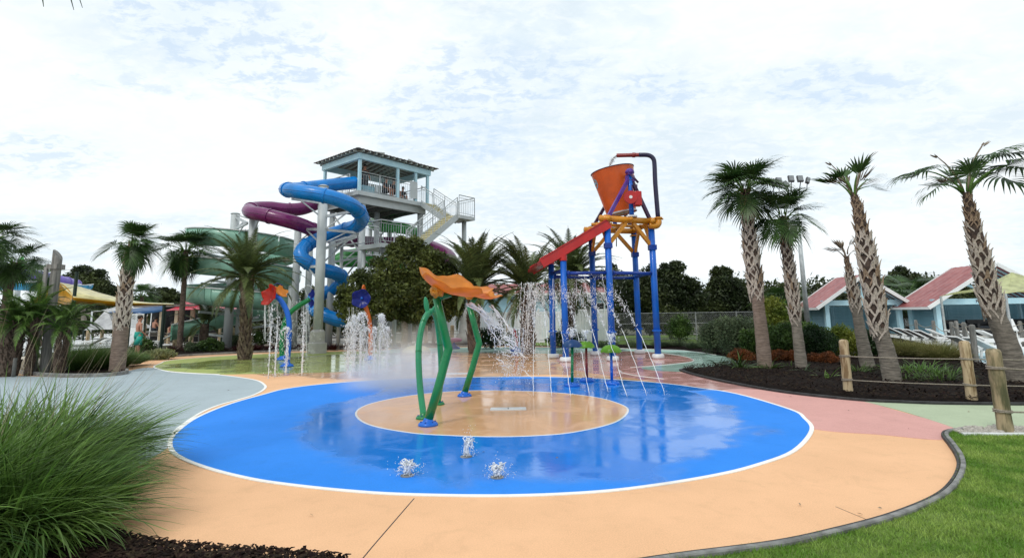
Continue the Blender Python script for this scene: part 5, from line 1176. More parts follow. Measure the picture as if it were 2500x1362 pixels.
g = MB(); g.tube(bez([b, P(1261, 835, b.y), P(1259, 818, b.y), P(1253, 804, b.y)], 5), [.075]*15+[.09], 12); obj('stem', g, 'red', t, smooth=True)
# ================================================================== DUMP BUCKET TOWER
bt = thing('dump_bucket_tower', 'tall blue legged frame with an orange tipping bucket and red splash slide', 'dump bucket', (4.18, 20.3, 0))
def bobj(name, mb, mat, **k): return obj(name, mb, mat, bt, **k)
legs = {'fr': ((1607, 875), (1587, 545)), 'fl': ((1496, 881), (1479, 545)), 'br': ((1562, 863), (1543, 560)), 'bl': ((1454, 867), (1446, 575)), 'sf': ((1382, 883), (1376, 634)), 'sb': ((1351, 874), (1346, 645))}
LP = {}
for k, (b, tp) in legs.items():
    g0 = G(*b); u_, v_ = tp; top = P(u_, v_, g0.y); top.x, top.y = g0.x, g0.y; LP[k] = (Vector((g0.x, g0.y, 0)), top); r = .115 if k[0] != 's' else .11
    g = MB(); g.tube([LP[k][0], top], r, 16); lg = bobj('leg', g, 'blue', smooth=True)
    f = MB(); f.tube([Vector((g0.x, g0.y, .95)), Vector((g0.x, g0.y, 1.0))], r+.05, 16); sub('flange', f, 'blue', lg)
    f = MB(); f.lathe([(.21, 0), (.22, .04), (.21, .12), (.18, .15), (.10, .155)], (g0.x, g0.y, .012), 24); bobj('footing', f, 'whitepl', smooth=True)
def at(k, z): a = LP[k][0]; return Vector((a.x, a.y, z))
ZX = P(1490, 666, LP['fl'][0].y).z
for a, b, dz in (('fl', 'fr', 0), ('bl', 'br', 0), ('fl', 'bl', .05), ('fr', 'br', .05), ('sf', 'fl', 0), ('sb', 'bl', 0), ('sf', 'sb', .1)):
    g = MB(); p, q_ = at(a, ZX+dz), at(b, ZX+dz); g.tube([p, q_], .062, 12); cb = bobj('crossbar', g, 'deepblue', smooth=True)
    d = (q_-p).normalized(); c = MB()
    for w_ in (p+d*.16,): c.tube([w_-d*.03, w_+d*.03], .095, 12)
    sub('clamp', c, 'deepblue', cb)
# yellow head frame
ZF = P(1535, 541, 19.3).z
def ybeam(a, b, r=.115, n=True):
    g = MB(); d = (b-a).normalized(); g.tube([a-d*.28, b+d*.28], r, 16); o = bobj('frame_beam', g, 'yellow', smooth=True); c = MB()
    for w_ in (a, b): c.tube([w_-d*.09, w_+d*.09], r+.03, 16)
    sub('sleeve', c, 'yellow', o)
fl, fr, bl, br_ = (at(k, ZF) for k in ('fl', 'fr', 'bl', 'br'))
ybeam(fl, fr); ybeam(bl, br_); ybeam(fl+Vector((0, 0, -.02)), bl+Vector((0, 0, -.02)), .085); ybeam(fr+Vector((0, 0, -.02)), br_+Vector((0, 0, -.02)), .085); ybeam(fl.lerp(fr, .5), bl.lerp(br_, .5), .07); ybeam(fl.lerp(bl, .5), fr.lerp(br_, .5), .06)
for k in ('fl', 'fr', 'bl', 'br'):
    g = MB(); g.box(at(k, ZF-.19), (.30, .30, .05)); bobj('cap_plate', g, 'yellow')
for a, b in (('fl', 'fr'), ('fr', 'fl'), ('bl', 'br'), ('br', 'bl'), ('fl', 'bl'), ('bl', 'fl'), ('fr', 'br'), ('br', 'fr')):
    p = at(a, ZF-.95); q_ = at(a, ZF-.1).lerp(at(b, ZF-.1), .42 if (a+b) in ('flfr', 'frfl', 'blbr', 'brbl') else .3); g = MB(); g.beam(p, q_, .10, .13); bobj('knee_brace', g, 'yellow')
    g = MB(); g.box(at(a, ZF-.97), (.27, .27, .18)); bobj('brace_clamp', g, 'deepblue') if a+b in ('flfr', 'frfl', 'blbr', 'brbl') else None
# bucket: tapered shell leaning left
mid = (fl+fr+bl+br_)/4; piv = P(1533, 442, 20.2); ax_a = (fr-fl).normalized()
RB = Matrix.Rotation(-.17, 3, 'Y'); bc = P(1506, 520, 20.2)
def bucket(r0, r1, h, th=.03):
    prof = [(.01, 0), (r0, 0), (r0+.0, .02)]+[(r0+(r1-r0)*t, h*t) for t in np.linspace(.05, 1, 10)]+[(r1-th, h), (r1-th-.02, h-.04)]+[(r0-th+(r1-r0)*t, h*t) for t in np.linspace(.95, .06, 6)]+[(.01, .05)]
    return prof
g = MB(); V = []; g.lathe(bucket(.56, .83, 1.72), (0, 0, 0), 44, capt=False); BV = g.v[0] @ np.array(RB).T
# cut rim slanted: far side lower
BV = BV+np.array((bc.x+.18, bc.y, bc.z-.02)); g.v[0] = BV; bk = bobj('bucket', g, 'bucket', smooth=True)
md = bk.modifiers.new('edge', 'EDGE_SPLIT'); md.split_angle = math.radians(40)
def bpt(x, y, z): v = RB @ Vector((x, y, z)); return Vector((bc.x+.18, bc.y, bc.z-.02))+v
g = MB(); n = 44; g.tube([bpt(.835*math.cos(2*PI*i/n), .835*math.sin(2*PI*i/n), 1.72) for i in range(n)], .018, 6, closed=True); sub('rim', g, 'plum', bk)
g = MB(); g.lathe([(.60, -.02), (.60, .03), (.55, .035), (.01, -.05)], (0, 0, 0), 40, capt=False); g.v[0] = g.v[0] @ np.array(RB).T+np.array((bc.x+.18, bc.y, bc.z-.02)); sub('bottom_rim', g, 'galv', bk)
# pale round emblem on the left of the bucket
V = []; F = []; n = 26; zc_ = 1.30; ang0 = math.radians(186)
for i in range(n):
    a = 2*PI*i/n; 
    for rr_ in (.13, .19): z = zc_+rr_*math.sin(a); rad_ = .56+.27*z/1.72+.006; th_ = ang0+rr_*math.cos(a)/rad_; V.append(tuple(bpt(rad_*math.cos(th_), rad_*math.sin(th_), z)))
F = [(2*i, 2*i+1, (2*i+3) % (2*n), (2*i+2) % (2*n)) for i in range(n)]; g = MB(); g.add(V, F)
V = []; 
for q0, q1 in ((-.07, .06), (0, -.08), (.07, .05)):
    pass
arcs = [(-.09, -.06), (-.06, .04), (-.02, -.05), (.02, .06), (.06, -.04), (.09, .05)]
pts_ = []
for (dx, dz) in arcs: z = zc_+dz; rad_ = .56+.27*z/1.72+.008; th_ = ang0+dx/rad_; pts_.append(bpt(rad_*math.cos(th_), rad_*math.sin(th_), z))
g.tube(bez(pts_, 4), .014, 5); sub('emblem', g, 'louver', bk)
# supports for the bucket axle
fm, bm_ = fl.lerp(fr, .56), bl.lerp(br_, .56); topz = piv.z
for s, (A, B, Mi) in enumerate(((fl, fr, fm), (bl, br_, bm_))):
    tp = Vector((Mi.x-.0, Mi.y, topz)); g = MB(); g.tube([Mi+Vector((0, 0, .1)), tp], .085, 14); pp_ = bobj('axle_post', g, 'blue', smooth=True)
    c = MB(); c.lathe([(.2, 0), (.2, .05), (.12, .07)], Mi+Vector((0, 0, .11)), 14); sub('foot_plate', c, 'whitepl', pp_)
    for e_ in (A.lerp(B, .04), A.lerp(B, .97)):
        g = MB(); g.beam(e_+Vector((0, 0, .1)), tp-Vector((0, 0, .12)), .10, .12); bobj('diagonal_strut', g, 'violet' if s == 0 and e_.x < Mi.x else 'plum')
    g = MB(); g.box(tp-Vector((0, .0, .22)), (.34, .10, .22)); g.tube([tp+Vector((0, -.17, 0)), tp+Vector((0, .17, 0))], .11, 16); bobj('axle_bearing', g, 'violet', smooth=False)
    g = MB(); g.tube([tp+Vector((0, -.20, .02)), tp+Vector((0, -.165, .02))], .085, 14); g.lathe([(.17, 0), (.16, .08), (.1, .15), (.02, .18)], tp+Vector((0, 0, .0)), 16); bobj('bearing_cap', g, 'violet', smooth=True)
fm_t = Vector((fm.x, fm.y, topz)); bm_t = Vector((bm_.x, bm_.y, topz)); g = MB(); g.tube([fm_t, bm_t], .045, 12); bobj('axle', g, 'navy')
# counterweight box and disc with lever
g = MB(); cw = P(1556, 486, fm.y-.25); g.box(cw, (.26, .34, .52)); w1 = bobj('counterweight', g, 'red'); md = w1.modifiers.new('bev', 'BEVEL'); md.width = .03; md.segments = 2
g = MB(); dc = P(1539, 482, fm.y-.38); g.tube([dc+Vector((0, -.06, 0)), dc+Vector((0, .05, 0))], .235, 24); dsk = bobj('counterweight_disc', g, 'red'); g = MB(); g.tube([dc+Vector((0, -.075, 0)), dc+Vector((0, -.055, 0))], .06, 12); sub('hub', g, 'whitepl', dsk)
g = MB(); g.tube([fm_t+Vector((0, -.22, -.12)), P(1558, 446, fm.y-.3)], .04, 8); g.tube([P(1543, 452, fm.y-.35), P(1543, 470, fm.y-.35)], .02, 6); g.tube([P(1555, 450, fm.y-.3), P(1555, 465, fm.y-.3)], .02, 6); g.tube(bez([P(1536, 440, fm.y-.2), P(1546, 440, fm.y-.25), P(1550, 450, fm.y-.3)], 4), .012, 5); bobj('lever', g, 'plum', smooth=True)
# fill pipe
q0 = P(1607, 537, 19.25); pp_ = [P(1607, 537, 19.3), P(1600, 450, 19.4), P(1598, 405, 19.45), P(1595, 388, 19.45), P(1583, 379.5, 19.5), P(1560, 378.5, 19.6)]
g = MB(); g.tube(bez(pp_, 5), .085, 14); fp = bobj('fill_pipe', g, 'pipenavy', smooth=True)
g = MB(); g.tube([P(1566, 378.5, 19.6), P(1506, 380, 20.0)], .078, 14, cap=False); g.tube([P(1566, 378.5, 19.6), P(1506, 380, 20.0)], .062, 14, cap=False); g.tube([P(1551, 379, 19.68), P(1544, 379, 19.72)], .095, 14); sub('spout', g, 'darkred', fp)
g = MB(); g.tube(bez([P(1607, 535, 19.3), P(1608, 545, 19.25), P(1601, 552, 19.2), P(1585, 551, 19.2)], 5), .11, 14); g.tube([P(1599, 532, 19.3), P(1619, 535, 19.3)], .03, 8); g.lathe([(.15, -.03), (.15, .03)], P(1607, 533, 19.3), 16); bobj('pipe_elbow', g, 'yellow', smooth=True)
g = MB(); g.tube([P(1505, 560, 20.3), P(1505, 602, 20.3)], .02, 6); bobj('pull_cord', g, 'black')
# red splash slide
hiL, hiR = at('fl', ZF-.12)+Vector((.05, -.15, 0)), at('bl', ZF-.12)+Vector((.05, .1, 0)); lo = P(1345, 627, LP['sf'][0].y-.1); loL = P(1322, 640, LP['sf'][0].y-.1); 
dsl = (loL-hiL); loR = hiR+dsl*1.02
th_ = .30
def slab(a, b, c, d, t): 
    U = Vector((0, 0, t)); return MB().add([tuple(p) for p in (a, b, c, d)]+[tuple(p-U) for p in (a, b, c, d)], [(0, 1, 2, 3), (7, 6, 5, 4), (0, 4, 5, 1), (1, 5, 6, 2), (2, 6, 7, 3), (3, 7, 4, 0)])
sl = bobj('splash_slide', slab(hiL, hiR, loR, loL, .06), 'red')
for a, b in ((hiL, loL), (hiR, loR)):
    g = MB(); g.beam(a+Vector((0, 0, -.06)), b+Vector((0, 0, -.04)), .05, .34); g.beam(a+Vector((0, 0, .11)), b+Vector((0, 0, .13)), .11, .03); sub('side_wall', g, 'red', sl)
g = MB(); g.beam(loL+Vector((0, 0, -.06)), loR+Vector((0, 0, -.06)), .3, .12); sub('lip', g, 'darkred', sl)
g = MB(); p_ = at('sf', LP['sf'][1].z); g.tube([p_-Vector((0, 0, .04)), p_+Vector((0, 0, .16))], .135, 14); g.tube([at('sb', LP['sb'][1].z), at('sb', LP['sb'][1].z+.2)], .13, 14); bobj('slide_bracket', g, 'red')
# nozzle ring between slide legs that throws the long water arcs
# ================================================================== WATER
def drops(mb, pts, sizes, vel=None, elong=1.6):
    pts = np.asarray(pts, float); n = len(pts); sizes = np.broadcast_to(sizes, (n,))
    base = np.array([(1, 0, 0), (0, 1, 0), (-1, 0, 0), (0, -1, 0), (0, 0, 1), (0, 0, -1)], float)
    V = np.repeat(base[None], n, 0)*sizes[:, None, None]*.85*np.array([.8, .8, elong*1.35]); rot = rng.normal(0, .5, (n, 2))
    V[:, :, 0] += V[:, :, 2]*rot[:, :1]; V[:, :, 1] += V[:, :, 2]*rot[:, 1:]
    V += pts[:, None, :]; f = [(0, 1, 4), (1, 2, 4), (2, 3, 4), (3, 0, 4), (1, 0, 5), (2, 1, 5), (3, 2, 5), (0, 3, 5)]
    F = (np.array(f)[None]+(np.arange(n)*6)[:, None, None]).reshape(-1, 3); mb.v.append(V.reshape(-1, 3)); mb.f += [tuple(int(q)+mb.n for q in r) for r in F]; mb.n += 6*n
def wander(path, amp):
    o = []; ph = random.uniform(0, 9)
    for i, p in enumerate(path): o.append(Vector(p)+Vector((mnoise.noise((i*.6, ph, 0)), mnoise.noise((ph, i*.6, 3)), mnoise.noise((i*.7, 5, ph))*.6))*amp)
    return o
def strand(mb, path, r, amp=.01, seg=5):
    p = wander(path, amp); rs = [max(.0015, r*(1+.55*mnoise.noise((i*.9, path[0][0]*9, 1)))) for i in range(len(p))]; rs[-1] = .002; mb.tube(p, rs, seg)
def para(a, b, h, n=24):
    "parabola from a to b whose top rises h above the chord"
    a, b = Vector(a), Vector(b); return [a.lerp(b, t)+Vector((0, 0, 4*h*t*(1-t))) for t in np.linspace(0, 1, n)]
def splashring(mb, c, r, n, s=.01, z=.04):
    a = rng.uniform(0, 2*PI, n); rr = r*rng.random(n)**.5; zz_ = z+np.abs(rng.normal(0, .05, n))*1.2; drops(mb, np.stack([c[0]+rr*np.cos(a), c[1]+rr*np.sin(a), zz_], 1), rng.uniform(s*.5, s, n))
def water(name, mb, label, group=None, mat='water'): o = solo(name, mb, mat, label, 'water', group, smooth=True, kind='stuff'); return o
# vertical jets on the left field
def jet(u, v, vt, label, rise=.012, spread=.08, nd=120, arcs=0, group='vertical water jets'):
    b = G(u, v, .02); h = P(u, vt, b.y).z; m = MB()
    for k in range(2): m_off = random.uniform(-.02, .02); strand(m, [b+Vector((m_off, 0, z)) for z in np.linspace(0, h*(.55+.2*k), 14)], rise*.8, .015)
    z = h*rng.random(nd)**.8; s = spread*(.25+z/h); drops(m, np.stack([b.x+rng.normal(0, 1, nd)*s*.6, b.y+rng.normal(0, 1, nd)*s*.6, z], 1), rng.uniform(.005, .017, nd), elong=2.2)
    for k in range(arcs):
        a = random.uniform(0, 2*PI); r = random.uniform(.15, .45); e_ = b+Vector((r*math.cos(a), r*.5*math.sin(a), 0)); top = b+Vector((0, 0, h*.97)); pts = [top+Vector((r*math.cos(a)*t, r*.5*math.sin(a)*t, .12*math.sin(PI*t*.8)-t*t*h*.95)) for t in np.linspace(0, 1, 18)]
        strand(m, pts[:8], .010, .01); q_ = np.array([tuple(p) for p in pts for _ in range(5)]); drops(m, q_+rng.normal(0, .025, q_.shape), rng.uniform(.006, .017, len(q_)), elong=1.8)
    splashring(m, b, .3, 30); water('water_jet', m, label, group)
for (u, v, vt, lab, sp, nd, ar) in ((655, 922, 745, 'thin tall water jet left of the blue stem base, leftmost', .05, 170, 0), (671, 920, 770, 'thin water jet just left of the blue curved stem', .05, 130, 0), (737, 916, 760, 'thin water jet right of the blue curved stem', .07, 200, 0), (697, 914, 800, 'short splashing jet between the blue and green stems', .1, 180, 2),
                                   (848, 912, 790, 'leftmost jet of the cluster under the royal blue flower', .12, 420, 3), (860, 915, 772, 'bushy white jet second from left of the cluster', .14, 520, 4), (879, 916, 764, 'tallest white jet under the royal blue flower', .10, 420, 5), (893, 914, 800, 'jet directly left of the orange stem', .12, 320, 2), (913, 915, 800, 'jet directly right of the orange stem', .07, 200, 2), (926, 914, 768, 'arching umbrella shaped jet right of the orange stem', .06, 260, 7), (944, 914, 800, 'rightmost jet of the cluster beside the mist', .08, 220, 2)):
    jet(u, v, vt, lab, .012, sp, nd, ar)
# water falling off the left flowers
def curtain(label, boxpx, d, n, s=(.005, .016), name='falling_water', group='water falling from sprayers', streaks=6, drift=0):
    u0, u1, v0, v1 = boxpx; m = MB(); u = np.clip(rng.normal((u0+u1)/2, (u1-u0)*.27, n), u0-12, u1+12); tt = rng.random(n); v = v0+(v1-v0)*tt; pts = np.array([tuple(P(a+drift*(b-v0)/(v1-v0), b, d+rng.normal(0, .12))) for a, b in zip(u, v)]); drops(m, pts, rng.uniform(*s, n)*(1-.3*tt), elong=1.9)
    for i in range(streaks): a = random.uniform(u0, u1); ve = random.uniform(v0+.3*(v1-v0), v1); strand(m, [P(a+drift*(b-v0)/(v1-v0), b, d) for b in np.linspace(v0, ve, 12)], .007, .02)
    return water(name, m, label, group)
curtain('water dripping from the red and orange flower', (642, 688, 728, 840), 18.3, 420); curtain('scattered drops falling from the double blue flower', (735, 765, 738, 900), 21.5, 520); curtain('spray drifting left of the double blue flower', (690, 745, 735, 840), 21.6, 500, streaks=2)
curtain('drops falling from the royal blue flower', (852, 900, 750, 800), 20.7, 140, streaks=3); curtain('wide drizzle around the blue and green stems', (655, 770, 780, 900), 20.5, 420, streaks=0)
# streams off the orange flowers
def spill(label, starts, d, ends, n=6, dr=900, w=.012):
    m = MB()
    for i in range(n):
        a = P(random.uniform(*starts[0]), random.uniform(*starts[1]), d+random.uniform(-.15, .15)); e_ = P(random.uniform(*ends[0]), random.uniform(*ends[1]), d+random.uniform(-.35, .2)); L2 = e_-a
        pts = [a+Vector((L2.x*t, L2.y*t, L2.z*(.45*t+.55*t*t))) for t in np.linspace(0, 1, 26)]; k = random.randint(8, 15); strand(m, pts[:k], w, .03, 6)
        if random.random() < .6: strand(m, [p+Vector((.02, 0, -.015)) for p in pts[2:k+5]], w*.55, .05, 5)
        q_ = np.array([tuple(p) for p in pts[k-4:] for _ in range(dr//(n*22))]); sp = np.linspace(.015, .10, len(q_))[:, None]; drops(m, q_+rng.normal(0, 1, q_.shape)*sp, rng.uniform(.003, .011, len(q_)), elong=1.3)
        for _ in range(2):
            j = random.randint(k, 24); strand(m, [pts[j]+Vector((random.uniform(-.05, .05)+.03*i2, 0, -.035*i2)) for i2 in range(4)], .006, .03)
    return water('spilling_water', m, label, 'water falling from sprayers')
spill('streams pouring off the right tip of the nearest orange flower', ((1138, 1172), (738, 746)), 8.45, ((1225, 1290), (850, 930)), 8, 900, .010); spill('streams pouring off the second orange flower', ((1188, 1206), (744, 750)), 11.2, ((1240, 1300), (860, 930)), 5, 500, .011)
# long arcs from the slide end
ends = [(1302, 967), (1347, 967), (1393, 969), (1439, 966), (1484, 957), (1530, 968), (1578, 965), (1624, 964)]
st_u = [1306, 1320, 1345, 1372, 1398, 1420, 1448, 1478]
for i, ((u, v), su) in enumerate(zip(ends, st_u)):
    e_ = G(u, v, .02); a = P(su, 712, 18.6); pts = para(a, e_, .55, 60); m = MB(); strand(m, pts[40:], .0055, .02); 
    for j in range(18, 38, 3): strand(m, pts[j:j+3], .0065, .02)
    q_ = np.array([tuple(p) for p in pts[:40] for _ in range(6)]); sp = np.linspace(.11, .02, len(q_))[:, None]; drops(m, q_+rng.normal(0, 1, q_.shape)*sp, rng.uniform(.005, .015, len(q_)))
    splashring(m, e_, .12, 14, .006); ords = ('first from the left', 'second from the left', 'third from the left', 'behind the blue mushroom', 'fifth from the left', 'right of the lime mushroom', 'second from the right', 'rightmost'); water('water_arc', m, 'long thin water arc landing on the circle, '+ords[i], 'long water arcs')
curtain('dense white shower of drops falling left of the red slide end', (1268, 1335, 690, 872), 18.9, 1500, (.006, .020), streaks=8, drift=-12); curtain('drops falling between the slide legs', (1335, 1440, 680, 860), 18.7, 600, (.005, .015), streaks=3); curtain('drops falling past the front left leg', (1400, 1510, 670, 790), 18.5, 380, (.005, .015), streaks=2, drift=20)
curtain('splashing drops in front of the red sprayer', (1205, 1290, 800, 940), 14, 420, (.005, .014), streaks=4)
# mushroom tops
for i, c in enumerate((m1, m2, m3)):
    m = MB(); tp = c+Vector((0, 0, .17)); 
    for k in range(7): a = k*.9; strand(m, [tp+Vector((math.cos(a)*.12*t, math.sin(a)*.12*t, .26*math.sin(PI*min(1, t*1.15)*.62)-.08*t*t)) for t in np.linspace(0, 1, 9)], .0065, .05)
    q_ = rng.normal(0, 1, (150, 3))*[.08, .08, .10]+np.array(tp)+[0, 0, .12]; drops(m, q_, rng.uniform(.004, .011, 150))
    a = rng.uniform(0, 2*PI, 120); zz_ = rng.random(120); drops(m, np.stack([c.x+.24*np.cos(a), c.y+.24*np.sin(a), c.z*zz_], 1), rng.uniform(.003, .006, 120), elong=3)
    water('water_bubble', m, ('small fountain on top of the slate blue mushroom', 'small fountain on top of the lime mushroom with the red stem', 'small fountain on top of the lime mushroom with the blue stem')[i], 'fountains on the mushrooms')
# bubblers in the near part of the blue circle
def bubbler(u, v, w, h, label, lean=0):
    b = G(u, v, .02); m = MB(); W = w*b.y/FPX; H_ = h*b.y/FPX
    for k in range(26):
        a = random.uniform(0, 2*PI); r = W*.6*random.uniform(.25, 1); hh = H_*random.uniform(.55, 1); pts = [b+Vector((r*math.cos(a)*t+lean*t, r*.7*math.sin(a)*t, hh*4*t*(1-t)*.9+.0)) for t in np.linspace(0, .62+.3*random.random(), 12)]; strand(m, pts, .0055, .05, 6)
    for k in range(2): a = random.uniform(0, 6); m.ellipsoid(b+Vector((math.cos(a)*W*.1+lean*.3, math.sin(a)*W*.08, H_*random.uniform(.15, .6))), (W*.07, W*.06, H_*.16), 9, 7, 1.2)
    q_ = rng.normal(0, 1, (150, 3))*[W*.33, W*.26, 0]; q_[:, 2] = np.abs(rng.normal(0, .5, 150))*H_; drops(m, q_+np.array(b)+[lean*.5, 0, 0], rng.uniform(.0025, .0075, 150), elong=1); water('water_bubble', m, label, 'bubbling jets on the blue circle')
    g = MB(); g.lathe([(.07, 0), (.07, .006), (.05, .008)], (b.x, b.y, .0096), 16); props(obj('nozzle_plate', g, 'curb'), 'nozzle plate under '+label, 'nozzle', 'nozzle plates')
bubbler(994, 1158, 56, 36, 'low splashing bubble jet nearest the camera on the left'); bubbler(1214, 1162, 52, 32, 'low splashing bubble jet on the right of the two near ones'); bubbler(1138, 1112, 26, 46, 'narrow leaning bubble jet below the peach disc', .05)
# water from the pipe into the bucket
m = MB(); a = P(1505, 381, 20.0)
for k in range(5): strand(m, [a+Vector((-.30*t+random.uniform(-.02, .02), .02*k, -.35*t*t-.05*t*k)) for t in np.linspace(0, 1, 12)], .022, .03, 6)
drops(m, np.array(a)+rng.normal(0, .06, (60, 3))+np.array([-.18, 0, -.18]), rng.uniform(.006, .014, 60)); water('pouring_water', m, 'water pouring from the red spout into the orange bucket', mat='waterclear')
# fine mist cloud by the arch
def mist(label, c, r, dens):
    q = NT('mist'); q.t.nodes.remove(q.b); pv = q.n('ShaderNodeVolumePrincipled'); pv.inputs['Color'].default_value = (1, 1, 1, 1); pv.inputs['Anisotropy'].default_value = .2
    tcn = q.n('ShaderNodeTexCoord'); ln = q.n('ShaderNodeVectorMath', operation='LENGTH'); q.t.links.new(tcn.outputs['Object'], ln.inputs[0])
    nz = q.noise(1.6, 4, .6, .4); fall = q.mr(ln.outputs['Value'], .15, .98, 1, 0); d = q.math('MULTIPLY', q.math('MULTIPLY', fall, q.mr(nz, .25, .75)), dens); q.put(d, pv.inputs['Density']); q.t.links.new(pv.outputs[0], q.o.inputs['Volume'])
    g = MB(); g.ellipsoid((0, 0, 0), (1, 1, 1), 24, 16); o = solo('mist', g, q.m, label, 'mist', kind='stuff', smooth=True); o.location = c; o.scale = r; return o
mist('white cloud of fine mist drifting left of the green arch', P(980, 910, 12.4), (1.8, 1.8, .80), 2.3)
mist('thin veil of mist over the far teal zone', P(1010, 838, 19), (2.4, 3.0, .85), .35)
# ================================================================== CABANAS AND RIGHT BACKGROUND
def cabana(label, cx, cy, hw, ze, zp, depth, rot, num=None, walls=True, overhang=.35):
    t = thing('cabana', label, 'cabana', (cx, cy, 0), 'pale blue cabanas with red roofs', rz=rot)
    def o(n, g, m, **k): return obj(n, g, m, t, world=False, **k)
    pw = hw-.75
    for (x, y) in ((-pw, .15), (pw, .15), (-pw, depth-.2), (pw, depth-.2)):
        g = MB(); g.box((x, y, ze/2+.1), (.24, .24, ze+.2)); g.box((x, y, .12), (.32, .32, .24)); g.box((x, y, ze+.02), (.30, .30, .08)); p = o('post', g, 'paleblue')
    for y in (.15, depth-.2): g = MB(); g.box((0, y, ze+.26), (2*pw+.5, .2, .32)); bm = o('beam', g, 'paleblue')
    for x in (-pw, pw): g = MB(); g.box((x, depth/2, ze+.26), (.19, depth-.6, .30)); o('beam', g, 'paleblue')
    if num:
        cu = bpy.data.curves.new('number_text', 'FONT'); cu.body = num; cu.size = .26; cu.extrude = .006; cu.align_x = 'CENTER'; cu.align_y = 'CENTER'; cu.materials.append(MT['navy'])
        tmp_ = bpy.data.objects.new('number', cu); COL.objects.link(tmp_); bpy.context.view_layer.update(); nme = bpy.data.meshes.new_from_object(tmp_); bpy.data.objects.remove(tmp_); n = bpy.data.objects.new('number', nme); COL.objects.link(n); n.parent = t; n.location = (-hw*.25, .035, ze+.27); n.rotation_euler = (PI/2, 0, 0)
    sl = (zp-ze)/hw
    for s in (-1, 1):
        n = 14; V = []; F = []
        for i in range(n+1):
            y = -overhang+(depth+2*overhang)*i/n; b = .02*(i % 2)
            V += [(s*hw, y, ze+b), (0, y, zp+b), (s*hw, y, ze-.05+b), (0, y, zp-.05+b)]
        for i in range(n): k = 4*i; F += [(k, k+1, k+5, k+4), (k+2, k+6, k+7, k+3), (k, k+4, k+6, k+2)]
        F += [(0, 2, 3, 1), (4*n, 4*n+1, 4*n+3, 4*n+2)]
        r = o('roof', MB().add(V, F), 'redroof'); g = MB(); 
        for i in range(1, 7): y = -overhang+(depth+2*overhang)*i/7; g.beam((s*hw*.98, y, ze-.10), (0, y, zp-.10), .05, .09)
        sub('rafters', g, 'paleblue', r)
        for y in (-overhang-.03, depth+overhang+.03): g = MB(); g.beam((s*(hw+.02), y, ze-.07), (0, y, zp-.06), .05, .20); o('bargeboard', g, 'white')
        g = MB(); g.box((s*(hw+.02), depth/2, ze-.08), (.04, depth+2*overhang, .14)); o('fascia', g, 'white')
    for s in (-1, 1): g = MB(); g.beam((0, .0, ze+.6), (s*hw*.42, 0, zp-hw*.42*sl-.12), .09, .12); o('gable_brace', g, 'paleblue')
    g = MB(); g.beam((0, 0, ze+.42), (0, 0, zp-.1), .1, .1); o('gable_post', g, 'paleblue')
    g = MB(); g.box((0, depth/2, .03), (2*pw+.6, depth+.4, .06)); o('floor_slab', g, 'concrete')
    sm = MB().box((0, 0, 0), (1, .02, .095), R=Matrix.Rotation(.5, 3, 'X')).mesh('slat', 'louver')
    def panel(x0, x1, y, rz=0):
        fr_ = MB(); 
        for x in (x0, x1): fr_.box((x, 0, .95), (.07, .08, 1.7))
        for z in (.14, 1.78): fr_.box(((x0+x1)/2, 0, z), (x1-x0-.07, .07, .07))
        f = o('louver_panel', fr_, 'louver'); f.location = (0, y, 0) if rz == 0 else (y, 0, 0)
        if rz: f.rotation_euler[2] = rz
        for i in range(17):
            q_ = bpy.data.objects.new('slat', sm); COL.objects.link(q_); q_.parent = f; q_.location = ((x0+x1)/2, 0, .22+i*.094); q_.scale = (x1-x0-.08, 1, 1)
    nP = 3; wd = 2*pw/nP
    for i in range(nP): panel(-pw+i*wd+.08, -pw+(i+1)*wd-.02, depth-.12)
    for s in (-1, 1): panel(.35, depth-.4, s*pw, PI/2)
    return t
p1 = P(2106, 735, 33); c1 = cabana('smaller cabana with red roof seen between the leaning palms', p1.x, 33, 2.85, P(2106, 737, 33).z-.3, P(2106, 671, 33).z, 2.6, -.10)
p2 = P(2433, 735, 30); c2 = cabana('larger cabana with red roof and the number 19 on its beam', p2.x, 30, 3.85, P(2433, 733, 30).z-.3, P(2433, 643, 30).z, 2.6, -.08, '19')
# yellow umbrella
b = P(2478, 716, 24); ap = P(2478, 668, 24); t = thing('sunshade', 'pale yellow square shade canopy before the number 19 cabana', 'umbrella', (b.x, 24, 0))
cz = b.z; cor = [Vector((b.x-1.9, 22.4, cz-.05)), Vector((b.x+3.2, 22.4, cz-.05)), Vector((b.x+3.2, 25.8, cz-.05)), Vector((b.x-1.9, 25.8, cz-.05))]; ap2 = Vector((b.x, 24, ap.z+.05))
for i in range(4):
    V = []; F = []; a_, b__ = cor[i], cor[(i+1) % 4]; n = 6
    for r in range(n+1):
        for k in range(n+1): e0 = a_.lerp(b__, k/n)+Vector((0, 0, .22*math.sin(PI*k/n))); V.append(tuple(ap2.lerp(e0, r/n)+Vector((0, 0, -.18*math.sin(PI*r/n)))))
    for r in range(n):
        for k in range(n): F.append((r*(n+1)+k, r*(n+1)+k+1, (r+1)*(n+1)+k+1, (r+1)*(n+1)+k))
    pn = obj('canopy_panel', MB().add(V, F), 'umbrella', t); s_ = pn.modifiers.new('th', 'SOLIDIFY'); s_.thickness = .012
for c in cor: g = MB(); g.tube([c, (c.x, c.y, 0)], .05, 8); obj('pole', g, 'galv', t)
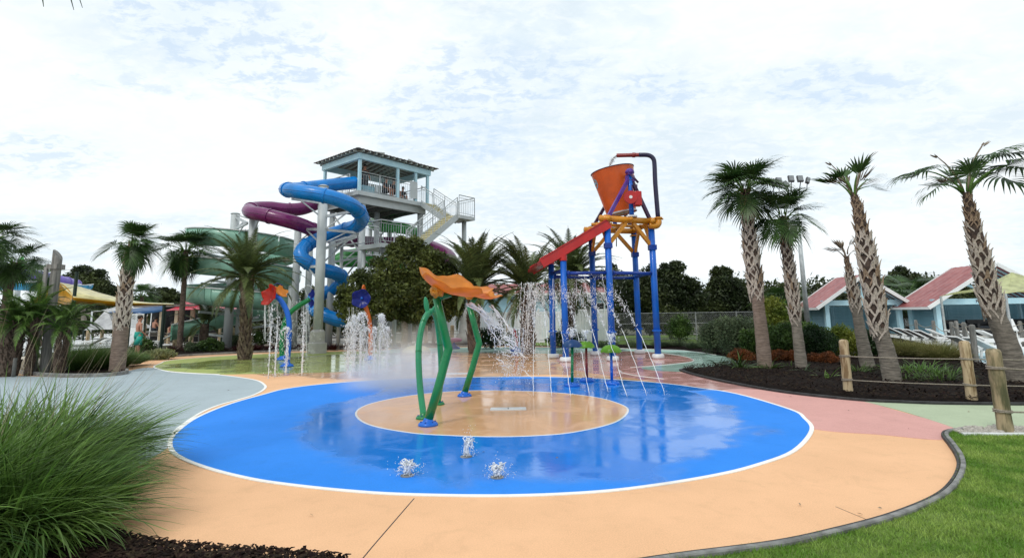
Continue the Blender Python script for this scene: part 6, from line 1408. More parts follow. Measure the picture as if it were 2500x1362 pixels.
# light pole with six floodlights
tp = P(1941, 470, 25); t = thing('light_pole', 'tall galvanised pole with six floodlights behind the second palm', 'light pole', (tp.x, 25, 0)); g = MB(); g.tube([(tp.x, 25, 0), (tp.x, 25, tp.z+.05)], [.12, .075], 12); obj('pole', g, 'galv', t, smooth=True)
g = MB(); g.beam(P(1882, 473, 25), P(1966, 459, 25), .06, .06); obj('crossarm', g, 'galv', t)
for (u, v, tilt, w_) in ((1885, 449, -.7, .14), (1901, 442, .08, .26), (1919, 450, -.55, .2), (1931, 437, .05, .26), (1953, 437, 0, .27), (1972, 441, .42, .17)):
    c = P(u, v, 24.9); R_ = Matrix.Rotation(tilt, 3, 'Y') @ Matrix.Rotation(-.25, 3, 'X'); g = MB(); g.box(c, (w_, .10, .32), R=R_); h = obj('floodlight', g, 'darkmetal', t)
    g = MB(); g.box(Vector(c)+R_ @ Vector((0, -.055, .02)), (w_-.04, .012, .25), R=R_); sub('lens', g, 'lamp_face', h)
    g = MB(); q_ = P(u+(1925-u)*.05, 466-(u-1885)*.06+3, 25); g.beam(Vector(c)-R_ @ Vector((0, 0, .15)), q_, .03, .03); sub('bracket', g, 'darkmetal', h)
    g = MB()
    for i in range(5): g.box(Vector(c)+R_ @ Vector((-w_/2+w_*(i+.5)/5, .065, 0)), (.012, .04, .28), R=R_)
    sub('cooling_fins', g, 'darkmetal', h)
# chain link fence
MT['oldgalv'] = M('oldgalv', (.16, .17, .17), (.28, .29, .29), 6, .6)
def chain(label, u0, u1, d, h=1.55):
    a, b = P(u0, 800, d), P(u1, 800, d); a.z = b.z = 0; t = thing('chain_link_fence', label, 'fence', a); n = max(2, round((b-a).length/2.2))
    for i in range(n+1): p = a.lerp(b, i/n); g = MB(); g.tube([p, p+Vector((0, 0, h+.05))], .04, 8); obj('post', g, 'oldgalv', t)
    for z in (h, .08, h*.62): g = MB(); g.tube([a+Vector((0, 0, z)), b+Vector((0, 0, z))], .022, 6); obj('rail', g, 'oldgalv', t)
    g = MB(); L_ = (b-a).length; dx = (b-a).normalized(); k = 0
    x = -h
    while x < L_:
        for s in (1, -1):
            x0, x1 = (x, x+h) if s > 0 else (x+h, x); z0, z1 = 0.05, h
            c0 = max(0, min(L_, x0)); c1 = max(0, min(L_, x1))
            if x1 != x0: za = z0+(z1-z0)*(c0-x0)/(x1-x0); zb = z0+(z1-z0)*(c1-x0)/(x1-x0)
            if abs(c1-c0) > .02: g.tube([a+dx*c0+Vector((0, 0, za)), a+dx*c1+Vector((0, 0, zb))], .004, 3, cap=False)
        x += .11
    obj('wire_mesh', g, 'oldgalv', t, kind='stuff')
chain('grey chain link fence behind the back lawn right of the blue legs', 1500, 1900, 31); chain('grey chain link fence between the white fence and the legs', 1395, 1500, 32.5, 1.1)
# white vinyl fences
def vinyl(label, u0, u1, d, h, n):
    a, b = P(u0, 800, d), P(u1, 800, d); a.z = b.z = 0; t = thing('vinyl_fence', label, 'fence', a, 'white board fences')
    for i in range(n+1): p = a.lerp(b, i/n); g = MB(); g.box(p+Vector((0, 0, h/2+.03)), (.13, .13, h+.06)); g.box(p+Vector((0, 0, h+.08)), (.16, .16, .05)); obj('post', g, 'white', t)
    for i in range(n):
        p, q_ = a.lerp(b, i/n), a.lerp(b, (i+1)/n); L_ = (q_-p).length-.13; m = max(4, round(L_/.16)); fr_ = MB()
        for z in (.12, h-.08): fr_.box(p.lerp(q_, .5)+Vector((0, 0, z)), (L_, .05, .12))
        f = obj('panel', fr_, 'white', t)
        for k in range(m): c = p.lerp(q_, (k+.5)/m*(L_/(L_+.13))+.065/(L_+.13)); g = MB(); g.box(c+Vector((0, .0, h/2)), (L_/m-.012, .025, h-.3)); sub('board', g, 'white', f)
vinyl('white board fence with two bays just right of the front left blue leg', 1397, 1490, 30.5, 1.85, 2); vinyl('long white board fence behind the date palms', 1085, 1372, 33, 1.75, 5)
# pale blue building with red roof behind the white fence
t = thing('small_building', 'pale blue clapboard building with a red roof behind the white fence', 'building', (P(1300, 800, 37).x, 39, 0)); x0, x1 = P(1100, 800, 37).x, P(1480, 800, 37).x
zt = P(1300, 716, 37).z; g = MB(); g.box(((x0+x1)/2, 38.5, zt/2), (x1-x0, 3, zt)); wl = obj('wall', g, 'paleblue', t); 
for i in range(14): g = MB(); g.box(((x0+x1)/2, 36.985, 1.0+i*.15), (x1-x0, .03, .135), R=Matrix.Rotation(.08, 3, 'X')); sub('clapboard', g, 'paleblue', wl)
for s, y in ((-1, 36.6), (1, 40.4)):
    g = MB(); a0, a1 = Vector((x0-.4, y, zt-.05)), Vector((x1+.4, y, zt-.05)); r0_, r1_ = Vector((x0-.4, 38.5, zt+.75)), Vector((x1+.4, 38.5, zt+.75)); obj('roof', slab(a0, a1, r1_, r0_, .06), 'redroof', t)
g = MB(); g.box(((x0+x1)/2, 36.56, zt-.1), (x1-x0+.8, .04, .16)); obj('fascia', g, 'white', t)
for u in (1430, 1465): c = P(u, 748, 36.95); g = MB(); g.box(c, (.62, .06, .5)); w_ = obj('window', g, 'white', t); g = MB(); g.box(c-Vector((0, .04, 0)), (.5, .02, .4)); sub('pane', g, 'glassdark', w_)
# low concrete ledge and stepping slabs near the walkway
for (u0, u1, v, h, lab) in ((1125, 1215, 834, .35, 'low pale concrete ledge right of the upright date palm'), (930, 1120, 832, .45, 'low pale concrete ledge behind the mist')):
    a, b = G(u0, v), G(u1, v); g = MB(); g.box(((a.x+b.x)/2, a.y, h/2), (b.x-a.x, .5, h)); g.box(((a.x+b.x)/2, a.y, h+.03), (b.x-a.x+.1, .6, .06)); solo('concrete_ledge', g, 'concrete', lab, 'ledge')
pd = T(5.0, -2.7, 0); g = MB(); g.lathe([(.42, 0), (.42, .5), (.30, .6), (.22, 1.5), (.14, 2.0)], pd, 20); obj('column_base', g, 'concrete', tower, smooth=True)
# ------------------------------------------------ rope fences
def post_mesh(h, r, kind='wood'):
    g = MB(); n = 12; prof = [(r, -.1)]+[(r*(1+.04*math.sin(i*1.7)), h*i/n*.94) for i in range(n)]+[(r*1.0, h*.955), (r*.82, h*.985), (r*.35, h)]; g.lathe(prof, (0, 0, 0), 16); return g
def ropefence(label, posts, mat='wood', ropes=(.88, .38), rr=.012, sag=.02, group=None, extend=None, lean=.0, rad=.09, knot=True):
    """posts: (x, y, height)"""
    t = thing('rope_fence', label, 'fence', (posts[0][0], posts[0][1], 0), group); 
    for i, (x, y, h) in enumerate(posts):
        r = rad*random.uniform(.92, 1.08); g = post_mesh(h, r); p = obj('post', g, mat, t, world=False, smooth=True); p.location = (x-posts[0][0], y-posts[0][1], 0); p.rotation_euler = (random.uniform(-1, 1)*.02, lean+random.uniform(-1, 1)*.02, random.uniform(0, 6))
        if knot:
            for f in ropes:
                k = MB(); 
                for q_ in (0, 1): k.tube([((r+rr*.8)*math.cos(2*PI*j/18), (r+rr*.8)*math.sin(2*PI*j/18), h*f+(q_-.5)*rr*2.1+.008*math.sin(2*PI*j/18+q_)) for j in range(18)], rr, 6, closed=True)
                s_ = sub('rope_loop', k, 'rope', p, smooth=True)
    pts = list(posts)
    for (a, b) in zip(pts[:-1], pts[1:]):
        for f in ropes:
            A = Vector((a[0], a[1]-rad*.9, a[2]*f)); B = Vector((b[0], b[1]-rad*.9, b[2]*f)); g = MB(); g.tube([A.lerp(B, s_)-Vector((0, 0, 4*sag*s_*(1-s_)*(B-A).length/2)) for s_ in np.linspace(0, 1, 12)], rr, 6); obj('rope', g, 'rope', t, smooth=True)
    return t
def gx(u, v, h=1.06): q_ = G(u, v); return (q_.x, q_.y, h)
ropefence('rope fence with three thick wooden posts before the right mulch bed', [gx(2072, 965), gx(2374, 981), gx(2790, 985)], 'wood', (.70, .28), .010, .012, rad=.078)
ropefence('thick mossy wooden post with rope at the right edge by the lawn', [gx(2457, 1060, 1.10), (G(2457, 1060).x+2.2, G(2457, 1060).y+.2, 1.0)], 'woodgreen', (.77, .27), .011, .02, rad=.092)
fr2 = [gx(2209, 818, 1.0), gx(2240, 826, 1.0), gx(2284, 837, 1.05), gx(2330, 856, 1.1), gx(2362, 864, 1.12), gx(2384, 890, 1.15)]
ropefence('weathered rope fence with thin posts running back along the deck', fr2, 'woodgrey', (.86, .55), .014, .10, 'rope fences by the deck', rad=.075, knot=False)
ropefence('weathered rope fence of three posts crossing behind the rightmost palm', [gx(2342, 850, 1.1), gx(2500, 846, 1.05), gx(2600, 850, 1.05)], 'woodgrey', (.9, .62), .014, .16, 'rope fences by the deck', rad=.075, knot=False)
lf = [(213, 838), (247, 838), (277, 838), (345, 838), (410, 838), (426, 843), (536, 838), (566, 841), (655, 838), (760, 838), (800, 838), (880, 838), (960, 838), (1040, 837), (1103, 837), (1160, 836), (1240, 835)]
ropefence('long wooden post and rope fence along the far side of the splash pad', [gx(u, v, 1.02) for u, v in lf], 'wood', (.66, .52, .14), .017, .015, rad=.11, knot=False)
# ------------------------------------------------ loungers, sofas, car
def lounger():
    r = thing('lounge_chair', '', 'lounger', (0, 0, 0)); o = lambda n, g, m: obj(n, g, m, r, world=False)
    g = MB(); g.box((0, .0, .34), (.66, 1.25, .05)); g.box((0, 0, .30), (.60, 1.2, .03)); o('seat', g, 'white')
    g = MB(); g.beam((0, .62, .35), (0, 1.2, .68), .64, .045); o('backrest', g, 'white')
    for x in (-.28, .28):
        for y in (-.52, .5): g = MB(); g.beam((x, y, .32), (x*1.08, y+(.06 if y > 0 else -.06), 0), .06, .05); o('leg', g, 'white')
        g = MB(); g.beam((x*1.1, -.6, .28), (x*1.1, .66, .28), .04, .07); o('side_rail', g, 'white')
    return r
L0 = lounger(); spots = [(2235, 832, 1.3), (2262, 836, 1.35), (2292, 842, 1.3), (2322, 846, 1.35), (2350, 842, 1.2), (2402, 846, 1.3), (2440, 850, 1.35), (2480, 848, 1.3), (2428, 872, 1.4), (2478, 878, 1.4)]
labs = ['white lounge chair nearest the small cabana', 'second white lounge chair from the small cabana', 'third white lounge chair, above the straw grass', 'white lounge chair behind the second rope post', 'white lounge chair between the thin rope posts', 'white lounge chair left of the rightmost palm', 'white lounge chair behind the rightmost palm', 'white lounge chair right of the rightmost palm', 'front row white lounge chair left of the palm foot', 'front row white lounge chair at the photo edge', 'back row white lounge chair below the dark sofa', 'back row white lounge chair at the right']
for i, (u, v, a) in enumerate(spots):
    o = L0 if i == 0 else copy_tree(L0); q_ = G(u, v); o.location = (q_.x, q_.y, .008); o.rotation_euler = (0, 0, a); props(o, labs[i], 'lounger', 'white lounge chairs on the right deck')
def sofa(label, u, d, w):
    c = P(u, 810, d); t = thing('outdoor_sofa', label, 'sofa', (c.x, d, .06), 'dark sofas in the cabana'); 
    g = MB(); g.box((0, 0, .25), (w, .8, .35)); obj('base', g, 'black', t, world=False); g = MB(); g.box((0, .33, .62), (w, .14, .5)); obj('backrest', g, 'black', t, world=False)
    for s in (-1, 1): g = MB(); g.box((s*(w/2-.07), -.05, .54), (.14, .72, .24)); obj('armrest', g, 'black', t, world=False)
    g = MB(); g.box((0, -.04, .46), (w-.3, .62, .10)); obj('cushion', g, 'darkcloth', t, world=False)
sofa('dark sofa under the number 19 cabana left of the palm trunk', 2402, 31.0, 1.3); sofa('dark sofa under the number 19 cabana at the photo edge', 2488, 31.0, 1.4); sofa('small dark armchair beside the left post of the big cabana', 2333, 31.2, .9)
c = P(2482, 805, 28); t = thing('garden_chair', 'white upright chair with slanted back at the right edge', 'chair', (c.x, 28, 0)); g = MB(); g.box((0, 0, .42), (.5, .5, .05)); obj('seat', g, 'white', t, world=False); g = MB(); g.beam((0, .22, .44), (-.0, .42, 1.0), .5, .04); obj('backrest', g, 'white', t, world=False)
for x in (-.2, .2):
    for y in (-.2, .2): g = MB(); g.tube([(x, y, .4), (x*1.15, y*1.2, 0)], .02, 6); obj('leg', g, 'white', t, world=False)
# white suv, nose to the left
cx = P(2225, 800, 36).x; t = thing('parked_car', 'white sport utility vehicle parked behind the number 19 cabana', 'car', (cx+2.3, 36, 0))
prof = [(0, .45), (.02, .78), (.25, .95), (1.15, 1.06), (1.85, 1.58), (2.4, 1.72), (3.9, 1.70), (4.45, 1.15), (4.6, .95), (4.6, .45), (4.0, .32), (3.9, .40), (3.2, .40), (3.1, .32), (1.35, .32), (1.25, .4), (.6, .40), (.5, .32)]
V = [(cx+x, 36+y, z) for y in (-.9, .9) for (x, z) in prof]; n = len(prof); g = MB(); g.add(V, [tuple(range(n)), tuple(reversed(range(n, 2*n)))]+[((i+1) % n, i, n+i, n+(i+1) % n) for i in range(n)]); bd = obj('body', g, 'carpaint', t); md = bd.modifiers.new('b', 'BEVEL'); md.width = .05; md.segments = 2
for (xs) in (((1.32, 1.12), (1.92, 1.56), (2.45, 1.62), (2.45, 1.12)), ((2.55, 1.12), (2.55, 1.62), (3.5, 1.62), (3.5, 1.12)), ((3.58, 1.12), (3.58, 1.6), (3.85, 1.6), (4.2, 1.15))):
    g = MB(); V = [(cx+x, 35.09, z) for x, z in xs]+[(cx+x, 35.12, z) for x, z in xs]; g.add(V, [(0, 1, 2, 3), (4, 7, 6, 5), (0, 4, 5, 1), (1, 5, 6, 2), (2, 6, 7, 3), (3, 7, 4, 0)]); obj('window', g, 'glassdark', t)
for x in (.93, 3.55):
    for y in (35.1, 36.9):
        g = MB(); g.tube([(cx+x, y-.11, .35), (cx+x, y+.11, .35)], .35, 24); wh = obj('wheel', g, 'black', t, smooth=False); g = MB(); g.tube([(cx+x, y-.125, .35), (cx+x, y-.11, .35)], .21, 16); sub('rim', g, 'galv', wh)
g = MB(); g.box((cx+.10, 35.16, .80), (.22, .14, .14)); obj('headlight', g, 'lamp_face', t)
# ================================================================== LEFT BACKGROUND
# grey timber signpost
p = P(139, 640, 16.8); t = thing('timber_post', 'tall weathered grey timber post pair with a strap, on the left island', 'post', (p.x, 16.8, 0)); z1, z2 = P(128, 632, 16.8).z, P(139, 616, 16.8).z
g = MB(); n = 16; r = .13; g.tube([(p.x, 16.8, -.05), (p.x, 16.8, 1), (p.x, 16.8, z1-.1)], r, n, cap=False); 
V = []; 
for k in range(n): a = 2*PI*k/n; V.append((p.x+r*math.cos(a), 16.8+r*math.sin(a), z1-.1))
for k in range(n): a = 2*PI*k/n; V.append((p.x+r*math.cos(a), 16.8+r*math.sin(a), z1+.02-(math.cos(a))*.16+.12))
g.add(V, [(k, (k+1) % n, n+(k+1) % n, n+k) for k in range(n)]+[tuple(range(n, 2*n))]); obj('main_post', g, 'woodgrey', t, smooth=False)
q_ = P(117, 652, 16.7); g = MB(); g.tube([(p.x-.21, 16.68, -.05), (p.x-.21, 16.68, q_.z)], .06, 12); obj('side_post', g, 'offwhite' if False else 'woodgrey', t, smooth=True)
zb = P(139, 650, 16.6).z; g = MB(); g.box((p.x-.02, 16.8, zb), (.34, .32, .15)); obj('strap', g, 'woodgrey', t)
g = MB(); g.tube([(p.x-.30, 16.1, -.05), (p.x-.30, 16.1, .55)], .05, 10); obj('short_post', g, 'woodgrey', t, smooth=True)
def quads(pts): return [P(*q) for q in pts]
def cloth(rows, mat, th=.012, sub_=4):
    "rows of px points -> smooth sheet with thickness"
    R_ = [bez([P(*q) for q in r], sub_) for r in rows]; m = len(R_[0]); V = [tuple(p) for r in R_ for p in r]; F = [(i*m+k, i*m+k+1, (i+1)*m+k+1, (i+1)*m+k) for i in range(len(R_)-1) for k in range(m-1)]; return MB().add(V, F)
def addcloth(name, rows, mat, t):
    o = obj(name, cloth(rows, mat), mat, t, smooth=True); m = o.modifiers.new('th', 'SOLIDIFY'); m.thickness = .015; return o
t = thing('shade_sail', 'large yellow shade sail stretched low behind the left palms', 'shade sail', (P(188, 800, 25.5).x, 25.5, 0))
addcloth('sail_top', [[(143, 689, 27), (190, 699, 27.5), (250, 717, 28), (310, 732, 28.5), (365, 739, 29), (425, 741, 29.5)], [(160, 708, 26), (200, 716, 26.4), (250, 727, 27), (310, 737, 27.5), (365, 741, 28), (425, 742.5, 28.5)], [(180, 726, 25), (215, 730, 25.3), (255, 734, 25.8), (300, 738.5, 26.4), (365, 741.5, 27), (425, 743.5, 27.8)]], 'shade_yellow', t)
addcloth('sail_band', [[(180, 726, 25), (215, 730, 25.3), (255, 734, 25.8), (300, 738.5, 26.4), (365, 741.5, 27), (425, 743.5, 27.8)], [(178, 741, 25.3), (215, 742, 25.6), (255, 745, 26), (300, 747, 26.6), (365, 745, 27.2), (425, 745, 28)]], 'shade_gold', t)
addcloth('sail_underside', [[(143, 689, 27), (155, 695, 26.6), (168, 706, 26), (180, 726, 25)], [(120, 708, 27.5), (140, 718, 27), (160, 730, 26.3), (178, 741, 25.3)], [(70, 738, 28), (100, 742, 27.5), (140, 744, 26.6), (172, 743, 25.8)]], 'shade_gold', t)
for (u, v, d) in ((188, 664, 25.2), (401, 744, 27.5), (133, 690, 28.5)): b = P(u, v, d); g = MB(); g.tube([(b.x, d, 0), tuple(b)], .075, 10); obj('mast', g, 'darkgreen', t)
t = thing('shade_sail', 'dark blue shade canopy with a hanging side beneath the yellow sail', 'shade sail', (P(330, 800, 31).x, 31, 0))
addcloth('canopy', [[(264, 762, 31), (300, 757, 31.5), (350, 751, 32), (404, 747, 32.5)], [(270, 764, 30.5), (300, 762, 31), (350, 766, 31), (402, 760, 32)]], 'shade_blue', t); addcloth('side_curtain', [[(264, 762, 31), (300, 760, 31)], [(272, 780, 31.1), (300, 785, 31.1)], [(286, 791, 31.2), (302, 792, 31.2)]], 'tentwhite', t)
for u in (319, 356): b = P(u, 762, 31.4); g = MB(); g.tube([(b.x, 31.4, 0), tuple(b)], .06, 8); obj('mast', g, 'darkgreen', t)
def pyramid(name, label, u0, u1, ve, ua, va, d, dep, mat, grp=None, poles='darkgreen', ridge=0, cat='shade canopy'):
    a, b = P(u0, ve, d), P(u1, ve, d); ap = P(ua, va, d+dep/2); ze = a.z; t = thing(name, label, cat, ((a.x+b.x)/2, d, 0), grp); rw = ridge*d/FPX/2
    cs = [Vector((a.x, d, ze)), Vector((b.x, d, ze)), Vector((b.x, d+dep, ze)), Vector((a.x, d+dep, ze))]; r0_, r1_ = Vector((ap.x-rw, d+dep/2, ap.z)), Vector((ap.x+rw, d+dep/2, ap.z))
    for q4 in ((cs[0], cs[1], r1_, r0_), (cs[1], cs[2], r1_, r1_), (cs[2], cs[3], r0_, r1_), (cs[3], cs[0], r0_, r0_)):
        V = []; F = []; n = 5
        for i in range(n+1):
            for k in range(n+1): lo_ = q4[0].lerp(q4[1], k/n); hi = q4[3].lerp(q4[2], k/n); V.append(tuple(lo_.lerp(hi, i/n)+Vector((0, 0, -.10*math.sin(PI*i/n)+.05*math.sin(PI*k/n)*(1-i/n)))))
        for i in range(n):
            for k in range(n): F.append((i*(n+1)+k, i*(n+1)+k+1, (i+1)*(n+1)+k+1, (i+1)*(n+1)+k))
        o = obj('canopy_panel', MB().add(V, F), mat, t); m = o.modifiers.new('th', 'SOLIDIFY'); m.thickness = .015
    for c in cs: g = MB(); g.tube([(c.x*.98+ap.x*.02, c.y, 0), tuple(c)], .06, 8); obj('pole', g, poles, t)
    return t
pyramid('shade_canopy', 'red shade canopy on dark poles left of the teal slide', 404, 548, 758, 478, 733, 35, 6, 'shade_red', 'red shade canopies', ridge=50); pyramid('shade_canopy', 'second red shade canopy partly hidden by the date palm trunk', 575, 665, 757, 620, 744, 40, 5, 'shade_red', 'red shade canopies', ridge=30)
pyramid('white_tent', 'white pointed tent low behind the left fence', 205, 292, 806, 262, 752, 36, 4, 'tentwhite', 'white tents'); pyramid('white_tent', 'white tent roof behind the blue canopy', 225, 372, 760, 330, 742, 42, 5, 'tentwhite', 'white tents', ridge=60, poles='white'); pyramid('white_tent', 'distant white tent roof left of the slim palm', 405, 455, 745, 430, 728, 60, 5, 'tentwhite', 'white tents', poles='white')
# dark food hut with lattice
t = thing('snack_hut', 'dark open snack hut with a white lattice panel under the canopies', 'hut', (P(375, 800, 37).x, 38, 0)); a, b = P(350, 800, 37), P(470, 800, 37); g = MB(); g.box(((a.x+b.x)/2, 39.0, 1.2), (b.x-a.x, 2.5, 2.4)); obj('wall', g, 'black', t)
for u in (352, 393, 430, 468): c = P(u, 800, 37); g = MB(); g.box((c.x, 37, 1.1), (.22, .2, 2.2)); obj('pillar', g, 'woodend', t)
g = MB(); g.box(((a.x+b.x)/2, 38.4, 2.5), (b.x-a.x+.8, 4.0, .16)); obj('roof', g, 'greyroof', t)
c = P(331, 775, 35); g = MB(); 
for i in range(-6, 7): g.beam((c.x+i*.09-.25, 35, 1.2), (c.x+i*.09+.25, 35, 1.9), .015, .02); g.beam((c.x+i*.09+.25, 35.02, 1.2), (c.x+i*.09-.25, 35.02, 1.9), .015, .02)
g.box((c.x, 35.05, 1.17), (1.2, .05, .06)); g.box((c.x, 35.05, 1.93), (1.2, .05, .06)); g.box((c.x, 35.1, .55), (1.2, .06, 1.1)); obj('lattice_panel', g, 'white', t, kind='stuff')
def table(label, u, v, w, h, mat, group, dp=.6):
    q_ = G(u, v); t = thing('table', label, 'table', (q_.x, q_.y, 0), group); g = MB(); g.box((0, 0, h), (w, dp, .05)); obj('tabletop', g, mat, t, world=False)
    for x in (-w/2+.1, w/2-.1): 
        for y in (-dp/2+.06, dp/2-.06): g = MB(); g.tube([(x, y, 0), (x, y, h-.02)], .03, 6); obj('leg', g, mat, t, world=False)
table('white picnic table under the dark blue canopy', 374, 836, 1.1, .75, 'white', 'picnic tables'); table('small white side table beside the tall slide column', 735, 836, .9, .9, 'white', 'picnic tables', .5)
q_ = G(420, 837); t = thing('bench', 'pale tan slatted bench with back near the slim palm', 'bench', (q_.x, q_.y, 0))
for i in range(4): g = MB(); g.box((0, -.18+i*.12, .45), (1.1, .10, .03)); obj('slat', g, 'woodend', t, world=False)
for i in range(3): g = MB(); g.box((0, .26, .58+i*.14), (1.1, .03, .11)); obj('backrest_slat', g, 'woodend', t, world=False)
for x in (-.45, .45): g = MB(); g.box((x, 0, .22), (.07, .45, .44)); obj('leg', g, 'woodend', t, world=False)
for i, (u, v, a, lab) in enumerate(((358, 848, -1.2, 'white lounge chair beside the man in teal shorts'), (230, 846, -1.3, 'white lounge chair behind the feathery grass'), (262, 844, -1.1, 'white lounge chair left of the booted palm'), (60, 868, -1.2, 'white lounge chair at the far left behind palms'), (100, 866, -1.0, 'white lounge chair just behind the signpost'), (185, 858, -1.2, 'white lounge chair right of the signpost'))):
    o = copy_tree(L0); q_ = G(u, v); o.location = (q_.x, q_.y, 0); o.rotation_euler = (0, 0, a); props(o, lab, 'lounger', 'white lounge chairs on the left deck')
# low hedge wall behind deck at left so the ground runs out naturally
for i, (u, d, w, h, lab) in enumerate(((40, 44, 260, 55, 'far left'), (180, 46, 200, 42, 'behind the yellow sail'), (330, 48, 160, 34, 'behind the snack hut'), (560, 46, 240, 36, 'behind the teal slide'), (700, 44, 160, 34, 'beyond the slide columns'), (860, 42, 200, 40, 'behind the tower legs'), (1040, 42, 200, 40, 'behind the oak'))):
    shrub('dark clipped hedge mass '+lab, u, 800, d, w, h*1.3, 9000, .11, 'oakdark', name='hedge', cat='hedge', group='far hedges', lobes=14)
for i, (u, d, w, h, lab) in enumerate(((1480, 40, 220, 50, 'behind the chain link fence, left part'), (1640, 40, 220, 60, 'behind the chain link fence, middle'), (1800, 41, 220, 55, 'behind the first right palm'), (1960, 42, 220, 50, 'behind the light pole'), (2120, 42, 220, 60, 'behind the small cabana'), (2290, 40, 220, 70, 'between the cabanas'), (2450, 42, 260, 70, 'behind the big cabana'), (2640, 42, 240, 70, 'past the right edge'))):
    shrub('dark leafy hedge mass '+lab, u, 800, d, w, h*1.3, 9000, .11, 'oakdark', name='hedge', cat='hedge', group='far hedges', lobes=14)
# ================================================================== PEOPLE
def person(label, loc, face, pose='stand', shorts='darkcloth', scale=1.0, hairm='hair', shirt=None):
    """one skinned body: joints in metres, x to the person's left, y backwards (faces -y)"""
    J = {}; E = []
    if pose == 'stand':
        J = dict(pel=(0, 0, .95, .125), sp=(0, .0, 1.12, .115), ch=(0, .01, 1.32, .135), nk=(0, .01, 1.48, .055), hd0=(0, -.01, 1.56, .075), hd=(0, -.02, 1.66, .092), top=(0, -.01, 1.73, .07))
        for s, n in ((1, 'l'), (-1, 'r')):
            J.update({'hip'+n: (.10*s, 0, .90, .095), 'kn'+n: (.12*s, -.02*s, .50, .062), 'an'+n: (.12*s, .02*s, .09, .038), 'to'+n: (.13*s, -.13+.02*s, .03, .030), 'sh'+n: (.18*s, .01, 1.40, .062), 'el'+n: (.25*s, .0, 1.12, .042), 'wr'+n: (.24*s, -.16, .95, .028), 'pa'+n: (.235*s, -.22, .91, .03)})
    else:
        J = dict(pel=(0, 0, .12, .13), sp=(0, -.03, .28, .115), ch=(0, -.06, .48, .13), nk=(0, -.08, .63, .055), hd0=(0, -.11, .70, .075), hd=(0, -.13, .80, .092), top=(0, -.12, .87, .07))
        for s, n in ((1, 'l'), (-1, 'r')):
            J.update({'hip'+n: (.10*s, -.05, .11, .095), 'kn'+n: (.14*s, -.45, .16, .06), 'an'+n: (.14*s, -.48, -.27, .038), 'to'+n: (.14*s, -.62, -.33, .03), 'sh'+n: (.18*s, -.05, .56, .06), 'el'+n: (.24*s, -.14, .31, .042), 'wr'+n: (.16*s, -.33, .24, .028), 'pa'+n: (.15*s, -.39, .22, .03)})
    names = list(J); E = [('pel', 'sp'), ('sp', 'ch'), ('ch', 'nk'), ('nk', 'hd0'), ('hd0', 'hd'), ('hd', 'top')]
    for n in 'lr': E += [('pel', 'hip'+n), ('hip'+n, 'kn'+n), ('kn'+n, 'an'+n), ('an'+n, 'to'+n), ('ch', 'sh'+n), ('sh'+n, 'el'+n), ('el'+n, 'wr'+n), ('wr'+n, 'pa'+n)]
    for n, s in (('l', 1), ('r', -1)):
        px_, py_, pz_, _ = J['pa'+n]
        for k in range(4):
            a_ = 'f%d%s' % (k, n); b_ = 'g%d%s' % (k, n); off = (k-1.5)*.021; J[a_] = (px_+off, py_-.05, pz_-.015, .0095); J[b_] = (px_+off, py_-.075-.006*(1.5-abs(k-1.5)), pz_-.045, .008); E += [('pa'+n, a_), (a_, b_)]
        J['th'+n] = (px_-.045*s, py_-.02, pz_-.01, .010); E.append(('pa'+n, 'th'+n))
    names = list(J); me = bpy.data.meshes.new('body'); me.from_pydata([J[n][:3] for n in names], [(names.index(a), names.index(b)) for a, b in E], []); me.materials.append(MT['skin'])
    t = thing('person', label, 'person', loc, None, rz=face); t.scale = (scale,)*3
    b = bpy.data.objects.new('body', me); COL.objects.link(b); b.parent = t; m = b.modifiers.new('skin', 'SKIN'); m.use_smooth_shade = True
    for i, n in enumerate(names): me.skin_vertices[0].data[i].radius = (J[n][3], J[n][3])
    me.skin_vertices[0].data[0].use_root = True; s_ = b.modifiers.new('s', 'SUBSURF'); s_.levels = 1; s_.render_levels = 2
    hd = Vector(J['hd'][:3]); g = MB(); g.ellipsoid(hd+Vector((0, .018, .035)), (.098, .108, .098), 16, 10); obj('hair', g, hairm, t, world=False, smooth=True)
    g = MB(); 
    for s in (-1, 1): g.ellipsoid(hd+Vector((.034*s, -.088, .01)), (.012, .008, .008), 8, 6)
    obj('eyes', g, 'whitepl', t, world=False, smooth=True); g = MB(); g.ellipsoid(hd+Vector((0, -.098, -.018)), (.012, .02, .022), 8, 6); g.ellipsoid(hd+Vector((0, -.085, -.052)), (.024, .010, .007), 8, 6)
    for s in (-1, 1): g.ellipsoid(hd+Vector((.092*s, .0, -.01)), (.012, .022, .032), 8, 6)
    obj('face_features', g, 'skin', t, world=False, smooth=True)
    g = MB(); pl = Vector(J['pel'][:3]); 
    if pose == 'stand':
        g.lathe([(.165, -.13), (.162, 0), (.150, .10), (.148, .13)], pl, 18, capt=False)
        for s in (-1, 1): g.lathe([(.118, -.42), (.120, -.2), (.118, -.05)], pl+Vector((.085*s, 0, .0)), 14, capt=False)
    else:
        g.ellipsoid(pl+Vector((0, -.02, 0)), (.19, .17, .13), 16, 10)
        for s in (-1, 1): g.tube([pl+Vector((.1*s, -.05, 0)), pl+Vector((.13*s, -.34, .03))], [.115, .09], 12)
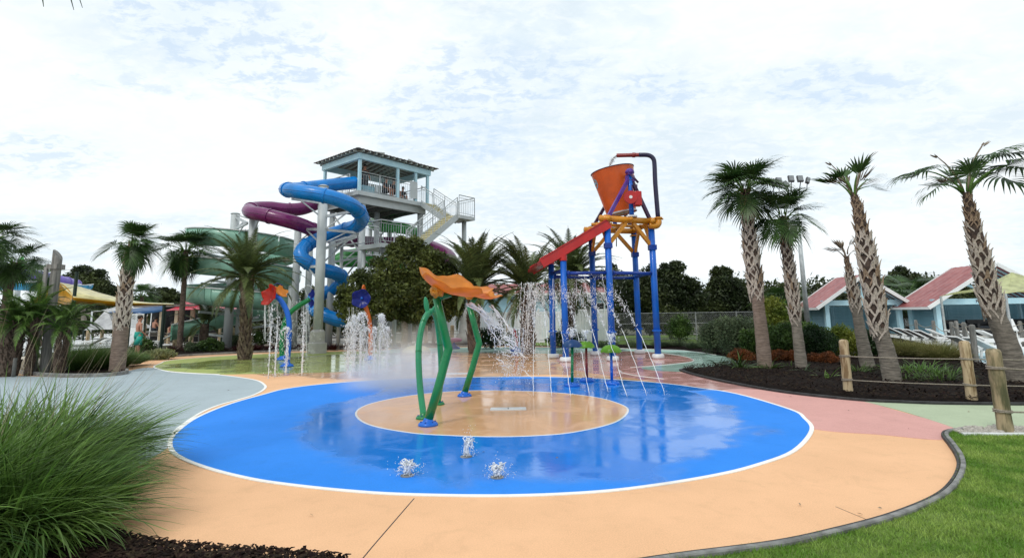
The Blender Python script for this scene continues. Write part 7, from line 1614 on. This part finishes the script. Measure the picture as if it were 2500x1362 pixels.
    sh = obj('shorts', g, shorts, t, world=False, smooth=True)
    if pose == 'stand': md = sh.modifiers.new('t', 'SOLIDIFY'); md.thickness = .008
    if shirt:
        g = MB(); a_ = Vector(J['ch'][:3]); g.tube([pl+Vector((0, 0, .08)), Vector(J['sp'][:3]), a_, a_+Vector((0, 0, .09))], [.16, .15, .18, .11], 14)
        for n in 'lr': g.tube([Vector(J['sh'+n][:3]), Vector(J['sh'+n][:3]).lerp(Vector(J['el'+n][:3]), .6)], [.08, .065], 10)
        obj('shirt', g, shirt, t, world=False, smooth=True)
    return t
q_ = P(340, 800, 23); person('shirtless man in teal shorts standing behind the left grass', (q_.x, 23, .02), PI*.80, 'stand', 'tealcloth')
q_ = G(372, 837); person('bare backed person seated on the white table under the blue canopy', (q_.x, q_.y, .80), PI*.9, 'sit'); q_ = G(414, 838); person('pale person seated sideways on the tan bench', (q_.x, q_.y-.02, .48), PI*.4, 'sit')
person('person standing at the front rail of the tower deck', tuple(T(.95, .9, ZD)), .6, 'stand', shirt='darkcloth'); person('dark haired person seated in the middle of the tower deck', tuple(T(2.2, .8, ZD+.34)), 1.2, 'sit', shirt='darkcloth'); person('person seated right of the dark haired one on the tower', tuple(T(2.75, .8, ZD+.34)), 1.0, 'sit', shirt='darkcloth'); person('smaller seated person near the right end of the tower deck', tuple(T(3.3, .6, ZD+.10)), .6, 'sit', scale=.85, shirt='darkcloth')
g = MB(); tbox(g, 1.8, 3.1, .9, 1.25, ZD+.28, ZD+.34); tbox(g, 1.85, 1.95, .95, 1.2, ZD+.002, ZD+.28); tbox(g, 2.95, 3.05, .95, 1.2, ZD+.002, ZD+.28); solo('deck_bench', g, 'steel', 'low bench on the tower deck under the roof', 'bench')
g = MB(); tbox(g, .45, 1.2, .3, .9, ZD+.002, ZD+.45); solo('entry_tub', g, 'louver', 'grey blue start tub on the tower deck by the front corner', 'slide tub'); g = MB(); tbox(g, 3.35, 3.85, -.06, -.03, ZD+.15, ZD+1.15); obj('notice_board', g, 'steel', tower)
